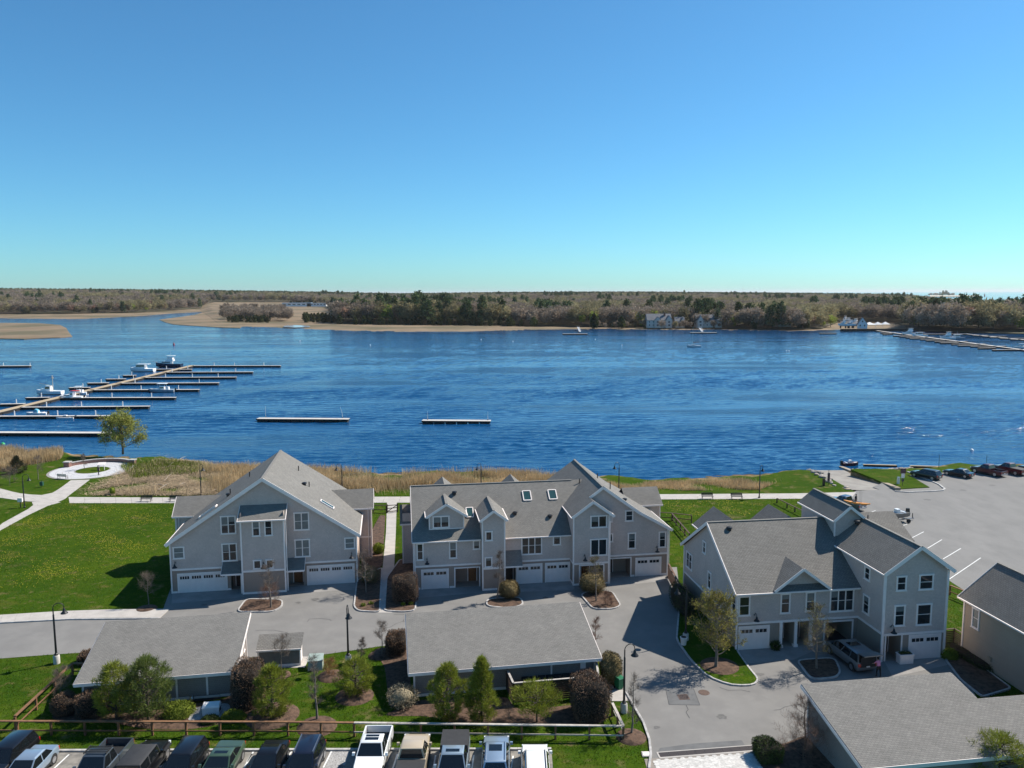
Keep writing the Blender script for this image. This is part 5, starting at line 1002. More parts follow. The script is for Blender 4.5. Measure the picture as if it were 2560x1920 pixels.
# hedges and shrubs
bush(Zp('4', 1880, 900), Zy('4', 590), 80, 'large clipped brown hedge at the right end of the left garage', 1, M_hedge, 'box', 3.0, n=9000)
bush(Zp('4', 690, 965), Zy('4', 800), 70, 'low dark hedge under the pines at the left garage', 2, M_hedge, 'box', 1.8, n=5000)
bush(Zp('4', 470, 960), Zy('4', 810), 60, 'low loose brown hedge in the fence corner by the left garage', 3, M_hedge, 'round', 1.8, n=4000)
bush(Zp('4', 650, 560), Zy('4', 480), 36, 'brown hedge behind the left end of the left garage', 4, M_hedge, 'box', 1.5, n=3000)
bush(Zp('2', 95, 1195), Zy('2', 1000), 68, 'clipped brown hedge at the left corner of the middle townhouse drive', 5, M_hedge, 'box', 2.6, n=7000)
bush(Zp('2', 900, 1165), Zy('2', 1040), 54, 'round clipped ball bush before the tower of the middle townhouse', 6, M_hedge2, 'round', 2.2, n=5000)
bush(Zp('2', 1545, 1120), Zy('2', 990), 74, 'wide rounded olive bush in the island before the porch', 7, M_hedge2, 'round', 2.6, n=5500, fuzz=.05)
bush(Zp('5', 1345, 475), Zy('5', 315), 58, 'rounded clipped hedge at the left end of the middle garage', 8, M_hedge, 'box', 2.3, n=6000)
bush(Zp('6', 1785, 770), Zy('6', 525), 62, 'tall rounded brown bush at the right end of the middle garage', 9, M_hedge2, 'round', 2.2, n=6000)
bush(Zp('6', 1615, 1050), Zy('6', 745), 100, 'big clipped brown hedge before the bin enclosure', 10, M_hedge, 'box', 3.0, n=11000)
bush(Zp('5', 1395, 950), Zy('5', 790), 74, 'pale twiggy rounded shrub at the near left corner of the middle garage', 11, mat('pale_twigs', (0.24, 0.20, 0.13), .9, .2, 2, island=.45), 'round', 2.2, n=3000, core=.7, fuzz=.08, name='twiggy_shrub', cat='shrub')
bush(Zp('4', 1350, 975), Zy('4', 885), 74, 'low green yew right of the pines by the left garage', 12, M_yew, 'mound', 1.9, n=4200, name='yew_shrub', cat='shrub', fuzz=.05)
bush(Zp('4', 1780, 1000), Zy('4', 935), 60, 'low spreading yew behind the fence near the white unit', 13, M_yew, 'mound', 1.2, n=3000, name='yew_shrub', cat='shrub')
bush(Zp('4', 1600, 1015), Zy('4', 970), 48, 'small dark yew behind the fence left of the white unit', 14, M_yewd, 'mound', 1.0, n=2500, name='yew_shrub', cat='shrub')
bush(Zp('4', 1945, 600), Zy('4', 530), 46, 'yellow-green yew between the left garage and the shed', 15, M_yew, 'mound', 1.4, n=3000, name='yew_shrub', cat='shrub')
bush(Zp('7', 1345, 1575), Zy('7', 1425), 66, 'dark green clipped yew by the paver driveway', 16, M_yewd, 'box', 1.9, n=6000, name='yew_shrub', cat='shrub')
bush(Zp('3', 150, 1000), Zy('3', 850), 40, 'dark hedge along the left side wall of the right townhouse', 17, M_yewd, 'box', 5.0, n=4000)
bush(Zp('3', 1990, 1300), Zy('3', 1240), 40, 'low green shrub in the bed left of the right edge house', 18, M_yew, 'mound', 1.2, n=2000, name='yew_shrub', cat='shrub')
bush(Zp('8', 1520, 880), Zy('8', 830), 60, 'low dark hedge along the wall of the right edge house', 19, M_yewd, 'box', 5.0, n=4000)
bush(Zp('1', 2000, 1330), Zy('1', 1190), 50, 'loose brown shrub under the bare tree between the townhouses', 20, M_hedge2, 'round', 2.0, n=3000, fuzz=.08, core=.75)
bush(Zp('1', 2085, 1060), Zy('1', 960), 22, 'bright green shrub beside the walkway between the townhouses', 21, M_yew, 'round', 1.4, n=2500, name='green_shrub', cat='shrub')
bush(Zp('3', 775, 1235), Zy('3', 1185), 20, 'potted fern by the entry posts of the right townhouse', 22, M_yewd, 'round', .7, n=900, cs=.2, asp=.2, name='fern', cat='plant', core=.4, fuzz=.06)
for i, (x_, y_, l_) in enumerate(((1130, 45, 'green perennial clump in the bed, left of the walkway end'), (1062, 62, 'small perennial clump in the bed near the drive corner'), (1410, 55, 'round green perennial clump right of the walkway end'), (1475, 50, 'small green clump by the kerb right of the walkway'))):
    bush(Zp('5', x_, y_), Zy('5', y_ - 28), 12, l_, 40 + i, M_yew, 'round', .4, n=350, name='perennial', cat='plant', core=.5)
bush(Zp('0', 965, 545), Zy('0', 480), 12, 'small bright green bush in the cut reeds', 46, M_yew, 'round', .9, n=700, name='green_shrub', cat='shrub')

# ---- reeds, driftwood, grass, dandelions: uncountable
def scatter(poly, n): 
    P_ = np.array([(p[0], p[1]) for p in poly]); lo_, hi_ = P_.min(0), P_.max(0); q = nr.uniform(lo_, hi_, (int(n * 3), 2)); q = q[pip(q[:, 0], q[:, 1], poly)]; return q[:n]
def clumpy(q, sc, thr):
    a = np.sin(q[:, 0] * sc + 1.3 * np.sin(q[:, 1] * sc * .7)) + np.sin(q[:, 1] * sc * 1.3 + 1.7 * np.sin(q[:, 0] * sc * .6 + 2)) + nr.normal(scale=.5, size=len(q)); return q[a > thr]
def blades(name, q, h0, h1, w, m, lean=.25, label=None, cat=None):
    n = len(q); z = np.maximum(ground_z(q[:, 0], q[:, 1]), WZ - .2); b = np.stack([q[:, 0], q[:, 1], z], 1); H_ = nr.uniform(h0, h1, n)[:, None]
    a = nr.uniform(0, 2 * PI, n); s = np.stack([np.cos(a), np.sin(a), np.zeros(n)], 1) * w; tp = b + np.concatenate([nr.normal(scale=lean, size=(n, 2)) * H_, H_], 1)
    o_ = soup(name, np.stack([b - s, b + s, tp + s * .35, tp - s * .35], 1).reshape(-1, 3), 4, m); return tag(o_, label, cat, None, 'stuff')
M_reed = mat('dry_reeds', (0.50, 0.37, 0.21), .9, .25, .25, island=.4, trans=.3, spec=.2); M_reed2 = mat('straw', (0.36, 0.27, 0.17), .9, .2, .3, island=.4, spec=.2)
reed_poly = [g(x, y) for x, y in ((330, 1236), (300, 1205), (400, 1165), (520, 1166), (680, 1176), (930, 1188), (1000, 1196), (1050, 1188), (1260, 1188), (1400, 1196), (1420, 1215), (1250, 1226), (900, 1232), (600, 1234))]
pool = [g(x, y) for x, y in ((925, 1190), (1005, 1188), (1010, 1206), (930, 1206))]
q = scatter(reed_poly, 110000); q = q + nr.normal(scale=.9, size=q.shape); q = q[~pip(q[:, 0], q[:, 1], pool)]; q = q[shore(q[:, 0]) - q[:, 1] > -1.5]; q = clumpy(q, .35, -1.25); cut_poly = [gz('0', *p) for p in ((800, 550), (850, 480), (1100, 350), (1480, 220), (1800, 240), (1950, 560))]
jq = q + nr.normal(scale=1.6, size=q.shape); q2 = q[~pip(jq[:, 0], jq[:, 1], cut_poly)]
q2 = clumpy(q2, .5, -.75); blades('reeds', q2, .5, 1.75, .028, M_reed, .17, 'band of tall tan reeds along the near shore behind the townhouses', 'reeds')
lp = [g(x, y) for x, y in ((-160, 1175), (-160, 1128), (0, 1130), (160, 1135), (150, 1150), (60, 1165), (20, 1180))]
q = clumpy(scatter(lp, 30000), .4, -1.0); blades('reeds', q, .6, 2.0, .028, M_reed, .13, 'tall tan reeds at the left edge of the shore', 'reeds')
q = scatter([g(x, y) for x, y in ((1450, 1230), (1450, 1205), (1640, 1208), (1850, 1200), (1960, 1200), (1900, 1225))], 26000); q = clumpy(q, .5, -.1); blades('dry_grass', q, .2, .7, .03, M_reed, .3, 'patchy dry tan grass on the bank below the right townhouse path', 'grass')
q = scatter(cut_poly, 30000); q = q + nr.normal(scale=1.5, size=q.shape); q = clumpy(q, .6, -1.0); q = q[(shore(q[:, 0]) - q[:, 1] > .5) & (q[:, 1] > gz('0', 1000, 555).y)]; n = len(q); z = ground_z(q[:, 0], q[:, 1]) + nr.uniform(.02, .35, n); a = nr.normal(.2, .9, n); L_ = nr.uniform(.3, 1.1, n); dd = np.stack([np.cos(a) * L_, np.sin(a) * L_, nr.normal(scale=.12, size=n)], 1)
b = np.stack([q[:, 0], q[:, 1], z], 1); s = np.stack([-np.sin(a), np.cos(a), np.zeros(n)], 1) * .035
tag(soup('cut_reeds', np.stack([b - s, b + s, b + dd + s * .5, b + dd - s * .5], 1).reshape(-1, 3), 4, M_reed2), 'flattened straw-coloured cut reeds between plaza and left townhouse', 'reeds', None, 'stuff')
q = scatter([g(x, y) for x, y in ((300, 1165), (430, 1152), (560, 1168), (560, 1180), (330, 1200))], 7000); blades('dry_grass', q, .3, .9, .03, M_yew, .3, 'weedy green grass on the bank above the cut reeds', 'grass')
M_drift = mat('driftwood', (0.34, 0.29, 0.24), .9, .2, 3)
for i, (x0_, y0_, x1_, y1_) in enumerate(((170, 150, 300, 190), (110, 390, 230, 280), (60, 470, 180, 400), (230, 210, 310, 160), (560, 480, 620, 470), (0, 330, 90, 300), (150, 260, 220, 200), (20, 420, 140, 440), (1820, 330, 1900, 325), (250, 430, 330, 400))):
    a, b_ = gz('1', x0_, y0_), gz('1', x1_, y1_); z = float(ground_z(a.x, a.y)) + .25; mb = MB().tube([(0, 0, z), ((b_.x - a.x) * .5, (b_.y - a.y) * .5, z + .12), (b_.x - a.x, b_.y - a.y, z - .05)], [.06, .05, .02], 6)
    o_ = obj('driftwood_log', mb, M_drift, None, 50); o_.location = (a.x, a.y, 0); tag(o_, 'bleached driftwood log lying in the cut reeds', 'driftwood', 'driftwood on the shore')
# stones beside the ramp
M_stone = mat('shore_stone', (0.36, 0.31, 0.27), .9, .25, 2, objvar=.25)
def stone_mesh(seed):
    b = bmesh.new(); bmesh.ops.create_icosphere(b, subdivisions=1, radius=.5); R = random.Random(seed)
    for v in b.verts: v.co *= R.uniform(.75, 1.2); v.co.z *= .65
    me = bpy.data.meshes.new('stone'); b.to_mesh(me); b.free(); me.materials.append(M_stone); return me
SM = [stone_mesh(i) for i in range(4)]
def stones(a, b_, n, spread, lab, grp):
    for i in range(n):
        p = a.lerp(b_, (i + rnd.random()) / n) + Vector((rnd.uniform(-1, 1), rnd.uniform(-1, 1), 0)) * spread
        o_ = link('stone', rnd.choice(SM)); s = rnd.uniform(.5, 1.3); o_.scale = (s, s * rnd.uniform(.7, 1.1), s); o_.rotation_euler = (0, 0, rnd.random() * 6); o_.location = (p.x, p.y, float(ground_z(p.x, p.y)) + .08); tag(o_, lab, 'stone', grp)
stones(gz('r', 700, 400), gz('r', 360, 250, -1.2), 42, 1.1, 'one of the tan riprap stones lining the left edge of the boat ramp', 'riprap left of the ramp')
stones(gz('r', 800, 250, -.8), gz('r', 1250, 245, -.8), 30, 1.0, 'one of the shore stones below the grass point right of the ramp', 'stones right of the ramp')
# lawn blades and dandelions
excl = [road, big, [(-60, 20), (KX1, 20), (KX1, KY + .2), (-60, KY + .2)]]
def foot(o_, w, dd, a): c_, s_ = math.cos(a), math.sin(a); return [(o_.location.x + x * c_ - y * s_, o_.location.y + x * s_ + y * c_) for x, y in ((0, 0), (w, 0), (w, dd), (0, dd))]
excl += [foot(A, 19.6, 14.8, math.radians(9)), foot(B, 28.5, 14, math.radians(8.2)), foot(C, 22, 15, math.radians(7.5)), foot(GA, 12, 7.5, math.radians(9.5)), foot(GB, 15.7, 7.5, math.radians(9.3)), foot(GC, 28, 7.8, math.radians(8))]
for o_ in [o_ for o_ in scene.objects if o_.name.split('.')[0] in ('mulch_bed', 'mulch_ring', 'planting_bed', 'planting_island', 'concrete_pad', 'shed_pad', 'pea_stone_bed', 'plaza_edge')]:
    me = o_.data; f = max(me.polygons, key=lambda f: f.area * (1 if f.normal.z > .5 else 0)) if o_.name.split('.')[0] != 'mulch_ring' else None
    excl.append([tuple(me.vertices[i].co)[:2] for i in f.vertices] if f else [tuple(v.co)[:2] for v in me.vertices[:18]])
for pr_ in ('river_path', 'walkway', 'sidewalk', 'park_path', 'shore_path'):
    for ch in bpy.data.objects[pr_].children: excl.append([tuple(v.co)[:2] for v in ch.data.vertices[:4]])
lawn_polys = [([(-62, 50), (48, 50), (48, 75), (-62, 75)], 90000), ([(-75, 75), (48, 75), (48, 122), (-75, 122)], 100000)]
allq = []
for pl, n in lawn_polys:
    q = scatter(pl, n); keep = np.ones(len(q), bool)
    for e in excl: keep &= ~pip(q[:, 0], q[:, 1], e)
    keep &= (shore(q[:, 0]) - q[:, 1]) > 9; allq.append(q[keep])
q = np.concatenate(allq)
M_blade = mat('grass_blades', (0.075, 0.122, 0.008), .85, .35, .12, island=.45, trans=.3, spec=.02)
blades('lawn_grass', q, .05, .15, .022, M_blade, .5, 'short green lawn grass over the whole site', 'grass')
dz = [gz('0', *p) for p in ((0, 900), (420, 660), (560, 620), (1500, 620), (1500, 900), (1300, 1100), (900, 1250), (500, 1350), (0, 1350))]
q = clumpy(scatter(dz, 7000), .45, .8); q = np.concatenate([q, clumpy(scatter(dz, 2500), .9, -.5)[:900]]); q3 = clumpy(scatter([gz('3', *p) for p in ((0, 190), (700, 190), (560, 330), (0, 300))], 900), .8, 0); q = np.concatenate([q, q3])
keep = np.ones(len(q), bool)
for e in excl: keep &= ~pip(q[:, 0], q[:, 1], e)
q = q[keep]; n = len(q); c = np.stack([q[:, 0], q[:, 1], nr.uniform(.09, .16, n)], 1); s = nr.uniform(.035, .055, n)[:, None]; ex_, ey_ = np.array([[1, 0, .2]]), np.array([[0, 1, .5]])
tag(soup('dandelions', np.stack([c - ex_ * s, c - ey_ * s, c + ex_ * s, c + ey_ * s], 1).reshape(-1, 3), 4, mat('dandelion', (0.44, 0.36, 0.015), .7, .1)), 'yellow dandelions scattered over the left lawn', 'flowers', None, 'stuff')

# ---- far woods
M_fb = [mat('far_bare_crown', (0.27, 0.215, 0.165), .95, .25, .02, island=.3, objvar=.3, spec=.1, trans=.3), mat('far_olive_crown', (0.27, 0.23, 0.125), .95, .25, .02, island=.3, objvar=.3, spec=.1, trans=.3),
        mat('far_red_crown', (0.28, 0.175, 0.125), .95, .25, .02, island=.3, objvar=.3, spec=.1, trans=.3), mat('far_green_crown', (0.27, 0.32, 0.06), .9, .2, .02, island=.3, objvar=.25, spec=.1, trans=.35)]
M_fp = mat('far_pine_crown', (0.085, 0.115, 0.048), .9, .25, .02, island=.45, objvar=.3, spec=.1, trans=.2); M_fp2 = mat('far_cedar_crown', (0.06, 0.07, 0.026), .9, .25, .02, island=.4, objvar=.3, spec=.1, trans=.2)
def crown_pts(kind, n, h, w):
    if kind == 'bare':
        k = 26; c = nr.normal(size=(k, 3)); c /= np.linalg.norm(c, axis=1)[:, None]; c *= (nr.random(k) ** .45)[:, None]; c = c * [w * .42, w * .42, h * .30] + [0, 0, h * .64]
        P_ = np.repeat(c, n // k, 0); return P_ + nr.normal(size=P_.shape) * [w * .10, w * .10, h * .055]
    if kind == 'pine':
        k = 30; z = np.linspace(.22, 1, k); r = w * .5 * (1 - z) ** .55 * nr.uniform(.45, 1.15, k); a = np.arange(k) * 2.4; c = np.stack([np.cos(a) * r, np.sin(a) * r, z * h], 1)
        P_ = np.repeat(c, n // k, 0); return P_ + nr.normal(size=P_.shape) * [w * .10, w * .10, h * .022]
    z = nr.random(n) ** .9; r = w * .5 * np.sin(PI * np.clip(z * .8 + .18, 0, 1)) * nr.random(n) ** .4; a = nr.uniform(0, 2 * PI, n); return np.stack([np.cos(a) * r, np.sin(a) * r, z * h], 1)
def far_proto(kind, m, h, w, n, cs):
    P_ = crown_pts(kind, n, h, w); v = cards(P_, cs, asp=.7 if kind != 'bare' else .55, up=.2)
    me = bpy.data.meshes.new('crown'); nv = len(v); me.vertices.add(nv); me.vertices.foreach_set('co', v.astype(np.float32).ravel()); me.loops.add(nv); me.loops.foreach_set('vertex_index', np.arange(nv, dtype=np.int32)); me.polygons.add(nv // 3); me.polygons.foreach_set('loop_start', np.arange(0, nv, 3, dtype=np.int32)); me.materials.append(m); me.update(calc_edges=True); return me
PROT = [far_proto('bare', M_fb[0], 15, 12, 780, 1.25) for _ in range(3)] + [far_proto('bare', M_fb[1], 15, 12, 780, 1.25) for _ in range(2)] + [far_proto('bare', M_fb[2], 13, 10, 520, 1.4)] + [far_proto('bare', M_fb[3], 12, 9, 520, 1.4)] + [far_proto('pine', M_fp, 19, 9, 540, 1.7) for _ in range(2)] + [far_proto('cedar', M_fp2, 8, 6, 400, 1.2)]
lib = bpy.data.collections.new('far_tree_library')
for i, me in enumerate(PROT): lib.objects.link(bpy.data.objects.new('far_tree_%02d' % i, me))
FRONT_PX = [(-1200, 790), (0, 787), (194, 786), (350, 783), (500, 774), (514, 772), (530, 768), (600, 768), (720, 767), (735, 770), (815, 770), (835, 790), (841, 808), (1025, 810), (1242, 812), (1351, 815), (1500, 816), (1671, 818), (1807, 820), (2000, 823), (2070, 820), (2090, 805), (2250, 806), (2275, 822), (2421, 831), (2560, 834), (2900, 840), (3800, 848)]
# leaf-litter floor under the woods, laid just over the marsh sheet
mb = MB(); fx = list(range(-1200, 3801, 20)); kk_ = [1.0, 1.03, 1.08, 1.16, 1.3, 1.5, 1.8, 2.2, 2.8, 3.6, 4.6]
for x in fx:
    d0 = g(x, interp(x, FAR_PX), WZ).y; df = max(g(x, interp(x, FRONT_PX), -.7).y, d0 * 1.004); dm = interp(x, DMAX) * .99
    for k in kk_: d_ = min(df * k, dm); wx, wy = at_dist(x, d_); mb.v.append((wx, wy, land_z(x, d_, d0) + .9))
n = len(kk_); mb.f = [(i * n + j, (i + 1) * n + j, (i + 1) * n + j + 1, i * n + j + 1) for i in range(len(fx) - 1) for j in range(n - 1)]
struct('forest_floor', mb, blotch('leaf_litter', [(0.115, 0.085, 0.06), (0.08, 0.062, 0.045), (0.09, 0.085, 0.045)], [.03, .015], bump=.5, bscale=.8), 60)
pts, idx, sc_, rt = [], [], [], []
def clusters(x, dd): return math.sin(x * .013 + dd * .004) + math.sin(x * .031 - dd * .006 + 2) + math.sin(dd * .011 + x * .007)
def put(x, dd, i, s, zo=0.0):
    d0 = g(x, interp(x, FAR_PX), WZ).y; wx, wy = at_dist(x, dd); pts.append((wx, wy, land_z(x, dd, d0) + zo)); idx.append(i); sc_.append(s); rt.append(rnd.random() * 6.28)
dd = 640.0
while dd < 4200:
    step = 8.0 * F / dd; x = -620 + rnd.random() * step
    while x < 3150:
        xx = x + rnd.uniform(-.5, .5) * step; df = g(xx, interp(xx, FRONT_PX), -.7).y; d2 = dd * (1 + rnd.uniform(-.008, .008))
        if d2 > df and d2 < interp(xx, DMAX) * .985:
            c = clusters(xx, d2); r = rnd.random(); ev = .012 + (.40 if c > 1.5 else 0) + (.20 if 840 < xx < 1240 and d2 < 1100 else 0) + (.12 if xx > 2280 and d2 < 1000 else 0) + (.9 if d2 > 2500 else 0)
            i = rnd.choice((7, 8)) if r < ev * .55 else (9 if r < ev * .75 and d2 < df * 1.04 else (6 if r > .965 else (5 if r > .90 else (rnd.choice((3, 4)) if c < -.6 or r > .72 else rnd.choice((0, 1, 2))))))
            put(xx, d2, i, rnd.uniform(.9, 1.35) * (.78 if d2 > 2500 and i in (7, 8) else 1) * (1.3 if (xx > 2270 or 840 < xx < 1240) and d2 < df * 1.12 else 1))
        x += step
    dd *= 1.0 + .011 + .008 * max(0, (dd - 1000) / 2000)
for _ in range(190): x = rnd.uniform(552, 725); put(x, g(x, rnd.uniform(782, 803), -.7).y, rnd.choice((0, 1, 2, 0, 1)), rnd.uniform(.7, 1.05))
for _ in range(46): x = rnd.choice((rnd.uniform(1490, 1615), rnd.uniform(1690, 1745), rnd.uniform(1800, 2080), rnd.uniform(1610, 1830))); put(x, g(x, rnd.uniform(817, 821), -.7).y, rnd.choice((0, 1, 2, 3, 6, 9, 0, 1)), rnd.uniform(.35, .62))
for _ in range(30): x = rnd.uniform(566, 672); put(x, g(x, rnd.uniform(801, 806), -.7).y, 9, rnd.uniform(.7, 1.1))
for _ in range(34): x = rnd.uniform(758, 845); put(x, g(x, rnd.uniform(799, 806), -.7).y, 9, rnd.uniform(.8, 1.3))
for _ in range(40): x = rnd.uniform(845, 1330); put(x, g(x, interp(x, FRONT_PX) + rnd.uniform(0, 2), -.7).y, 9, rnd.uniform(.7, 1.3))
for _ in range(16): x = rnd.uniform(720, 790); put(x, g(x, 770, -.7).y, 9, rnd.uniform(.7, 1.2))
def at_d6(x, d): r = ray(x, HZ); return r.x / r.y * d, d
for _ in range(70):
    x = rnd.uniform(2322, 2386); d_ = rnd.uniform(5600, 6600); a, b_ = at_d6(x, d_); pts.append((a, b_, 0)); idx.append(7 if abs(x - 2362) < 14 else 0); sc_.append(rnd.uniform(.8, 1.4) * (1.5 if abs(x - 2362) < 6 else 1)); rt.append(0)
me = bpy.data.meshes.new('far_woods'); me.from_pydata(pts, [], [])
for nm_, ty, vals in (('idx', 'INT', idx), ('sc', 'FLOAT', sc_), ('rt', 'FLOAT', rt)): at_ = me.attributes.new(nm_, ty, 'POINT'); at_.data.foreach_set('value', vals)
fw = link('far_woods', me); tag(fw, 'brown and green spring woods covering the far shore and hills', 'woods', None, 'stuff')
ng = bpy.data.node_groups.new('far_woods', 'GeometryNodeTree'); ng.interface.new_socket('Geometry', in_out='INPUT', socket_type='NodeSocketGeometry'); ng.interface.new_socket('Geometry', in_out='OUTPUT', socket_type='NodeSocketGeometry')
N, L = ng.nodes, ng.links; gi, go = N.new('NodeGroupInput'), N.new('NodeGroupOutput'); ip = N.new('GeometryNodeInstanceOnPoints'); ci = N.new('GeometryNodeCollectionInfo')
ci.inputs['Collection'].default_value = lib; ci.inputs['Separate Children'].default_value = True; ci.inputs['Reset Children'].default_value = True; ip.inputs['Pick Instance'].default_value = True
def attr(nm_, ty): k = N.new('GeometryNodeInputNamedAttribute'); k.data_type = ty; k.inputs['Name'].default_value = nm_; return k.outputs['Attribute']
L.new(gi.outputs[0], ip.inputs['Points']); L.new(ci.outputs[0], ip.inputs['Instance']); L.new(attr('idx', 'INT'), ip.inputs['Instance Index']); L.new(attr('sc', 'FLOAT'), ip.inputs['Scale'])
cx = N.new('ShaderNodeCombineXYZ'); L.new(attr('rt', 'FLOAT'), cx.inputs[2]); L.new(cx.outputs[0], ip.inputs['Rotation']); L.new(ip.outputs[0], go.inputs[0])
md = fw.modifiers.new('woods', 'NODES'); md.node_group = ng
# trees on the far bank that stand out one by one
M_ftr = mat('far_trunk', (0.11, 0.085, 0.065), .95, .2)
def far_tree(n_, x, yb, yt, wpx, kind, label, m=None):
    p = gz(n_, x, yb, -.5); h = hgt(*Z(n_)(x, yt), p) + .5; w = wpx / {'fb': 2.765, 'fc': 3.6867, 'fd': 3.6867, 'fa': 2.572}[n_] / F * p.length
    t = thing({'pine': 'far_pine', 'cedar': 'far_cedar', 'bare': 'far_tree'}[kind], label, 'tree', tuple(p), 0, 'single trees on the far bank'); obj('trunk', MB().tube([(0, 0, -.5), (0, 0, h * .8)], [.03 * h * .5 + .1, .1], 6), M_ftr, t)
    obj('crown', far_proto(kind, m or {'pine': M_fp, 'cedar': M_fp2, 'bare': M_fb[3]}[kind], h, w, 900, .085 * h + .25), None, t)
FT = [('fc', 313, 440, 312, 70, 'cedar', 'dark round evergreen on the far lawn left of the pale green tree pair'), ('fc', 700, 410, 285, 80, 'bare', 'bright yellow-green tree left of the big grey far house'), ('fc', 795, 410, 285, 55, 'bare', 'narrow yellow-green tree touching the big grey far house'),
      ('fc', 195, 415, 315, 75, 'bare', 'pale green tree on the far bank above the left floating dock'), ('fc', 1215, 412, 240, 100, 'cedar', 'tall dark spruce between the two grey far houses'), ('fc', 1640, 425, 215, 105, 'pine', 'left tall pine of the pair right of the far houses'),
      ('fc', 1740, 425, 225, 130, 'pine', 'right spreading pine of the pair right of the far houses'), ('fc', 1535, 425, 335, 90, 'cedar', 'dark rounded evergreen right of the second far house'), ('fc', 565, 440, 335, 80, 'cedar', 'dark clump evergreen on the far bank below the brown woods'),
      ('fc', 1965, 400, 245, 60, 'pine', 'single dark pine above the small white far house'), ('fc', 100, 400, 320, 70, 'bare', 'bare pale tree at the left end of the far lawn'),
      ('fb', 510, 290, 145, 50, 'pine', 'tall pine standing out left in the near far-shore woods'), ('fb', 1020, 305, 150, 110, 'pine', 'tallest broad pine mid far-shore woods'), ('fb', 860, 300, 135, 90, 'pine', 'tall leaning pine left of the broadest one on the far shore'), ('fb', 1260, 305, 185, 70, 'pine', 'light green pine right of the broadest one on the far shore'), ('fb', 1535, 305, 140, 60, 'pine', 'lone tall pine above bare woods toward the far lawn'),
      ('fb', 2172, 330, 235, 60, 'cedar', 'dark oval evergreen by the far lawn and dock'), ('fb', 1755, 318, 255, 60, 'cedar', 'dark cedar at the left end of the far lawn'), ('fb', 1600, 315, 270, 60, 'cedar', 'low dark cedar clump at the marsh end'), ('fb', 2085, 320, 240, 50, 'bare', 'fresh green tree on the far lawn'),
      ('fd', 1240, 440, 240, 130, 'pine', 'huge leaning dark pine behind the right marina'), ('fd', 1330, 430, 205, 80, 'pine', 'tall pine top right of the huge leaning pine'), ('fd', 1500, 430, 245, 80, 'pine', 'dark pine behind the right marina boats'), ('fd', 1790, 450, 285, 110, 'pine', 'dark broad pine above the right marina fingers'), ('fd', 1930, 450, 255, 130, 'bare', 'pale green budding tree at the right marina'),
      ('fd', 2200, 450, 300, 60, 'pine', 'pine at the right edge behind the marina'), ('fd', 430, 430, 325, 120, 'bare', 'pale green willow left of the boatyard'), ('fd', 640, 330, 262, 70, 'bare', 'bright green tree behind the boatyard'), ('fd', 205, 445, 355, 60, 'cedar', 'dark cedar left of the boatyard willow'), ('fd', 140, 445, 350, 50, 'cedar', 'dark cedar clump near the small white far house'),
      ('fa', 165, 220, 152, 55, 'cedar', 'dark evergreen in the left far woods edge'), ('fa', 790, 215, 142, 35, 'pine', 'dark pine standing out in the left far woods edge'), ('fa', 495, 215, 175, 40, 'cedar', 'small dark evergreen at the foot of the left far woods'), ('fa', 1415, 222, 200, 14, 'cedar', 'tiny lone cedar at the marsh edge')]
for i, (n_, x, yb, yt, w, k, l) in enumerate(FT): far_tree(n_, x, yb, yt, w, k, l)
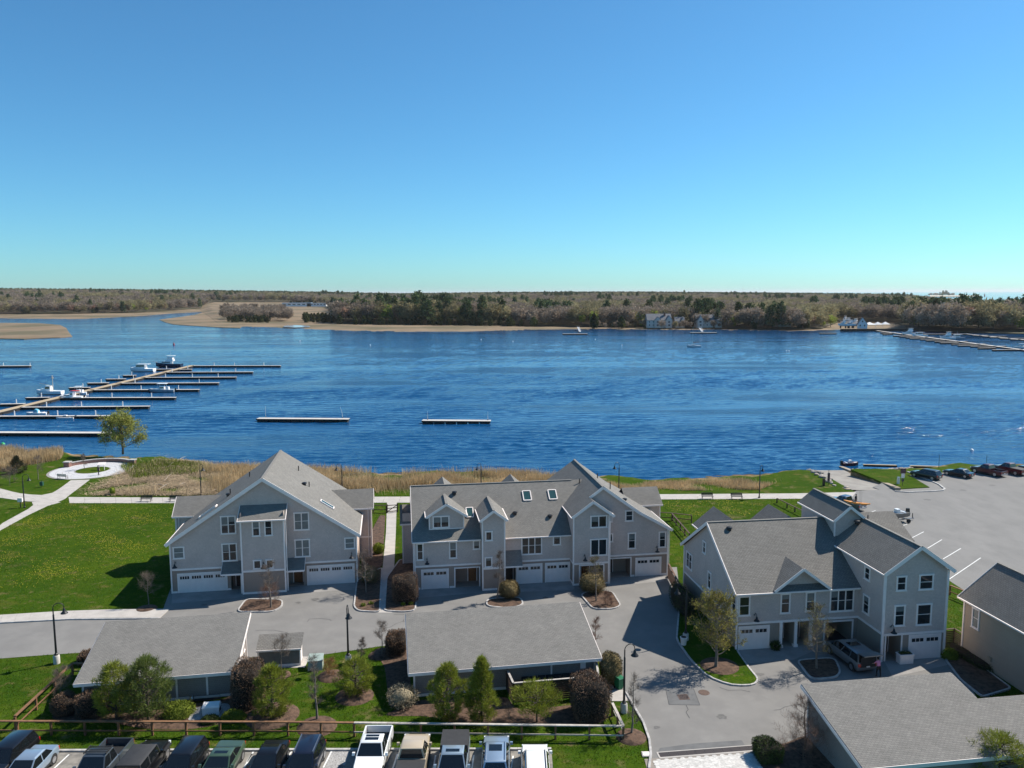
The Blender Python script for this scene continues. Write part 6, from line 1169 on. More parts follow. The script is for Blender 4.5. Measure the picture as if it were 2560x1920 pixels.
# ================================================================== vehicles
M_tyre = mat('tyre', (0.015, 0.015, 0.016), .85, .1, 8); M_rim = mat('alloy', (0.5, 0.5, 0.52), .3, .05, 5, metal=.9); M_cglass = mat('car_glass', (0.008, 0.010, 0.012), .04, .1, 1, spec=.8)
M_tail = mat('tail_lamp', (0.45, 0.01, 0.01), .2, .05, 3, coat=.5); M_head = mat('head_lamp', (0.7, 0.72, 0.74), .1, .05, 3, coat=.5); M_plast = mat('black_plastic', (0.02, 0.02, 0.02), .6, .1, 5); M_plate = mat('number_plate', (0.7, 0.7, 0.7), .5, .1, 30)
def paint(name, c, metal=.25): return mat(name, c, .32, .03, 2, metal=metal, coat=.8)
def car(label, loc, rz, kind, m, cat='car', sunroof=False, rails=False, rack=False, top=None, cover=None, hatch=False, name=None, group='cars in the near parking row'):
    "nose along local +x. kind: sedan, coupe, suv, wagon, pickup, jeep"
    L_, W_, H_ = {'sedan': (4.75, 1.82, 1.44), 'coupe': (5.0, 1.92, 1.42), 'suv': (4.75, 1.9, 1.72), 'wagon': (4.9, 1.9, 1.66), 'van': (5.0, 1.98, 1.75), 'pickup': (5.6, 1.98, 1.86), 'jeep': (4.6, 1.88, 1.85)}[kind]
    belt_, hood = {'sedan': (.92, .90), 'coupe': (.98, .96), 'suv': (1.08, 1.04), 'wagon': (1.04, 1.0), 'van': (1.05, .98), 'pickup': (1.18, 1.14), 'jeep': (1.15, 1.15)}[kind]
    # cabin: rear foot, rear roof, front roof, front foot (fractions of length from tail)
    cr0, cr1, cf1, cf0 = {'sedan': (.12, .26, .52, .70), 'coupe': (.13, .30, .50, .66), 'suv': (.015, .07, .56, .72), 'wagon': (.02, .09, .56, .73), 'van': (.015, .05, .62, .80), 'pickup': (.385, .41, .60, .71), 'jeep': (.03, .05, .58, .64)}[kind]
    t = thing(name or {'pickup': 'pickup_truck', 'suv': 'suv', 'jeep': 'off_road_car', 'wagon': 'suv', 'van': 'minivan', 'coupe': 'coupe', 'sedan': 'sedan'}[kind], label, cat, loc, rz, group)
    X_ = lambda f: (f - .5) * L_; hw = W_ / 2; zb = .28
    tailz = {'sedan': .98, 'coupe': 1.02, 'pickup': 1.10}.get(kind, belt_)
    def sec(f, w, zt, zl=zb):
        x = X_(f); r = .07; return [(x, -w * .9, zl), (x, -w * .99, zl + .14), (x, -w, (zl + zt) * .55), (x, -w * .97, zt - r), (x, -w * .90, zt), (x, w * .90, zt), (x, w * .97, zt - r), (x, w, (zl + zt) * .55), (x, w * .99, zl + .14), (x, w * .9, zl)][::-1]
    bed = kind == 'pickup'
    S_ = [sec(0, hw * .86, tailz - .12, .42), sec(.012, hw * .95, tailz - .02, .34), sec(.05, hw * .99, tailz), sec(cr0 + .03, hw, max(belt_, tailz) if not bed else tailz)]
    if bed: S_ = [sec(cr0 - .015, hw * .985, belt_), sec(cr0 + .03, hw, belt_)]
    S_ += [sec(.5, hw, belt_), sec(cf0 - .02, hw, belt_), sec(cf0 + .03, hw * .99, hood), sec(.88, hw * .96, hood - .05), sec(.96, hw * .90, hood - .13), sec(.992, hw * .80, hood - .24, .32), sec(1.0, hw * .70, hood - .36, .40)]
    obj('body', MB().loft(S_), m, t, 38)
    if bed:
        x0_, x1_ = X_(0.0), X_(cr0 - .01); b = MB(); b.box(x0_ + .12, x1_, -hw * .97, hw * .97, .42, .62); obj('bed_floor', b, M_plast, t)
        for s in (-1, 1): obj('bed_side', MB().hexa([(x0_ + .05, s * hw * .97 - .05, .40), (x1_, s * hw * .97 - .05, .40), (x1_, s * hw * .97 + .05, .40), (x0_ + .05, s * hw * .97 + .05, .40)], [(x0_ + .05, s * hw * .95 - .05, tailz), (x1_, s * hw * .95 - .05, tailz), (x1_, s * hw * .95 + .05, tailz), (x0_ + .05, s * hw * .95 + .05, tailz)]), m, t)
        tg = obj('tailgate', MB().box(x0_, x0_ + .08, -hw * .9, hw * .9, .45, tailz), m, t); obj('bumper', MB().box(x0_ - .1, x0_ + .02, -hw * .92, hw * .92, .40, .60), M_rim, t)
        if cover: obj('bed_cover', MB().hexa([(x0_, -hw * .98, tailz + .01), (x1_, -hw * .98, tailz + .01), (x1_, hw * .98, tailz + .01), (x0_, hw * .98, tailz + .01)], [(x0_ + .05, -hw * .93, tailz + (.08 if cover == 'flat' else .5)), (x1_ - .02, -hw * .93, tailz + (.08 if cover == 'flat' else .55)), (x1_ - .02, hw * .93, tailz + (.08 if cover == 'flat' else .55)), (x0_ + .05, hw * .93, tailz + (.08 if cover == 'flat' else .5))]), M_cover, t)
    # cabin shell and glass
    rt = hw * (.74 if kind not in ('jeep', 'van') else .84); bw = hw * .93; zr_ = H_
    A0, A1, B1, B0 = X_(cr0), X_(cr1), X_(cf1), X_(cf0); zb0 = belt_ - .04
    def csec(x, w, z): return [(x, -w, z), (x, w, z)]
    shell = MB(); lo_ = [(A0, -bw, zb0), (B0, -bw, zb0), (B0, bw, zb0), (A0, bw, zb0)]; mid = (A1 + B1) / 2
    hi_ = [(A1, -rt, zr_ - .06), (B1, -rt, zr_ - .06), (B1, rt, zr_ - .06), (A1, rt, zr_ - .06)]; hi2 = [(A1 + .12, -rt * .86, zr_), (B1 - .12, -rt * .86, zr_), (B1 - .12, rt * .86, zr_), (A1 + .12, rt * .86, zr_)]
    shell.add(lo_ + hi_ + hi2, [(0, 1, 5, 4), (1, 2, 6, 5), (2, 3, 7, 6), (3, 0, 4, 7), (4, 5, 9, 8), (5, 6, 10, 9), (6, 7, 11, 10), (7, 4, 8, 11), (8, 9, 10, 11)])
    cb = obj('cabin', shell, m if not top else top, t, 32)
    def pane(nm_, q, ins=.1):
        q = [Vector(p) for p in q]; c_ = sum(q, Vector()) / 4; n_ = (q[1] - q[0]).cross(q[3] - q[0]).normalized(); n_ = n_ if n_.dot(c_ - Vector((mid, 0, 1))) > 0 else -n_
        obj(nm_, MB().face([p.lerp(c_, ins) + n_ * .012 for p in q]), M_cglass, t)
    pane('windshield', (lo_[1], lo_[2], hi_[2], hi_[1]), .09); pane('rear_window', (lo_[3], lo_[0], hi_[0], hi_[3]), .13)
    fr = [.0, .47, 1.0] if kind not in ('wagon', 'suv', 'van') else [0, .3, .62, 1.0]
    for s, (i0, i1) in ((-1, (0, 1)), (1, (3, 2))):
        a0, a1, b0, b1 = Vector(lo_[i0]), Vector(lo_[i1]), Vector(hi_[i0]), Vector(hi_[i1])
        for u, v in zip(fr, fr[1:]): pane('side_window', (a0.lerp(a1, u), a0.lerp(a1, v), b0.lerp(b1, v), b0.lerp(b1, u)), .1)
        w = cf0 - .03; obj('mirror', MB().hexa([(X_(w) - .1, s * (hw + .04), belt_ - .02), (X_(w) + .08, s * (hw + .04), belt_ - .02), (X_(w) + .08, s * (hw + .22), belt_ - .02), (X_(w) - .1, s * (hw + .22), belt_ - .02)][::1 if s > 0 else -1], [(X_(w) - .1, s * (hw + .02), belt_ + .16), (X_(w) + .04, s * (hw + .02), belt_ + .16), (X_(w) + .04, s * (hw + .2), belt_ + .16), (X_(w) - .1, s * (hw + .2), belt_ + .16)][::1 if s > 0 else -1]), m, t)
        obj('headlight', MB().box(X_(.955), X_(.985), s * hw * .76 - .17, s * hw * .76 + .15, hood - .36, hood - .2), M_head, t)
        obj('taillight', MB().box(X_(-.002), X_(.03) if not bed else X_(.022), s * hw * (.94 if bed else .80) - (.06 if bed else .12), s * hw * (.94 if bed else .80) + (.05 if bed else .13), tailz - .36, tailz - .1), M_tail, t)
        obj('sill', MB().box(X_(.22), X_(.78), s * hw - .06, s * hw + .012, .26, .40), M_plast, t)
        for f in ((.17, .815) if kind != 'pickup' else (.20, .825)):
            r = {'pickup': .40, 'jeep': .42, 'suv': .36, 'wagon': .36, 'van': .35}.get(kind, .335); y_ = s * (hw - .12)
            obj('wheel_arch', MB().lathe([(r + .07, -.125), (r + .07, .125)], (X_(f), y_, r + .01), 18, 'y'), M_plast, t)
            wh = obj('tyre', MB().lathe([(r - .05, -.13), (r, -.09), (r, .09), (r - .05, .132)], (X_(f), y_ + s * .012, r), 18, 'y'), M_tyre, t, 40)
            obj('rim', MB().lathe([(r * .66, -.136), (r * .66, .136), (r * .2, .140)], (X_(f), y_ + s * .012, r), 14, 'y'), M_rim, wh)
    obj('front_bumper', MB().box(X_(.985), X_(1.012), -hw * .66, hw * .66, .36, .56), M_plast, t); obj('grille', MB().box(X_(.985), X_(1.004), -hw * .42, hw * .42, .6, hood - .34), M_plast, t)
    obj('number_plate', MB().box(X_(-.006) - .015, X_(0) + .02, -.16, .16, .62, .72), M_plate, t)
    if sunroof: obj('sunroof', MB().box(mid + .0, min(mid + .75, B1 - .2), -rt * .62, rt * .62, zr_, zr_ + .012), M_cglass, t)
    if sunroof == 'pano': obj('sunroof', MB().box(A1 + .2, mid - .08, -rt * .62, rt * .62, zr_, zr_ + .012), M_cglass, t)
    if rails:
        for s in (-1, 1): obj('roof_rail', MB().beam((A1 + .15, s * rt * .9, zr_ + .03), (B1 - .1, s * rt * .9, zr_ + .03), .05, .06), M_rim if rails == 'silver' else M_plast, t)
    if rack:
        for k in range(5): obj('rack_bar', MB().box(A1 + .1 + k * (B1 - A1 - .3) / 4, A1 + .16 + k * (B1 - A1 - .3) / 4, -rt, rt, zr_ + .06, zr_ + .10), M_plast, t)
        for s in (-1, 1): obj('roof_rail', MB().beam((A1 + .05, s * rt, zr_ + .08), (B1 - .1, s * rt, zr_ + .08), .05, .1), M_plast, t)
    if kind == 'jeep':
        obj('spare_wheel', MB().lathe([(.30, -.16), (.40, -.12), (.40, .1), (.3, .12)], (X_(0) - .12, 0, .98), 18, 'x'), M_tyre, t, 40)
        for s in (-1, 1):
            for f in (.17, .815): obj('fender', MB().box(X_(f) - .52, X_(f) + .52, s * hw - .12 if s > 0 else s * hw - .14, s * hw + .14 if s > 0 else s * hw + .12, .86, .93), M_plast, t)
    if hatch: obj('open_tailgate', MB().hexa([(A1 - .95, -rt * 1.05, zr_ + .12), (A1 + .05, -rt, zr_ - .02), (A1 + .05, rt, zr_ - .02), (A1 - .95, rt * 1.05, zr_ + .12)], [(A1 - .95, -rt * 1.05, zr_ + .2), (A1 + .05, -rt, zr_ + .05), (A1 + .05, rt, zr_ + .05), (A1 - .95, rt * 1.05, zr_ + .2)]), m, t); obj('cargo_opening', MB().face([(X_(0) - .004, -hw * .78, .62), (X_(0) - .004, -hw * .7, 1.5), (X_(0) - .004, hw * .7, 1.5), (X_(0) - .004, hw * .78, .62)]), M_int, t)
    return t
M_cover = mat('black_tonneau', (0.03, 0.03, 0.032), .7, .15, 4)
P_black, P_navy, P_silver, P_grey = paint('black_paint', (0.008, 0.008, 0.010)), paint('navy_paint', (0.010, 0.013, 0.028)), paint('silver_paint', (0.33, 0.42, 0.52), .5), paint('grey_paint', (0.10, 0.12, 0.14), .5)
P_green, P_white, P_tan, P_lblue = paint('green_paint', (0.075, 0.125, 0.080), .4), paint('white_paint', (0.80, 0.80, 0.79), 0), paint('tan_paint', (0.46, 0.38, 0.27), 0), paint('pale_blue_paint', (0.36, 0.44, 0.50), .5)
P_maroon, P_gblack = paint('maroon_paint', (0.085, 0.006, 0.012), .2), paint('green_black_paint', (0.012, 0.018, 0.018), .3)
UP, DN = PI / 2, -PI / 2                              # nose to the fence / nose to the camera
def row(px, rear_gap, kind, m, label, nose, **k):
    x = g(px, 1880, 1.3).x; L_ = {'sedan': 4.75, 'coupe': 5.0, 'suv': 4.75, 'wagon': 4.9, 'pickup': 5.6, 'jeep': 4.6}[kind]
    return car(label, (x, KY + rear_gap - L_ / 2, .012), nose + math.radians(k.pop('yaw', 0)), kind, m, **k)
row(13, .25, 'suv', P_black, 'black SUV cut by the left edge, backed into the near row', DN)
row(85, -.7, 'sedan', P_silver, 'silver-blue sedan, the only pale car at the left of the near row', DN)
row(262, -.15, 'pickup', P_grey, 'dark grey pickup with roof rack in the near row', DN, cat='truck', rack=True)
row(362, -.15, 'jeep', P_black, 'black boxy off-roader with flat soft top in the near row', UP, top=M_cover)
row(466, -.5, 'suv', P_black, 'shiny black SUV between the off-roader and the green coupe', DN)
row(556, -.3, 'coupe', P_green, 'green coupe with a black sunroof', DN, sunroof=True)
row(671, -.2, 'sedan', P_black, 'black sedan between the green coupe and the navy SUV', DN)
row(764, -.2, 'wagon', P_navy, 'navy SUV with silver roof rails beside the gravel strip', DN, rails='silver')
row(926, 1.35, 'pickup', P_white, 'white pickup with open bed and black glass roof', DN, cat='truck', sunroof='pano')
row(1031, .55, 'pickup', P_tan, 'tan pickup with dark bed cover, nose to the fence', UP, cat='truck', cover='flat')
row(1134, -.05, 'pickup', P_lblue, 'pale silver-blue pickup with black bed cap, backed to the fence', DN, cat='truck', cover='cap', sunroof=True)
row(1239, .5, 'wagon', P_silver, 'silver-blue SUV with sunroof and rails, nose to the fence', UP, sunroof=True, rails='silver')
row(1338, -.65, 'suv', P_white, 'white SUV at the right end of the near row', UP, rails='black')
# big lot
def lot(px0, px1, kind, m, label, **k):
    a, b = gz('r', *px0, .5), gz('r', *px1, .5); c = (a + b) / 2; return car(label, (c.x, c.y, .012), math.atan2(a.y - b.y, a.x - b.x), kind, m, group='cars in the big lot by the water', **k)
lot((1290, 275), (1492, 315), 'wagon', P_gblack, 'dark green-black SUV beside the grass point in the big lot')
lot((1568, 262), (1758, 298), 'sedan', P_black, 'black sedan between the dark SUV and the maroon pickups')
lot((1790, 240), (2040, 290), 'pickup', P_maroon, 'maroon pickup with open bed, nearer of the two in the big lot', cat='truck')
lot((1985, 232), (2195, 275), 'pickup', P_maroon, 'maroon pickup with silver bed cover, behind the other one', cat='truck', cover='flat')
lot((2185, 225), (2400, 262), 'sedan', P_black, 'dark car cut by the right edge at the big lot')
# driveway minivan with open tailgate
a, b = gz('3', 1205, 1178, .9), gz('3', 1372, 1300, .9); c = (a + b) / 2
VAN = car('silver SUV in the right townhouse drive with its tailgate open', (c.x, c.y, .02), math.atan2(a.y - b.y, a.x - b.x), 'van', paint('grey_silver_paint', (0.20, 0.22, 0.24), .5), hatch=True, sunroof=True, group='cars in the drives', name='suv')
# ramp pickup, kayak, trailered boat
a, b = gz('r', 640, 505, .8), gz('r', 790, 540, .8); c = (a + b) / 2
RP = car('dark blue-grey pickup by the boat ramp with a kayak on its bed', (c.x, c.y, .02), math.atan2(a.y - b.y, a.x - b.x), 'pickup', paint('slate_paint', (0.09, 0.12, 0.17), .5), cat='truck', group='vehicles near the ramp')
def hull(mb, L_, W_, dpt, fl=.0, n=9, bow=.55, keel=.35, z0=0.0, sheer=.25):
    "boat hull, bow along +x, gunwale at z0 + dpt"
    secs = []
    for i in range(n):
        f = i / (n - 1); x = (f - .5) * L_; w = W_ / 2 * (1 - max(0, (f - bow) / (1 - bow)) ** 2.2) * (.92 + .08 * min(1, f * 4)); w = max(w, .015); zt = z0 + dpt * (1 + sheer * f * f); kz = z0 + (keel * dpt * max(0, (f - .6) / .4) ** 2)
        secs.append([(x, -w, zt), (x, -w * .86, z0 + dpt * .35 + (kz - z0)), (x, -w * .3, kz + .02), (x, w * .3, kz + .02), (x, w * .86, z0 + dpt * .35 + (kz - z0)), (x, w, zt)])
    o_ = len(mb.v)
    mb.loft(secs); return mb
kd = (b - a).normalized(); pk = gz('r', 812, 540, 1.25)
KY_ = thing('kayak', 'orange and yellow fishing kayak resting on the pickup tail', 'kayak', tuple(pk), math.atan2(kd.y, kd.x) + .35, None)
mb = MB(); secs = []
for i in range(9): f = i / 8; x = (f - .5) * 3.6; w = .38 * math.sin(PI * min(max(f, .02), .98)) ** .55; secs.append([(x, -w, .30 + .12 * (2 * f - 1) ** 2), (x, -w * .8, .10 + .2 * (2 * f - 1) ** 4), (x, w * .8, .10 + .2 * (2 * f - 1) ** 4), (x, w, .30 + .12 * (2 * f - 1) ** 2)])
obj('hull', mb.loft(secs), mat('kayak_plastic', (0.62, 0.25, 0.04), .45, .25, 1.2), KY_, 40); obj('seat', MB().box(-.5, -.1, -.22, .22, .28, .36).box(-.55, -.5, -.22, .22, .3, .75), M_plast, KY_)
for k in range(3): obj('fishing_rod', MB().tube([(.3 + k * .15, .1 * k - .1, .3), (.25 + k * .16, .1 * k - .1, 2.1)], .012, 4), M_black, KY_)
# ================================================================== docks, boats, buoys, far buildings
DZ = WZ + .8                                         # deck height
M_deck = mat('grey_decking', (0.50, 0.47, 0.44), .9, .12, 1.5); M_deckw = mat('walkway_planks', (0.40, 0.31, 0.20), .9, .15, 1.5); M_float = mat('dark_float', (0.02, 0.018, 0.016), .8, .2, 2); M_pile = mat('white_piling', (0.72, 0.71, 0.69), .7, .1, 2)
def dock(a, b, w, label, name='finger_dock', plank=3.0, m=None, floats=True, posts=(), group=None, th=.5, pm=None, ph=1.3):
    a, b = Vector((a[0], a[1], 0)), Vector((b[0], b[1], 0)); d_ = (b - a); L_ = d_.length; t = thing(name, label, 'dock', (a.x, a.y, DZ), math.atan2(d_.y, d_.x), group)
    n = max(1, round(L_ / plank))
    for i in range(n): obj('deck_section', MB().box(i * L_ / n + .03, (i + 1) * L_ / n - .03, -w / 2, w / 2, -.08, 0), m or M_deck, t)
    if floats:
        for i in range(n): obj('float', MB().box(i * L_ / n + .25, (i + 1) * L_ / n - .25, -w / 2 + .02, w / 2 - .02, -th - .4, -.085), M_float, t)
    obj('fender_beam', MB().box(0, L_, -w / 2 - .08, -w / 2 - .005, -.40, -.03), M_float, t)
    for f in posts: obj('piling', MB().tube([(f * L_, w / 2 + .14, -2), (f * L_, w / 2 + .14, ph)], .15, 8), pm or M_pile, t, 40)
    return t
def mk(x, y): return gz('m', x, y, DZ)
wa, wb = mk(-120, 545), mk(1480, 163)
dock(wa, wb, 2.6, 'long brown main walkway of the left marina, running out from the left edge', 'marina_walkway', 6, M_deckw, True, (.62,), None)
FD = [((1475, 166), (2158, 165), (.24, .47, .8), 'outermost'), ((1245, 216), (1945, 213), (.1, .53, .8), 'second outermost'), ((1080, 256), (1817, 253), (.25, .53, .8), 'third outermost'), ((885, 300), (1682, 297), (.18, .8), 'fourth outermost'), ((685, 351), (1532, 348), (.19, .46, .8), 'middle one with the grey centre-console boat at the'),
      ((455, 411), (1352, 409), (.44, .78), 'one beside the white cruiser, at the'), ((155, 484), (1150, 476), (.19, .46, .78), 'third nearest'), ((-60, 553), (917, 549), (.16, .5, .8), 'one with two small skiffs, at the')]
for i, (a, b, po, l) in enumerate(FD): dock(mk(*a), mk(*b), 1.5, l + ' right-hand finger dock of the left marina', 'finger_dock', 4, M_deck, True, po, 'left marina finger docks')
SD = [((1190, 193), (1330, 191)), ((1380, 194), (1475, 193)), ((945, 240), (1045, 239)), ((815, 268), (965, 267)), ((672, 299), (835, 297)), ((532, 334), (692, 332)), ((200, 411), (380, 408)), ((0, 460), (190, 457))]
for i, (a, b) in enumerate(SD): dock(mk(*a), mk(*b), 1.5, 'short left-hand finger dock of the left marina, %s from the outer end' % ('first', 'second', 'third', 'fourth', 'fifth', 'sixth', 'seventh', 'eighth')[i], 'finger_dock', 4, M_deck, True, (.6,), 'left marina finger docks')
dock(mk(-80, 168), mk(236, 166), 2.0, 'separate floating dock at the left edge beyond the marina', 'floating_dock', 5, M_deck, True, (.3, .95))
dock(mk(-80, 676), mk(862, 680), 2.2, 'nearest thick floating dock at the left, behind the shore tree', 'floating_dock', 5, M_deck, True, (), None, .6)
nk = lambda x, y: gz('n', x, y, DZ)
M_pole = mat('pale_pole', (0.6, 0.6, 0.58), .6)
dock(nk(140, 143), nk(862, 148), 2.2, 'loose floating dock in mid river, the left longer one', 'floating_dock', 3.2, M_deck, True, (), None, .75)
dock(nk(1440, 158), nk(1982, 162), 2.2, 'loose floating dock in mid river, the right shorter one', 'floating_dock', 3.2, M_deck, True, (), None, .75)
for x, y, h, l in ((203, 136, 3.0, 'white pole on the left end of the longer mid-river dock'), (812, 142, 3.0, 'leaning white pole on the right end of the longer mid-river dock'), (1482, 155, 2.2, 'white pole on the left end of the shorter mid-river dock'), (1958, 158, 2.2, 'white pole on the right end of the shorter mid-river dock')):
    p = nk(x, y); t = thing('dock_pole', l, 'pole', tuple(p), 0, 'poles on the mid-river docks'); ln = -.6 if 'leaning' in l else 0
    obj('shaft', MB().tube([(0, 0, 0), (ln * .3, 0, h * .5), (ln, 0, h)], [.06, .05, .03], 6), M_pole, t); obj('foot', MB().lathe([(.16, 0), (.16, .12), (.07, .2)], n=10), M_float, t)
# boats
M_hullw = mat('white_gelcoat', (0.86, 0.84, 0.82), .3, .04, 2, coat=.4); M_hulln = mat('navy_gelcoat', (0.012, 0.016, 0.04), .3, .05, 2, coat=.4); M_hullg = mat('grey_gelcoat', (0.30, 0.34, 0.38), .35, .05, 2, coat=.3); M_canvas = mat('blue_canvas', (0.10, 0.35, 0.48), .8, .1); M_red = mat('red_canvas', (0.45, 0.03, 0.03), .7, .1); M_bottom = mat('bottom_paint', (0.05, 0.02, 0.03), .7)
def house_box(t, name, x0, x1, w, z0, z1, rake=.25, m=None, win=True, back=.05):
    b = MB().hexa([(x0, -w / 2, z0), (x1, -w / 2, z0), (x1, w / 2, z0), (x0, w / 2, z0)], [(x0 + back, -w * .44, z1), (x1 - rake, -w * .44, z1), (x1 - rake, w * .44, z1), (x0 + back, w * .44, z1)]); c = obj(name, b, m or M_hullw, t)
    if win:
        u = lambda f: z0 + (z1 - z0) * f; ex = lambda f: x1 - rake * f
        obj('windshield', MB().face([(ex(.42) + .012, -w * .38, u(.42)), (ex(.42) + .012, w * .38, u(.42)), (ex(.86) + .012, w * .36, u(.86)), (ex(.86) + .012, -w * .36, u(.86))]), M_cglass, c)
        for s in (-1, 1): y = lambda f: s * (w / 2 - w * .06 * f + .012); obj('side_window', MB().face([(x0 + .25, y(.45), u(.45)), (ex(.45) - .2, y(.45), u(.45)), (ex(.85) - .2, y(.85), u(.85)), (x0 + .25, y(.85), u(.85))][::s]), M_cglass, c)
    return c
def boat(label, p, rz, L_, W_, kind, hm=None, name=None, dpt=None, group='boats at the left marina', cat='boat'):
    t = thing(name or 'motor_boat', label, cat, (p[0], p[1], WZ - .25), rz, group); dp = dpt or {'skiff': .75, 'cc': 1.15, 'cruiser': 1.3, 'lobster': 1.5, 'trawler': 1.6, 'sport': 1.9, 'sail': 1.2}[kind]
    obj('hull', hull(MB(), L_, W_, dp, sheer=.35 if kind in ('lobster', 'sport', 'trawler') else .2), hm or M_hullw, t, 45)
    obj('deck', MB().face([(-.46 * L_, -.36 * W_, dp * .96), (.05 * L_, -.40 * W_, dp), (.3 * L_, -.28 * W_, dp * 1.1), (.44 * L_, 0, dp * 1.25), (.3 * L_, .28 * W_, dp * 1.1), (.05 * L_, .40 * W_, dp), (-.46 * L_, .36 * W_, dp * .96)]), mat('deck_grey', (0.55, 0.55, 0.54), .7), t)
    if kind in ('skiff', 'cc', 'cruiser'):
        ob = obj('outboard_motor', MB().hexa([(-.5 * L_ - .45, -.2, dp * .5), (-.5 * L_ + .02, -.2, dp * .5), (-.5 * L_ + .02, .2, dp * .5), (-.5 * L_ - .45, .2, dp * .5)], [(-.5 * L_ - .4, -.16, dp + .45), (-.5 * L_ - .03, -.16, dp + .45), (-.5 * L_ - .03, .16, dp + .45), (-.5 * L_ - .4, .16, dp + .45)]), M_black, t)
    if kind == 'skiff': obj('console', MB().box(-.1 * L_, .05 * L_, -.3, .3, dp * .9, dp + .55), M_hullw, t); obj('bench', MB().box(-.32 * L_, -.25 * L_, -.6, .6, dp * .9, dp + .12), M_hullw, t)
    if kind == 'cc':
        house_box(t, 'console', -.12 * L_, .1 * L_, 1.1, dp * .95, dp + 1.0, .3); tt = obj('t_top', MB().box(-.2 * L_, .14 * L_, -1.0, 1.0, dp + 1.95, dp + 2.07), M_hullw, t)
        for x in (-.15, .1):
            for s in (-1, 1): obj('top_post', MB().tube([(x * L_, s * .6, dp), (x * L_, s * .8, dp + 1.95)], .04, 5), M_rim, t)
        obj('leaning_post', MB().box(-.28 * L_, -.2 * L_, -.5, .5, dp * .9, dp + .9), M_hullw, t)
    if kind == 'cruiser': house_box(t, 'cuddy', -.05 * L_, .36 * L_, W_ * .6, dp * .95, dp + .55, .9); house_box(t, 'windscreen', -.12 * L_, .04 * L_, W_ * .68, dp * .95, dp + 1.25, .35); obj('bimini', MB().box(-.3 * L_, -.02 * L_, -W_ * .35, W_ * .35, dp + 1.75, dp + 1.85), M_red if 'red' in label else M_hullw, t); obj('frame', MB().tube([(-.28 * L_, -W_ * .34, dp), (-.2 * L_, -W_ * .34, dp + 1.75), (-.2 * L_, W_ * .34, dp + 1.75), (-.28 * L_, W_ * .34, dp)], .035, 5), M_rim, t)
    if kind == 'lobster':
        house_box(t, 'wheelhouse', -.08 * L_, .16 * L_, W_ * .62, dp * .95, dp + 1.75, .3); house_box(t, 'trunk_cabin', .12 * L_, .34 * L_, W_ * .5, dp, dp + .75, .4, None, False)
        obj('mast', MB().tube([(-.14 * L_, 0, dp), (-.14 * L_, 0, dp + 5.2)], [.14, .09], 8), mat('mast_paint', (0.55, 0.5, 0.42), .6), t, 40); obj('crosstree', MB().box(-.17 * L_, -.11 * L_, -.55, .55, dp + 4.3, dp + 4.42), M_deckw, t); obj('crosstree', MB().box(-.16 * L_, -.12 * L_, -.4, .4, dp + 5.0, dp + 5.1), M_deckw, t)
        obj('stay', MB().tube([(-.14 * L_, 0, dp + 4.6), (.47 * L_, 0, dp * 1.4)], .025, 4).tube([(-.14 * L_, 0, dp + 4.6), (-.46 * L_, 0, dp)], .025, 4), M_black, t); obj('boom', MB().tube([(-.14 * L_, 0, dp + 1.6), (.36 * L_, 0, dp + 2.6)], .06, 6), M_deckw, t)
    if kind == 'trawler':
        house_box(t, 'wheelhouse', -.15 * L_, .25 * L_, W_ * .7, dp * .95, dp + 1.9, .4); house_box(t, 'fore_cabin', .2 * L_, .38 * L_, W_ * .5, dp, dp + .8, .5, None, False); obj('roof_slab', MB().box(-.3 * L_, .2 * L_, -W_ * .4, W_ * .4, dp + 1.9, dp + 2.02), M_hullw, t); obj('mast', MB().tube([(0, 0, dp + 2), (0, 0, dp + 4.6)], [.07, .04], 6), M_rim, t); obj('rail', MB().tube([(.46 * L_, 0, dp * 1.35 + .5), (.3 * L_, W_ * .4, dp + .7), (0, W_ * .46, dp + .6)], .03, 4).tube([(.46 * L_, 0, dp * 1.35 + .5), (.3 * L_, -W_ * .4, dp + .7), (0, -W_ * .46, dp + .6)], .03, 4), M_rim, t)
    if kind == 'sport':
        house_box(t, 'cabin', -.12 * L_, .30 * L_, W_ * .72, dp * .95, dp + 1.2, 1.2); house_box(t, 'fly_bridge', -.2 * L_, .1 * L_, W_ * .6, dp + 1.2, dp + 2.1, .3, None, False); obj('hardtop', MB().box(-.24 * L_, .06 * L_, -W_ * .34, W_ * .34, dp + 3.6, dp + 3.72), M_hullw, t)
        for x in (-.22, .03):
            for s in (-1, 1): obj('top_post', MB().tube([(x * L_, s * W_ * .26, dp + 2.0), (x * L_, s * W_ * .3, dp + 3.6)], .04, 5), M_rim, t)
        obj('bridge_enclosure', MB().box(-.18 * L_, .02 * L_, -W_ * .26, W_ * .26, dp + 2.1, dp + 3.2), M_hullw, t); obj('antenna', MB().tube([(-.1 * L_, .8, dp + 3.7), (-.13 * L_, .8, dp + 6)], .03, 4), M_pole, t); obj('bow_pulpit', MB().box(.46 * L_, .56 * L_, -.25, .25, dp * 1.33, dp * 1.4), M_hullw, t)
    if kind == 'sail':
        house_box(t, 'cabin', -.1 * L_, .22 * L_, W_ * .5, dp, dp + .55, .4); obj('mast', MB().tube([(.08 * L_, 0, dp), (.08 * L_, 0, dp + 11.5)], [.10, .06], 6), M_rim, t, 40); obj('boom', MB().tube([(.08 * L_, 0, dp + 1.5), (-.4 * L_, 0, dp + 1.6)], .06, 6), M_rim, t); obj('furled_sail', MB().tube([(.06 * L_, 0, dp + 1.72), (-.16 * L_, 0, dp + 1.8), (-.38 * L_, 0, dp + 1.75)], [.24, .2, .1], 7), mat('navy_cover', (0.02, 0.035, 0.09), .8), t, 50)
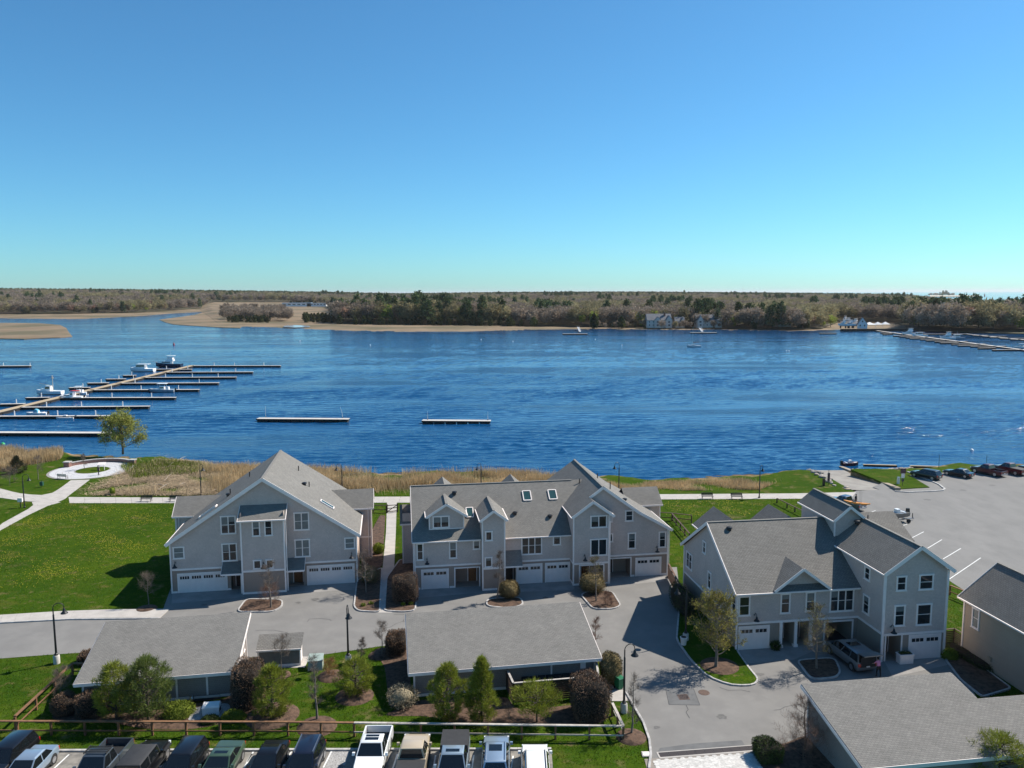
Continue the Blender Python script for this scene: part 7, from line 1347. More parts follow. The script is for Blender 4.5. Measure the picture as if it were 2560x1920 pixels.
        obj('stay', MB().tube([(.08 * L_, 0, dp + 11.3), (.48 * L_, 0, dp * 1.2)], .02, 4).tube([(.08 * L_, 0, dp + 11.3), (-.48 * L_, 0, dp)], .02, 4), M_black, t)
    return t
def mw(x, y): return gz('m', x, y, WZ)
boat('white lobster boat with a tall brown mast left of the main walkway', mw(382, 388), PI + .05, 8.6, 2.9, 'lobster')
boat('white cruiser with red canvas right against the main walkway', mw(552, 426), PI - .05, 8.0, 2.8, 'cruiser')
boat('white skiff with outboard just behind the white cruiser', mw(600, 392), PI + .1, 6.0, 2.2, 'cc')
boat('white trawler with dark wheelhouse windows near the outer end', mw(1095, 212), PI, 10.5, 3.6, 'trawler')
boat('navy-hulled sportfisher with a tall fly bridge at the outer end', mw(1298, 178), PI, 12.0, 4.0, 'sport', M_hulln)
boat('grey centre-console boat with white top on the middle finger dock', mw(1243, 368), PI, 9.2, 3.0, 'cc', M_hullg)
sk = boat('long low white skiff with blue canvas behind the second nearest dock', mw(285, 540), PI, 6.0, 2.0, 'skiff'); obj('canvas_cover', MB().hexa([(-.6, -.7, .75), (.8, -.7, .75), (.8, .7, .75), (-.6, .7, .75)], [(-.3, -.5, 1.6), (.3, -.5, 1.8), (.3, .5, 1.8), (-.3, .5, 1.6)]), M_canvas, sk)
boat('small white skiff moored in front of the second nearest dock', mw(500, 575), PI, 5.4, 2.0, 'skiff')
boat('white sailboat with furled navy sail moored alone off the far shore', gz('fc', 1233, 617, WZ), PI, 8.6, 2.7, 'sail', None, 'sailboat', group=None)
# buoys
def buoy(p, h, r, m, l, cat='buoy', kind='ball'):
    t = thing('buoy', l, cat, tuple(p), 0, 'buoys on the river'); prof = [(r * .3, -r), (r * .85, -r * .5), (r, 0), (r * .85, r * .5), (r * .25, r)] if kind == 'ball' else [(r, -1), (r, .4), (r * .9, h * .5), (r * .3, h), (r * .25, h + .3)]
    obj('float', MB().lathe(prof, n=12), m, t, 50); obj('band', MB().lathe([(r * 1.03, -r * .12), (r * 1.03, r * .12)], n=12), mat('band_blue', (0.03, 0.08, 0.25), .5), t) if kind == 'ball' else obj('top_mark', MB().box(-.1, .1, -.1, .1, h + .3, h + .7), m, t)
M_bred, M_bgreen, M_bwhite = mat('red_buoy', (0.32, 0.02, 0.03), .5), mat('green_buoy', (0.02, 0.35, 0.12), .5), mat('white_buoy', (0.8, 0.8, 0.8), .5)
buoy(gz('fa', 1118, 418, WZ), 1.2, .6, M_bred, 'dark red channel buoy left of the mid river', kind='can')
buoy(gz('0', 25, 108, WZ), 1, .5, M_bgreen, 'green mooring ball at the left edge near the shore')
for i, (n_, x, y, l) in enumerate((('fb', 138, 423, 'below the far mud pool'), ('fb', 624, 450, 'below the far pines'), ('fb', 1390, 412, 'left of the far floating dock'), ('fb', 1610, 425, 'below the left end of the far lawn'), ('fc', 325, 548, 'just below the far floating dock'), ('fc', 570, 602, 'left of the sailboat'), ('fc', 2085, 655, 'right of the sailboat'), ('fd', 45, 655, 'near mid river at right'), ('r', 1775, 90, 'off the big parking lot'))):
    buoy(gz(n_, x, y, WZ), 1, .42, M_bwhite, 'small white mooring ball ' + l)
# drifting ramp float and logs by the big lot
a, b = gz('r', 862, 203, DZ), gz('r', 1145, 210, DZ); dock(a, b, .5, 'weathered log boom floating off the grass point', 'log_boom', 6, M_deckw, False)
a, b = gz('r', 1255, 214, DZ), gz('r', 1500, 220, DZ); dock(a, b, .5, 'weathered log boom floating off the parked SUV', 'log_boom', 6, M_deckw, False)
boat('small dark skiff beached at the foot of the ramp wall', gz('r', 757, 212, WZ), .1, 3.2, 1.4, 'skiff', M_bottom, 'rowing_skiff', group=None)
# right marina
dk = lambda x, y: gz('fd', x, y, DZ)
dock(dk(775, 455), dk(2230, 645), 2.4, 'main pale walkway of the right marina slanting to the right edge', 'marina_walkway', 12, M_deck, True)
ORD = 'first second third fourth fifth sixth seventh eighth ninth tenth eleventh twelfth thirteenth fourteenth fifteenth'.split()
RD = [(890, 1032, 487), (912, 1000, 498), (1008, 1180, 512), (1070, 1240, 520), (1125, 1385, 528), (1160, 1300, 537), (1258, 1420, 546), (1310, 1480, 555), (1390, 1690, 566), (1440, 1610, 578), (1545, 1860, 590), (1605, 1790, 602), (1720, 2045, 610), (1790, 1950, 626), (1920, 2230, 642)]
for i, (x0_, x1_, y) in enumerate(RD): dock(dk(x0_, y), dk(x1_, y - 3), 1.6, 'pale finger dock of the right marina, %s from its far left end' % ORD[i], 'finger_dock', 6, M_deck, True, (), 'right marina finger docks')
dock(dk(1280, 497), dk(1700, 496), 2.0, 'straight far dock behind the right marina boats', 'floating_dock', 12, M_deck); dock(dk(1690, 497), dk(2230, 552), 2.0, 'second slanting walkway behind the right marina', 'marina_walkway', 12, M_deck)
for i, (x0_, x1_, y) in enumerate(((1740, 1880, 510), (1830, 2050, 518), (1900, 2000, 527), (1990, 2230, 537), (2090, 2230, 547))): dock(dk(x0_, y), dk(x1_, y - 2), 1.5, 'finger of the second right marina walkway, %s from the left' % ORD[i], 'finger_dock', 6, M_deck, True, (), 'right marina finger docks')
fw_ = lambda x, y: gz('fd', x, y, WZ)
boat('white flybridge cruiser, leftmost at the right marina', fw_(1155, 508), PI, 11, 3.8, 'sport', None, group='boats at the right marina'); boat('white trawler beside the flybridge cruiser at the right marina', fw_(1250, 522), PI, 11, 3.6, 'trawler', None, group='boats at the right marina')
boat('white flybridge boat mid right marina', fw_(1505, 548), PI, 10.5, 3.6, 'sport', None, group='boats at the right marina'); boat('grey-topped cruiser right of the mid flybridge boat', fw_(1595, 546), PI, 10, 3.4, 'trawler', M_hullg, group='boats at the right marina')
boat('white boat cut by the right edge at the right marina', fw_(2185, 630), PI, 9, 3.0, 'cc', None, group='boats at the right marina')
dock(gz('fd', 325, 490, DZ), gz('fd', 482, 490, DZ), 2.0, 'low float off the rocks left of the boatyard', 'floating_dock', 8, M_deck)
# far floating docks with gangways
for n_, x0_, x1_, y, gx0, gy0, gx1, gy1, l in (('fc', 22, 256, 495, 185, 480, 165, 440, 'far left'), ('fc', 1200, 1446, 484, 1312, 478, 1288, 450, 'far middle')):
    dock(gz(n_, x0_, y, DZ), gz(n_, x1_, y, DZ), 3, l + ' floating dock below the grey houses', 'floating_dock', 10, M_deck); a, b = gz(n_, gx0, gy0, DZ), gz(n_, gx1, gy1, .5)
    t = thing('gangway', 'white sloping gangway to the %s floating dock' % l, 'gangway', tuple(a)); e = b - a; obj('ramp', MB().beam((0, 0, .2), (e.x, e.y, e.z + .6), 1.6, .2), M_hullw, t)
    for s in (-.9, .9): obj('rail', MB().beam((s, 0, 1.2), (e.x + s, e.y, e.z + 1.7), .12, .12), M_hullw, t)
# far houses
M_fr = mat('far_roof', (0.17, 0.17, 0.18), .9, .1, .3); M_fgrey = mat('far_grey_siding', (0.58, 0.54, 0.50), .8, .05, .3); M_fwhite = mat('far_white_siding', (0.72, 0.72, 0.72), .7, .05, .3); M_fchim = mat('far_brick', (0.22, 0.10, 0.07), .9, .1)
def far_house(p, w, dp, hw_, hr, m, label, wings=(), nwin=5, floors=2, chim=None, name='far_house', hip=False, rz=0.0, gab=()):
    t = thing(name, label, 'house', tuple(p), rz, 'houses across the river')
    obj('wall', MB().box(-w / 2, w / 2, 0, dp, -1, hw_), m, t)
    def rf(x0_, x1_, y0_, y1_, z0_, z1_): ym = (y0_ + y1_) / 2; ins = (x1_ - x0_) * .18 if hip else 0; obj('roof', MB().add([(x0_, y0_, z0_), (x1_, y0_, z0_), (x1_, y1_, z0_), (x0_, y1_, z0_), (x0_ + ins, ym, z1_), (x1_ - ins, ym, z1_)], [(0, 1, 5, 4), (2, 3, 4, 5), (1, 2, 5), (3, 0, 4), (3, 2, 1, 0)]), M_fr, t)
    rf(-w / 2 - .5, w / 2 + .5, -.5, dp + .5, hw_, hr)
    for k in range(floors):
        for i in range(nwin):
            x = -w / 2 + (i + .5) * w / nwin; z = .8 + k * 3; f = obj('window', MB().box(x - .75, x + .75, -.08, 0, z, z + 1.7), M_fwhite, t); obj('pane', MB().box(x - .55, x + .55, -.11, -.085, z + .2, z + 1.5), M_glass, f)
    for x0_, x1_, y0_, h, hr2 in wings:
        obj('wing_wall', MB().box(x0_, x1_, y0_, dp * .7, -1, h), m, t); xm = (x0_ + x1_) / 2
        obj('wing_roof', MB().add([(x0_ - .4, y0_ - .4, h), (x1_ + .4, y0_ - .4, h), (x1_ + .4, dp * .7, h), (x0_ - .4, dp * .7, h), (xm, y0_ - .4, hr2), (xm, dp * .7, hr2)], [(0, 4, 5, 3), (1, 2, 5, 4), (0, 1, 4), (2, 3, 5), (3, 2, 1, 0)]), M_fr, t)
        obj('gable_wall', MB().add([(x0_, y0_ - .42, h - .2), (x1_, y0_ - .42, h - .2), (xm, y0_ - .42, hr2 - .5), (x0_, y0_ - .2, h - .2), (x1_, y0_ - .2, h - .2), (xm, y0_ - .2, hr2 - .5)], [(0, 1, 2), (5, 4, 3), (0, 3, 4, 1), (1, 4, 5, 2), (2, 5, 3, 0)]), m, t)
        for z in (.8, 3.7):
            f = obj('window', MB().box(xm - 1.1, xm + 1.1, y0_ - .1, y0_ - .01, z, z + 1.7), M_fwhite, t); obj('pane', MB().box(xm - .9, xm + .9, y0_ - .14, y0_ - .105, z + .2, z + 1.5), M_glass, f)
    if chim: obj('chimney', MB().box(chim - .7, chim + .7, dp * .3, dp * .3 + 1.4, hw_, hr + 1.2), M_fchim, t)
    return t
fh = lambda n_, x, y, z=.3: gz(n_, x, y, z)
far_house(fh('fc', 915, 432), 22, 12, 6.2, 12, M_fgrey, 'big grey gabled house with brick chimney on the far shore', ((-4.5, 1, -1.5, 6.5, 9.5), (5.5, 11.5, -2.5, 6.2, 10.5)), 6, 2, 5.5)
far_house(fh('fc', 1105, 430), 8.5, 8, 5, 9, M_fgrey, 'small grey house right beside the big grey far house', ((.5, 4, -1, 5, 8.6),), 2)
far_house(fh('fc', 1375, 430), 23, 12, 5.8, 11, M_fgrey, 'long grey house behind trees, second big one on the far shore', ((-11, -6, -2, 6, 10.5), (5, 11, -2.5, 3.2, 5.4)), 6)
far_house(fh('fc', 2062, 425), 14, 10, 7, 12, mat('far_pale_blue', (0.55, 0.62, 0.70), .8), 'pale house with hipped roof and cupola, rightmost lone far house', (), 4, 2, None, 'far_house', True)
far_house(fh('fd', 340, 380), 10, 9, 5, 9.0, M_fgrey, 'grey roofed house half hidden left of the boatyard', (), 3)
far_house(fh('fd', 10, 405), 8, 8, 5, 9.0, mat('far_pale_blue', (0.55, 0.62, 0.70)), 'pale blue house end among cedars left of the boatyard', (), 3)
far_house(fh('fc', 500, 395), 12, 9, 4, 8, mat('far_brown', (0.2, 0.17, 0.14), .9), 'low brown house hidden in the far trees left of the green trees', (), 4, 1)
af = fh('fd', 722, 438); t = thing('boathouse', 'steep-roofed white boathouse at the boatyard', 'house', tuple(af), -.35, 'houses across the river')
obj('wall', MB().add([(-4, 0, -1), (4, 0, -1), (4, 9, -1), (-4, 9, -1), (-4, 0, 3), (4, 0, 3), (4, 9, 3), (-4, 9, 3), (0, 0, 8.6), (0, 9, 8.6)], [(0, 1, 5, 8, 4), (2, 3, 7, 9, 6), (0, 4, 7, 3), (1, 2, 6, 5)]), M_fwhite, t)
for s in (-1, 1): obj('roof', MB().add([(s * 4.6, -.5, 2.3), (s * 4.6, 9.5, 2.3), (0, 9.5, 9.0), (0, -.5, 9.0), (s * 4.6, -.5, 2.0), (s * 4.6, 9.5, 2.0), (0, 9.5, 8.7), (0, -.5, 8.7)], [(0, 1, 2, 3), (7, 6, 5, 4), (0, 3, 7, 4), (1, 5, 6, 2), (0, 4, 5, 1), (3, 2, 6, 7)]), M_fr, t)
for x, z in ((-1.8, 1), (1.8, 1), (0, 4.6)): f = obj('window', MB().box(x - .7, x + .7, -.06, -.005, z, z + 1.6), M_fwhite, t); obj('pane', MB().box(x - .5, x + .5, -.1, -.065, z + .15, z + 1.45), M_glass, f)
for i, (x, y, L_, l) in enumerate(((545, 425, 9, 'leftmost'), (580, 400, 14, 'tallest'), (615, 425, 10, 'middle'), (655, 410, 12, 'rightmost'), (560, 380, 9, 'back left'))):
    p = fh('fd', x, y, 1.6); b_ = boat(l + ' white yacht on stands in the boatyard', (p.x, p.y), PI + .2 * i, L_, L_ * .33, 'sport', None, group='yachts stored in the boatyard'); b_.location.z = 1.6
    for s in (-.25, .25): obj('boat_stand', MB().box(s * L_ - .2, s * L_ + .2, -L_ * .12, L_ * .12, -1.9, .3), M_float, b_)
for i, (x, y, w) in enumerate(((802, 438, 9), (875, 436, 7), (945, 434, 7))):
    p = fh('fd', x, y, .3); t = thing('event_tent', 'white peaked tent by the boathouse, %s of three' % ('left', 'middle', 'right')[i], 'tent', tuple(p), 0, 'tents by the boathouse')
    obj('canopy', MB().add([(-w / 2, 0, 2.4), (w / 2, 0, 2.4), (w / 2, w * .8, 2.4), (-w / 2, w * .8, 2.4), (0, w * .4, 4.8)], [(0, 1, 4), (1, 2, 4), (2, 3, 4), (3, 0, 4), (3, 2, 1, 0)]), M_fwhite, t)
    for sx in (-1, 1): obj('tent_pole', MB().tube([(sx * w * .48, .1, -.8), (sx * w * .48, .1, 2.4)], .08, 5), M_fwhite, t)
p0_, p1_ = fh('fd', 520, 452, .5), fh('fd', 1150, 452, .5); t = thing('bulkhead', 'dark timber bulkhead along the boatyard waterfront', 'wall', (p0_.x, p0_.y, 0)); L_ = (p1_ - p0_).length
for i in range(14): obj('plank_panel', MB().box(i * L_ / 14 + .05, (i + 1) * L_ / 14 - .05, -.4, .4, -3, .6), M_float, t)
for i, (x, y, w, h, l) in enumerate(((740, 752, 60, 5, 'long low white school building far beyond the marsh'), (790, 753, 40, 4, 'second white building far beyond the marsh'))):
    d_ = 1640; wx, wy = at_dist(x, d_); t = thing('far_building', l, 'building', (wx, wy, 7.5), 0, None); obj('wall', MB().box(-w / 2, w / 2, 0, 15, -8, h), M_fwhite, t); obj('roof', MB().box(-w / 2 - .5, w / 2 + .5, -.5, 15.5, h, h + .6), mat('far_blue_roof', (0.25, 0.33, 0.42), .8), t)
    for k in range(6): f = obj('window', MB().box(-w / 2 + (k + .2) * w / 6, -w / 2 + (k + .8) * w / 6, -.1, -.01, 1.2, 3.0), M_glass, t)
wx, wy = at_dist(1857, 3900); t = thing('radio_mast', 'hair-thin radio mast on the far ridge', 'mast', (wx, wy, 20)); obj('shaft', MB().tube([(0, 0, -15), (0, 0, 62)], [.5, .35], 5), M_pole, t); obj('antenna', MB().tube([(0, 0, 62), (0, 0, 70)], .15, 4), M_pole, t)
wx, wy = at_dist(2462, 5200); t = thing('lighthouse', 'tiny lighthouse standing off the sand spit', 'lighthouse', (wx, wy, 0)); obj('tower', MB().lathe([(4, -3), (3.4, 4), (2.4, 12)], n=10), M_fbrick if False else M_fchim, t); obj('lantern', MB().lathe([(1.6, 12), (1.6, 15), (.2, 17)], n=8), M_black, t)
# ================================================================== lamps, fences, benches, bins, people
def lamp_post(base_px, rz, label, h=5.0, conc=True, group='gooseneck street lamps'):
    p = base_px if isinstance(base_px, Vector) else g(*base_px); t = thing('street_lamp', label, 'street lamp', (p.x, p.y, 0), rz, group)
    zb = .75 if conc else .05
    if conc: obj('concrete_base', MB().lathe([(.27, -.1), (.27, .68), (.22, .76)], n=14), M_conc2 if False else mat('lamp_base_concrete', (0.50, 0.47, 0.43), .9, .12, 4), t, 40)
    obj('pole', MB().lathe([(.17, zb), (.17, zb + .12), (.095, zb + .2), (.085, zb + 1.2), (.075, h - .6), (.05, h - .55), (.05, h)], n=10), M_black, t, 40)
    ar = .42; pts_ = [(0, 0, h - .02)] + [(ar - ar * math.cos(a), 0, h + ar * math.sin(a)) for a in np.linspace(.2, PI, 9)] + [(2 * ar, 0, h - .12)]
    obj('arm', MB().tube(pts_, .035, 6), M_black, t, 50)
    sh = obj('lamp_shade', MB().lathe([(.30, -.45), (.27, -.38), (.14, -.26), (.11, -.1), (.05, .02)], (2 * ar, 0, h - .12), 16), M_black, t, 40); obj('bulb', MB().lathe([(.05, -.08), (.09, 0), (.05, .08)], (2 * ar, 0, h - .52), 8), mat('lamp_glass', (0.7, 0.7, 0.65), .2), sh)
    return t
lamp_post(Zp('4', 437, 548), .35, 'black gooseneck lamp on a concrete base by the road at left')
lamp_post(Zp('5', 937, 548), -1.2, 'black gooseneck lamp on a concrete base in the middle of the road edge')
lamp_post(Zp('6', 1886, 978), .3, 'black gooseneck lamp on a concrete base right of the bin enclosure')
lamp_post((1714, 1602), PI - .3, 'black gooseneck lamp in the shade left of the right townhouse')
for i, (x, y, rz, l) in enumerate(((61.6, 1269.5, .3, 'at the park path fork by the left edge'), (503, 1238, -.6, 'along the river path left of the left townhouse roof'), (856, 1238, PI + .4, 'behind the right slope of the left townhouse'), (1203, 1236, PI + .8, 'behind the ridge of the middle townhouse'), (1547, 1234, PI + .4, 'behind the right wing of the middle townhouse'), (1898, 1245, .8, 'by the path above the right townhouse'))):
    lamp_post((x, y), rz, 'black gooseneck path lamp ' + l, 4.7, False, 'path lamps by the river')
M_fence = mat('brown_fence_wood', (0.19, 0.095, 0.045), .85, .25, 4, objvar=.15); M_fenceg = mat('weathered_fence_wood', (0.42, 0.38, 0.34), .85, .2, 4, objvar=.12); M_fenced = mat('dark_fence_wood', (0.075, 0.045, 0.03), .85, .2, 4, objvar=.15)
def rail_fence(pts_, label, post=2.35, h=1.12, mats=(None,), grey_from=None, rails=((1.05, .16, .09), (.42, .1, .07)), cap=True, group='post and rail fences', m=None, mp=None):
    pts_ = [Vector((p[0], p[1], 0)) for p in pts_]; t = thing('rail_fence', label, 'fence', tuple(pts_[0]), 0, group); o0 = pts_[0]
    for a, b in zip(pts_, pts_[1:]):
        L_ = (b - a).length; n = max(1, round(L_ / post)); u = (b - a) / n; un = u.normalized(); nn = Vector((-un.y, un.x, 0))
        for i in range(n + 1):
            q = a + u * i - o0; e = un * .07; w = nn * .07
            if i < n or b is pts_[-1]: obj('post', MB().hexa([tuple(q - e - w + Vector((0, 0, -.2))), tuple(q + e - w + Vector((0, 0, -.2))), tuple(q + e + w + Vector((0, 0, -.2))), tuple(q - e + w + Vector((0, 0, -.2)))], [tuple(q - e - w + Vector((0, 0, h - .09))), tuple(q + e - w + Vector((0, 0, h - .09))), tuple(q + e + w + Vector((0, 0, h - .09))), tuple(q - e + w + Vector((0, 0, h - .09)))]), mp or M_fence if not (grey_from and (a + u * i).x > grey_from) else M_fenceg if False else (mp or M_fence), t)
            if i == n: continue
            c0_, c1_ = a + u * i - o0, a + u * (i + 1) - o0; mm = M_fenceg if grey_from is not None and (a + u * (i + .5)).x > grey_from else (m or M_fence)
            if cap: obj('top_rail', MB().beam(c0_ + un * .004 + Vector((0, 0, h - .04)), c1_ - un * .004 + Vector((0, 0, h - .04)), .20, .075), mm, t)
            for z, hh, ww in rails[1:] if cap else rails: obj('rail', MB().beam(c0_ + nn * -.10 + Vector((0, 0, z)), c1_ + nn * -.10 + Vector((0, 0, z)), .045, hh), mm, t)
    return t
fA, fB = Zp('4', -120, 1098), Zp('6', 1880, 1205)
f0 = g(*fA); f1 = g(*Zp('4', 2212, 1105)); f2 = g(*Zp('6', 700, 1180)); f3 = g(*fB)
rail_fence([f0, f1, f3], 'long wooden rail fence behind the near row of cars, brown left and silvery right', 2.35, 1.12, grey_from=g(912, 1840).x)
rail_fence([g(*Zp('4', 122, 1058)), g(*Zp('4', 560, 640)), g(*Zp('4', 640, 640))], 'brown wooden rail fence running back along the left garage', 2.6, 1.1)
rail_fence([f3, g(*Zp('6', 1790, 1010))], 'short silvery rail fence from the corner back to the bin enclosure', 2.0, 1.12, grey_from=-99)
rail_fence([gz('3', 780, 215), gz('3', 850, 250), gz('3', 960, 305)], 'brown guard rail by the path above the right townhouse', 2.6, .8, cap=True, rails=((.5, .1, .06),), m=M_fenced, mp=M_fenced)
rail_fence([gz('3', -30, 330), gz('3', 60, 335), gz('3', 190, 350)], 'dark rail fence beside the path between middle and right townhouses', 2.4, 1.1, m=M_fenced, mp=M_fenced)
rail_fence([gz('3', 55, 338), gz('3', 175, 480)], 'dark rail fence running down between middle and right townhouses', 2.4, 1.1, m=M_fenced, mp=M_fenced)
rail_fence([gz('3', 1975, 850), gz('3', 2110, 905)], 'brown rail fence on the grass behind the right edge house', 2.2, 1.1, m=M_fence)
rail_fence([gz('1', 2040, 665), gz('1', 2160, 668)], 'dark rail fence by the walkway gate between the townhouses', 1.8, 1.1, m=M_fenced, mp=M_fenced)
a, b = gz('1', 2168, 672), gz('2', 42, 492); e = b - a
t = thing('garden_gate', 'dark wooden gate across the walkway between left and middle townhouses', 'gate', tuple(a), math.atan2(e.y, e.x)); L_ = e.length
for z in (.15, .62, 1.05): obj('gate_rail', MB().box(0, L_, -.03, .03, z, z + .1), M_fenced, t)
for x in (0, L_): obj('gate_post', MB().box(x - .08, x + .08, -.08, .08, 0, 1.3), M_fenced, t)
obj('brace', MB().beam((.1, 0, .25), (L_ - .1, 0, 1.05), .05, .1), M_fenced, t)
def slat_fence(pts_, label, h=1.75, n=9, m=None, post=2.2, capm=None, inner=False):
    pts_ = [Vector((p[0], p[1], 0)) for p in pts_]; o0 = pts_[0]; t = thing('slat_fence', label, 'fence', tuple(o0), 0, 'horizontal board fences'); m = m or M_fenced
    for a, b in zip(pts_, pts_[1:]):
        L_ = (b - a).length; k = max(1, round(L_ / post)); u = (b - a) / k; un = u.normalized(); nn = Vector((-un.y, un.x, 0))
        for i in range(k + 1):
            q = a + u * i - o0; obj('post', MB().beam(q + Vector((0, 0, -.2)), q + Vector((0, 0, h)), .11, .11, (1, 0, 0)), m, t)
            if i == k: continue
            for j in range(n): z = .1 + (h - .2) * (j + .5) / n; obj('slat', MB().beam(q - nn * .075 + Vector((0, 0, z)), q + u - nn * .075 + Vector((0, 0, z)), .025, (h - .2) / n - .035), m, t)
            obj('cap', MB().beam(q + Vector((0, 0, h + .025)), q + u + Vector((0, 0, h + .025)), .17, .05), capm or m, t)
    return t
ang = math.radians(9.3); gb = lambda x, y: Vector((GB.location.x + x * math.cos(ang) - y * math.sin(ang), GB.location.y + x * math.sin(ang) + y * math.cos(ang), 0))
slat_fence([gb(7.9, .5), gb(8.05, -1.85), gb(14.9, -1.85), gb(15.4, .5)], 'dark slatted enclosure with silvery cap holding the bins at the middle garage', 1.7, 9, M_fenced, 2.3, M_fenceg)
slat_fence([gz('3', 30, 735), gz('3', 128, 930)], 'dark board fence between the middle and right townhouses', 1.7, 9, mat('mid_fence_wood', (0.14, 0.075, 0.045), .85, .2, 4), 2.0)
slat_fence([gz('3', 1940, 1215), gz('3', 2000, 1208), gz('3', 2068, 1250)], 'dark board fence between the right townhouse and the edge house', 1.7, 9, M_fenced, 1.6)
# wheelie bins behind the enclosure
M_bin = mat('bin_plastic', (0.016, 0.016, 0.018), .55, .1, 4); M_bing = mat('green_bin_plastic', (0.01, 0.14, 0.06), .5, .1, 4)
def wheelie(label, p, rz, m, group='bins in the enclosure'):
    t = thing('wheelie_bin', label, 'bin', (p.x, p.y, p.z), rz, group); obj('body', MB().hexa([(-.21, -.24, .06), (.21, -.24, .06), (.21, .24, .06), (-.21, .24, .06)], [(-.29, -.33, .95), (.29, -.33, .95), (.29, .33, .95), (-.29, .33, .95)]), m, t)
    obj('lid', MB().hexa([(-.31, -.36, .95), (.31, -.36, .95), (.31, .36, .97), (-.31, .36, .97)], [(-.27, -.3, 1.03), (.27, -.3, 1.03), (.29, .34, 1.07), (-.29, .34, 1.07)]), m, t); obj('handle', MB().tube([(-.26, .4, 1.0), (.26, .4, 1.0)], .02, 6), m, t)
    for s in (-1, 1): obj('wheel', MB().lathe([(.1, -.03), (.1, .03)], (s * .24, .25, .1), 10, 'x'), M_tyre, t)
for i in range(8): wheelie('black wheelie bin in the enclosure row, %s from the left' % ('first', 'second', 'third', 'fourth', 'fifth', 'sixth', 'seventh', 'eighth')[i], gb(9.35 + i * .68, -.05), ang + rnd.uniform(-.05, .05), M_bin)
wheelie('green wheelie bin by the lamp right of the middle garage', gz('6', 1845, 785), .6, M_bing, None)
# generator, transformer, planter, sign boxes
p = gz('4', 1620, 950); t = thing('generator', 'white boxy standby generator on gravel before the left garage', 'generator', tuple(p), .15); M_gen = mat('generator_white', (0.78, 0.76, 0.73), .5, .05)
obj('cabinet', MB().box(-.62, .62, -.05, .62, .06, .66), M_gen, t); obj('lid', MB().hexa([(-.66, -.1, .66), (.66, -.1, .66), (.66, .66, .66), (-.66, .66, .66)], [(-.6, -.02, .8), (.6, -.02, .8), (.6, .6, .84), (-.6, .6, .84)]), M_gen, t); obj('base_pad', MB().box(-.75, .75, -.15, .75, -.02, .06), M_conc2, t)
for k in range(4): obj('louvre', MB().box(.63, .645, .05 + k * .13, .13 + k * .13, .2, .5), M_plast, t)
p = gz('5', 650, 605); t = thing('transformer_box', 'pale green electrical transformer box on the central lawn', 'utility box', tuple(p), .1); M_tf = mat('transformer_green', (0.33, 0.40, 0.36), .6, .08)
obj('cabinet', MB().hexa([(-.6, -.1, 0), (.6, -.1, 0), (.6, 1.0, 0), (-.6, 1.0, 0)], [(-.58, .05, .72), (.58, .05, .72), (.58, .95, .95), (-.58, .95, .95)]), M_tf, t); obj('lid', MB().hexa([(-.63, .0, .72), (.63, .0, .72), (.63, 1.0, .95), (-.63, 1.0, .95)], [(-.63, .0, .80), (.63, .0, .80), (.63, 1.0, 1.03), (-.63, 1.0, 1.03)]), M_tf, t); obj('lock', MB().box(-.05, .05, -.06, .02, .35, .45), M_plast, t)
p = gz('3', 1662, 1318); t = thing('planter_box', 'white square planter box by the right townhouse garage door', 'planter', tuple(p), math.radians(7.5)); obj('box', MB().box(-.62, .62, -.3, .3, 0, .78), M_trim, t); obj('rim', MB().box(-.67, .67, -.35, .35, .78, .86), M_trim, t); obj('soil', MB().box(-.55, .55, -.25, .25, .86, .88), M_mulch, t); soup('plants', cards(nr.uniform([-.5, -.2, .86], [.5, .2, .98], (260, 3)), .14, asp=.4, up=.8), 3, M_yewd, t)
p = gz('3', 135, 1200); t = thing('flower_pot', 'tall white pot by the lamp in the shaded bed', 'pot', tuple(p)); obj('pot', MB().lathe([(.22, 0), (.30, .75), (.34, .8), (.28, .82)], n=14), M_trim, t, 40); obj('soil', MB().lathe([(.26, .78), (.26, .83)], n=12), M_mulch, t)
p = gz('4', 1590, 850); t = thing('metal_rack', 'black metal tube rack against the left garage wall', 'rack', tuple(p), math.radians(9.5)); obj('frame', MB().tube([(-1.0, 0, 0), (-1.0, 0, .62), (1.0, 0, .62), (1.0, 0, 0)], .025, 6), M_black, t); obj('shelf', MB().box(-.98, .98, -.02, .3, .2, .23), M_black, t)
p = gz('4', 1475, 845); t = thing('gas_keg', 'small grey metal canister beside the rack at the left garage', 'canister', tuple(p)); obj('tank', MB().lathe([(.14, 0), (.18, .08), (.18, .36), (.1, .46)], n=14), M_rim, t, 50); obj('collar', MB().lathe([(.08, .44), (.09, .56)], n=10), M_rim, t)
# benches
M_bench = mat('dark_bench', (0.03, 0.025, 0.022), .6, .1)
def bench(p, rz, label, m=None):
    t = thing('park_bench', label, 'bench', tuple(p), rz, 'benches along the river path'); m = m or M_bench
    for k in range(4): obj('seat_slat', MB().box(-.9, .9, -.22 + k * .12, -.13 + k * .12, .44, .47), m, t)
    for k in range(4): obj('back_slat', MB().box(-.9, .9, .26 + k * .02, .29 + k * .02, .52 + k * .11, .61 + k * .11), m, t)
    for s in (-.8, .8):
        obj('leg', MB().box(s - .03, s + .03, -.22, -.16, 0, .44), M_black, t); obj('leg', MB().box(s - .03, s + .03, .22, .28, 0, .95), M_black, t); obj('armrest', MB().box(s - .03, s + .03, -.22, .26, .64, .68), M_black, t)
for n_, x, y, l in (('0', 1262, 602, 'right of the path fork, first from the plaza'), ('0', 1512, 602, 'beside the left townhouse wing roof'), ('3', 300, 186, 'left of the pair above the right townhouse'), ('3', 503, 188, 'right of the pair above the right townhouse')): bench(gz(n_, x, y), 0.0 if n_ == '0' else 0.0, 'dark slatted bench on the river path, ' + l)
bench(gz('0', 545, 405), PI - .2, 'pale bench on the left rim of the round plaza', M_fenceg)
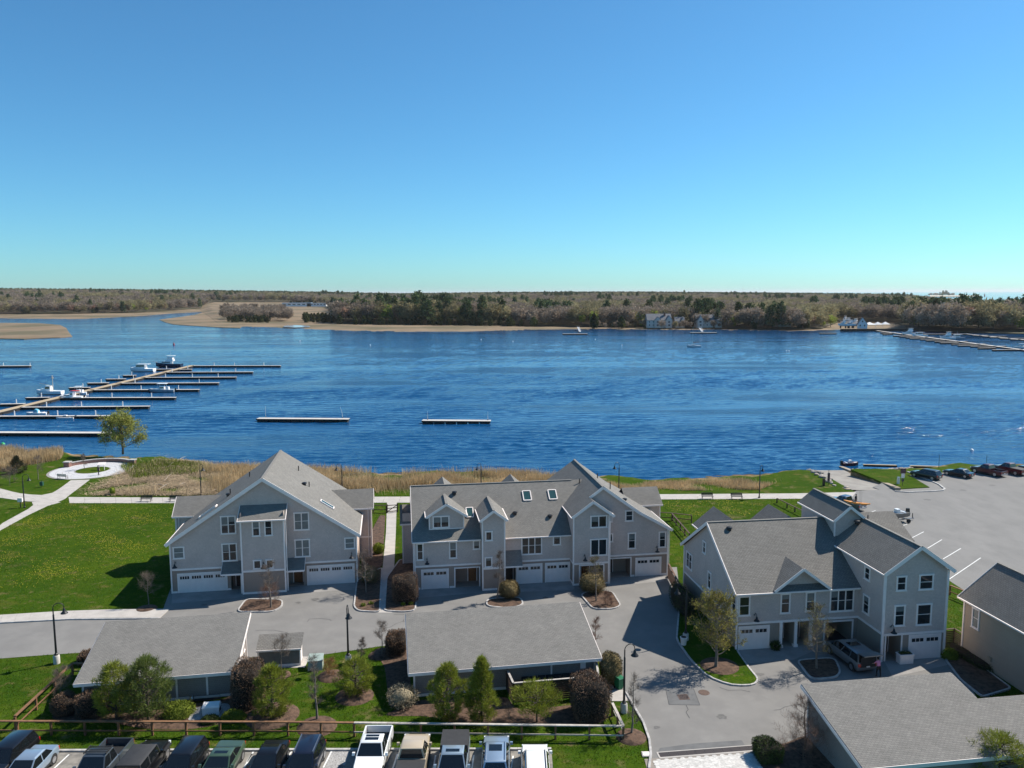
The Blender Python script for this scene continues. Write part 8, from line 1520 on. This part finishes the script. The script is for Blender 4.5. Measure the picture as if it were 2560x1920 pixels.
# plaza: curved brick wall, reading panel
M_brick = course_mat('red_brick', (0.23, 0.085, 0.06), (0.19, 0.07, 0.05), (0.32, 0.28, 0.25), .22, .075, False, .4, mort=.012)
w0, w1, wm_ = gz('0', 585, 302), gz('0', 1148, 282), gz('0', 860, 262)
def circ(a, b, c):
    ax, ay, bx, by, cx2, cy2 = a.x, a.y, b.x, b.y, c.x, c.y; d_ = 2 * (ax * (by - cy2) + bx * (cy2 - ay) + cx2 * (ay - by))
    ux = ((ax * ax + ay * ay) * (by - cy2) + (bx * bx + by * by) * (cy2 - ay) + (cx2 * cx2 + cy2 * cy2) * (ay - by)) / d_; uy = ((ax * ax + ay * ay) * (cx2 - bx) + (bx * bx + by * by) * (ax - cx2) + (cx2 * cx2 + cy2 * cy2) * (bx - ax)) / d_
    return Vector((ux, uy, 0))
cc = circ(w0, wm_, w1); R_ = (w0 - cc).length; a0, a1 = math.atan2(w0.y - cc.y, w0.x - cc.x), math.atan2(w1.y - cc.y, w1.x - cc.x)
t = thing('brick_wall', 'curved brick seat wall with pale cap behind the round plaza', 'wall', (cc.x, cc.y, 0)); n = 18
for i in range(n):
    u, v = a0 + (a1 - a0) * i / n, a0 + (a1 - a0) * (i + 1) / n; q = lambda a, r, z: (math.cos(a) * r, math.sin(a) * r, z)
    for nm_, r0_, r1_, z0_, z1_, m_ in (('wall_section', R_ - .2, R_ + .2, -.1, .62, M_brick), ('cap_stone', R_ - .27, R_ + .27, .62, .72, M_kerb)):
        v_ = v - (.004 if nm_ == 'cap_stone' else 0) * math.copysign(1, a1 - a0)
        pp = [(u, r0_), (u, r1_), (v_, r1_), (v_, r0_)]; pp = pp if a1 > a0 else pp[::-1]; pp = pp[::-1]
        obj(nm_, MB().hexa([q(a, r, z0_) for a, r in pp][::-1], [q(a, r, z1_) for a, r in pp][::-1]), m_, t)
for a in (a0, a1):
    c_ = (math.cos(a) * R_, math.sin(a) * R_); obj('pier', MB().box(c_[0] - .5, c_[0] + .5, c_[1] - .45, c_[1] + .45, -.1, .9), M_brick, t); obj('pier_cap', MB().box(c_[0] - .6, c_[0] + .6, c_[1] - .55, c_[1] + .55, .9, 1.05), M_kerb, t)
p = gz('0', 880, 330); t = thing('reading_panel', 'white slanted information panel on two legs in the plaza', 'sign', tuple(p), .1); obj('panel', MB().hexa([(-.65, -.3, 1.0), (.65, -.3, 1.0), (.65, .4, 1.35), (-.65, .4, 1.35)], [(-.65, -.3, 1.06), (.65, -.3, 1.06), (.65, .4, 1.41), (-.65, .4, 1.41)]), M_trim, t)
for s in (-.45, .45): obj('leg', MB().box(s - .05, s + .05, -.05, .05, 0, 1.18), M_trim, t)
# signs and posts
def sign(n_, x, yb, yt, label, board_=None, m=None, name='sign_post', r=.04):
    p = gz(n_, x, yb); h = hgt(*Z(n_)(x, yt), p); t = thing(name, label, 'sign', tuple(p)); obj('post', MB().tube([(0, 0, -.1), (0, 0, h)], r, 6), M_black, t)
    if board_: w, z0_, z1_ = board_; obj('sign_board', MB().box(-w / 2, w / 2, -.06, -.03, h - z1_, h - z0_), m, t); obj('sign_face', MB().box(-w * .42, w * .42, -.068, -.061, h - z1_ + (z1_ - z0_) * .15, h - z0_ - (z1_ - z0_) * .15), mat('sign_dull', (0.10, 0.05, 0.06), .6), t)
    return t
M_sred = mat('sign_maroon', (0.10, 0.015, 0.02), .5); M_sdark = mat('sign_slate', (0.06, 0.05, 0.07), .5)
t = sign('r', 1192, 392, 238, 'maroon and white notice sign on the grass point', (.9, 0, .85), M_sred); obj('white_notice', MB().box(-.28, .28, -.06, -.035, 1.5, 2.3), M_trim, t); obj('small_notice', MB().box(-.2, .2, -.06, -.035, .9, 1.35), M_sdark, t)
sign('r', 572, 380, 245, 'narrow dark sign on the lawn left of the boat ramp', (.42, .6, 2.0), M_sdark)
sign('r', 1497, 235, 125, 'thin post on the shore behind the dark SUV'); sign('r', 1897, 205, 125, 'thin post on the shore behind the maroon pickups')
p = gz('r', 1158, 372); t = thing('utility_pedestal', 'short white pedestal on the grass point', 'pedestal', tuple(p)); obj('body', MB().box(-.18, .18, -.15, .15, 0, 1.15), M_trim, t); obj('cap', MB().box(-.21, .21, -.18, .18, 1.15, 1.25), M_rim, t)
p = gz('r', 533, 382); t = thing('bollard', 'short brown wooden bollard on the lawn left of the ramp', 'bollard', tuple(p)); obj('post', MB().box(-.16, .16, -.16, .16, -.1, 1.1), M_fenced, t); obj('cap', MB().hexa([(-.18, -.18, 1.1), (.18, -.18, 1.1), (.18, .18, 1.1), (-.18, .18, 1.1)], [(-.05, -.05, 1.25), (.05, -.05, 1.25), (.05, .05, 1.25), (-.05, .05, 1.25)]), M_fenced, t)
p = gz('0', 362, 478); t = thing('waste_post', 'small green waste bag dispenser on a post in the park lawn', 'dispenser', tuple(p)); obj('post', MB().tube([(0, 0, -.1), (0, 0, 1.2)], .04, 6), M_black, t); obj('box', MB().box(-.25, .25, -.18, .18, .3, .95), mat('dark_green_box', (0.02, 0.08, 0.05), .5), t)
p = gz('0', 205, 652); t = thing('notice_box', 'small pale notice box at the foot of the park lamp', 'sign', tuple(p + Vector((-.4, -.1, 0)))); obj('box', MB().box(-.35, .35, -.12, .12, .9, 1.5), M_trim, t); obj('post', MB().box(-.05, .05, -.05, .05, 0, .9), M_black, t)
p = z7(207, 1500); t = thing('utility_cover', 'white square utility cover in the lawn corner by the driveway', 'cover', tuple(p)); obj('frame', MB().box(-.32, .32, -.3, .3, 0, .07), M_conc, t); obj('lid', MB().box(-.25, .25, -.23, .23, .07, .09), M_trim, t)
for i, (x, y, l) in enumerate(((2005, 770, 'small pale stone at the foot of the board fence'), (2030, 850, 'larger pale stone below the small one at the board fence'))):
    q = g(1380 + x / 6.9125, 1320 + y / 6.9125); o_ = link('garden_stone', SM[i]); o_.location = (q.x, q.y, .15); o_.scale = (.9, .6, .6); tag(o_, l, 'stone')
# trailer boat behind the right townhouse roof
p = gz('r', 1140, 690); tb = boat('small open boat with outboard on a trailer, behind the right townhouse', (p.x, p.y), math.radians(200), 3.6, 1.5, 'skiff', mat('dull_aluminium', (0.18, 0.18, 0.18), .4, .1, metal=.6), 'trailer_boat', group=None); tb.location.z = .62
obj('trailer_frame', MB().beam((-2.4, -.6, -.12), (2.6, -.1, -.12), .1, .12).beam((-2.4, .6, -.12), (2.6, .1, -.12), .1, .12).box(-1.3, -1.15, -.95, .95, -.2, -.08), M_rim, tb)
for s in (-1, 1): obj('trailer_wheel', MB().lathe([(.3, -.1), (.3, .1)], (-1.2, s * 1.0, -.3), 14, 'y'), M_tyre, tb)
obj('lower_unit', MB().tube([(-2.95, 0, .4), (-2.95, 0, -.35)], .06, 6), M_black, tb); obj('propeller', MB().box(-3.12, -3.05, -.2, .2, -.36, -.3).box(-3.12, -3.05, -.03, .03, -.53, -.13), M_rim, tb)

# people: one continuous skinned body each, coloured by region
def person(label, loc, rz, h=1.7, shirt=(0.4, 0.2, 0.3), pants=(0.02, 0.02, 0.03), hair=(0.02, 0.015, 0.01), skin=(0.45, 0.28, 0.2), bend=0.0, arm_l=None, arm_r=None, step=.08, leg_fwd=0.0):
    k = h / 1.7; V, E_, R_s = [], [], []
    def v(p, r, pa=None): V.append(Vector(p) * k); R_s.append(r * k); (E_.append((pa, len(V) - 1)) if pa is not None else None); return len(V) - 1
    def up_(y, z): c_, s_ = math.cos(bend), math.sin(bend); return (0 + (z - .95) * s_ + 0, y, .95 + (z - .95) * c_)
    def U3(x, y, z): c_, s_ = math.cos(bend), math.sin(bend); dz_ = z - .95; return (x * c_ + dz_ * s_, y, .95 + dz_ * c_ - x * s_)
    pel = v((0, 0, .95), .145); wa_ = v(U3(0, 0, 1.12), .125, pel); ch = v(U3(.01, 0, 1.32), .155, wa_); nk_ = v(U3(.0, 0, 1.46), .06, ch); ne = v(U3(.01, 0, 1.52), .055, nk_); hd = v(U3(.02, 0, 1.60), .098, ne); ht = v(U3(.01, 0, 1.67), .075, hd)
    for s in (-1, 1):
        hp = v((0, s * .1, .88), .105, pel); kn = v((.03 + step * s, s * .11, .48), .068, hp); an = v((-.02 + step * s * 1.4, s * .11, .09), .045, kn); v((.14 + step * s * 1.4, s * .12, .04), .038, an)
        sh_ = v(U3(0, s * .19, 1.40), .068, ch); A_ = (arm_l if s > 0 else arm_r) or ((.03, s * .24, 1.12), (.10, s * .25, .88))
        el = v(U3(*A_[0]), .046, sh_); wr = v(U3(*A_[1]), .033, el); d_ = (Vector(A_[1]) - Vector(A_[0])).normalized(); pm_ = Vector(A_[1]) + d_ * .08; pa = v(U3(*pm_), .036, wr)
        for j, (oy, ln) in enumerate(((-.028, .075), (-.009, .085), (.01, .08), (.028, .06))): f1_ = v(U3(*(pm_ + Vector((0, oy, 0)) + d_ * ln * .5)), .0095, pa); v(U3(*(pm_ + Vector((.012, oy, 0)) + d_ * ln)), .008, f1_)
        th = v(U3(*(Vector(A_[1]) + d_ * .05 + Vector((.04, -s * .02, 0)))), .011, pa); v(U3(*(Vector(A_[1]) + d_ * .09 + Vector((.055, -s * .02, 0)))), .009, th)
    me = bpy.data.meshes.new('body_cage'); me.from_pydata([tuple(q) for q in V], E_, []); tmp = bpy.data.objects.new('tmp_body', me); COL.objects.link(tmp)
    md = tmp.modifiers.new('skin', 'SKIN'); md.use_smooth_shade = True
    for i, r in enumerate(R_s): me.skin_vertices[0].data[i].radius = (r, r)
    me.skin_vertices[0].data[0].use_root = True; sb = tmp.modifiers.new('sub', 'SUBSURF'); sb.levels = 1; sb.render_levels = 1
    dg = bpy.context.evaluated_depsgraph_get(); dg.update(); bm_ = bpy.data.meshes.new_from_object(tmp.evaluated_get(dg)); bpy.data.objects.remove(tmp); bm_.name = 'body'
    bm_.materials.clear()
    for nm_, c_ in (('skin', skin), ('shirt', shirt), ('trousers', pants), ('shoes', (0.02, 0.02, 0.02))): bm_.materials.append(mat('%s_%02x%02x%02x' % (nm_, int(c_[0] * 255), int(c_[1] * 255), int(c_[2] * 255)), c_, .8, .1, 8))
    cb_, sb_ = math.cos(bend), math.sin(bend)
    for f in bm_.polygons:
        c_ = f.center / k; x, y, z = c_; zz = .95 + (z - .95) * cb_ + x * sb_ if z > .9 else z; xx = x * cb_ - (z - .95) * sb_
        f.material_index = 3 if zz < .085 else (2 if zz < 1.0 and abs(y) < .19 and not (abs(y) > .19) else (0 if zz > 1.455 or (abs(y) > .2 and zz < 1.15) or (abs(xx) > .22) else 1)); f.use_smooth = True
    t = thing('person', label, 'person', loc, rz, 'people'); obj('body', bm_, None, t)
    hh_ = Vector(U3(.0, 0, 1.635)) * k; b = bmesh.new(); bmesh.ops.create_icosphere(b, subdivisions=2, radius=.108 * k)
    for q in b.verts: q.co.x -= .015 * k; q.co.z *= 1.08
    bmesh.ops.delete(b, geom=[q for q in b.verts if q.co.z < -.02 * k and q.co.x > -.01 * k], context='VERTS'); bmesh.ops.translate(b, verts=b.verts, vec=hh_); hm_ = bpy.data.meshes.new('hair'); b.to_mesh(hm_); b.free(); hm_.materials.append(mat('hair_dark', hair, .7, .1)); obj('hair', hm_, None, t)
    f_ = MB(); nx = Vector(U3(.115, 0, 1.595)) * k; obj('nose', f_.lathe([(.016 * k, -.02 * k), (.008 * k, .02 * k)], nx, 6), mat('skin_%02x%02x%02x' % tuple(int(q * 255) for q in skin), skin), t)
    return t
pp_ = gz('3', 1482, 1420); fc = math.atan2(VAN.location.y - pp_.y, VAN.location.x - pp_.x)
person('person in a pink top and dark trousers reaching into the open tailgate', (pp_.x, pp_.y, .02), fc, 1.68, (0.72, 0.25, 0.42), (0.012, 0.012, 0.016), (0.03, 0.018, 0.012), bend=.22, arm_l=((.25, .22, 1.2), (.5, .15, 1.12)), arm_r=((.22, -.24, 1.15), (.42, -.18, 1.0)))
pp_ = gz('0', 852, 375); person('person in dark clothes standing by the plaza centre lawn', (pp_.x, pp_.y, .04), 1.2, 1.72, (0.05, 0.045, 0.03), (0.02, 0.02, 0.02), step=.12)
bb = RP.matrix_basis @ Vector((-1.6, 0, 0)); person('person in black standing in the bed of the ramp pickup', (bb.x, bb.y, .64), RP.rotation_euler.z + PI, 1.75, (0.012, 0.012, 0.014), (0.015, 0.015, 0.02), bend=.12)
# ================================================================== air over the far shore
hz_m = bpy.data.materials.new('haze'); hz_m.use_nodes = True; t_ = hz_m.node_tree; t_.nodes.clear()
pv_ = t_.nodes.new('ShaderNodeVolumePrincipled'); ot = t_.nodes.new('ShaderNodeOutputMaterial'); pv_.inputs['Color'].default_value = (0.97, 0.98, 1.0, 1); pv_.inputs['Density'].default_value = 2.6e-5; pv_.inputs['Anisotropy'].default_value = 0.2
t_.links.new(pv_.outputs[0], ot.inputs['Volume'])
tag(obj('haze', MB().box(-42000, 42000, -1000, 56000, -12, 110), hz_m), 'thin pale sea haze over the whole river and far shore', 'haze', None, 'stuff')
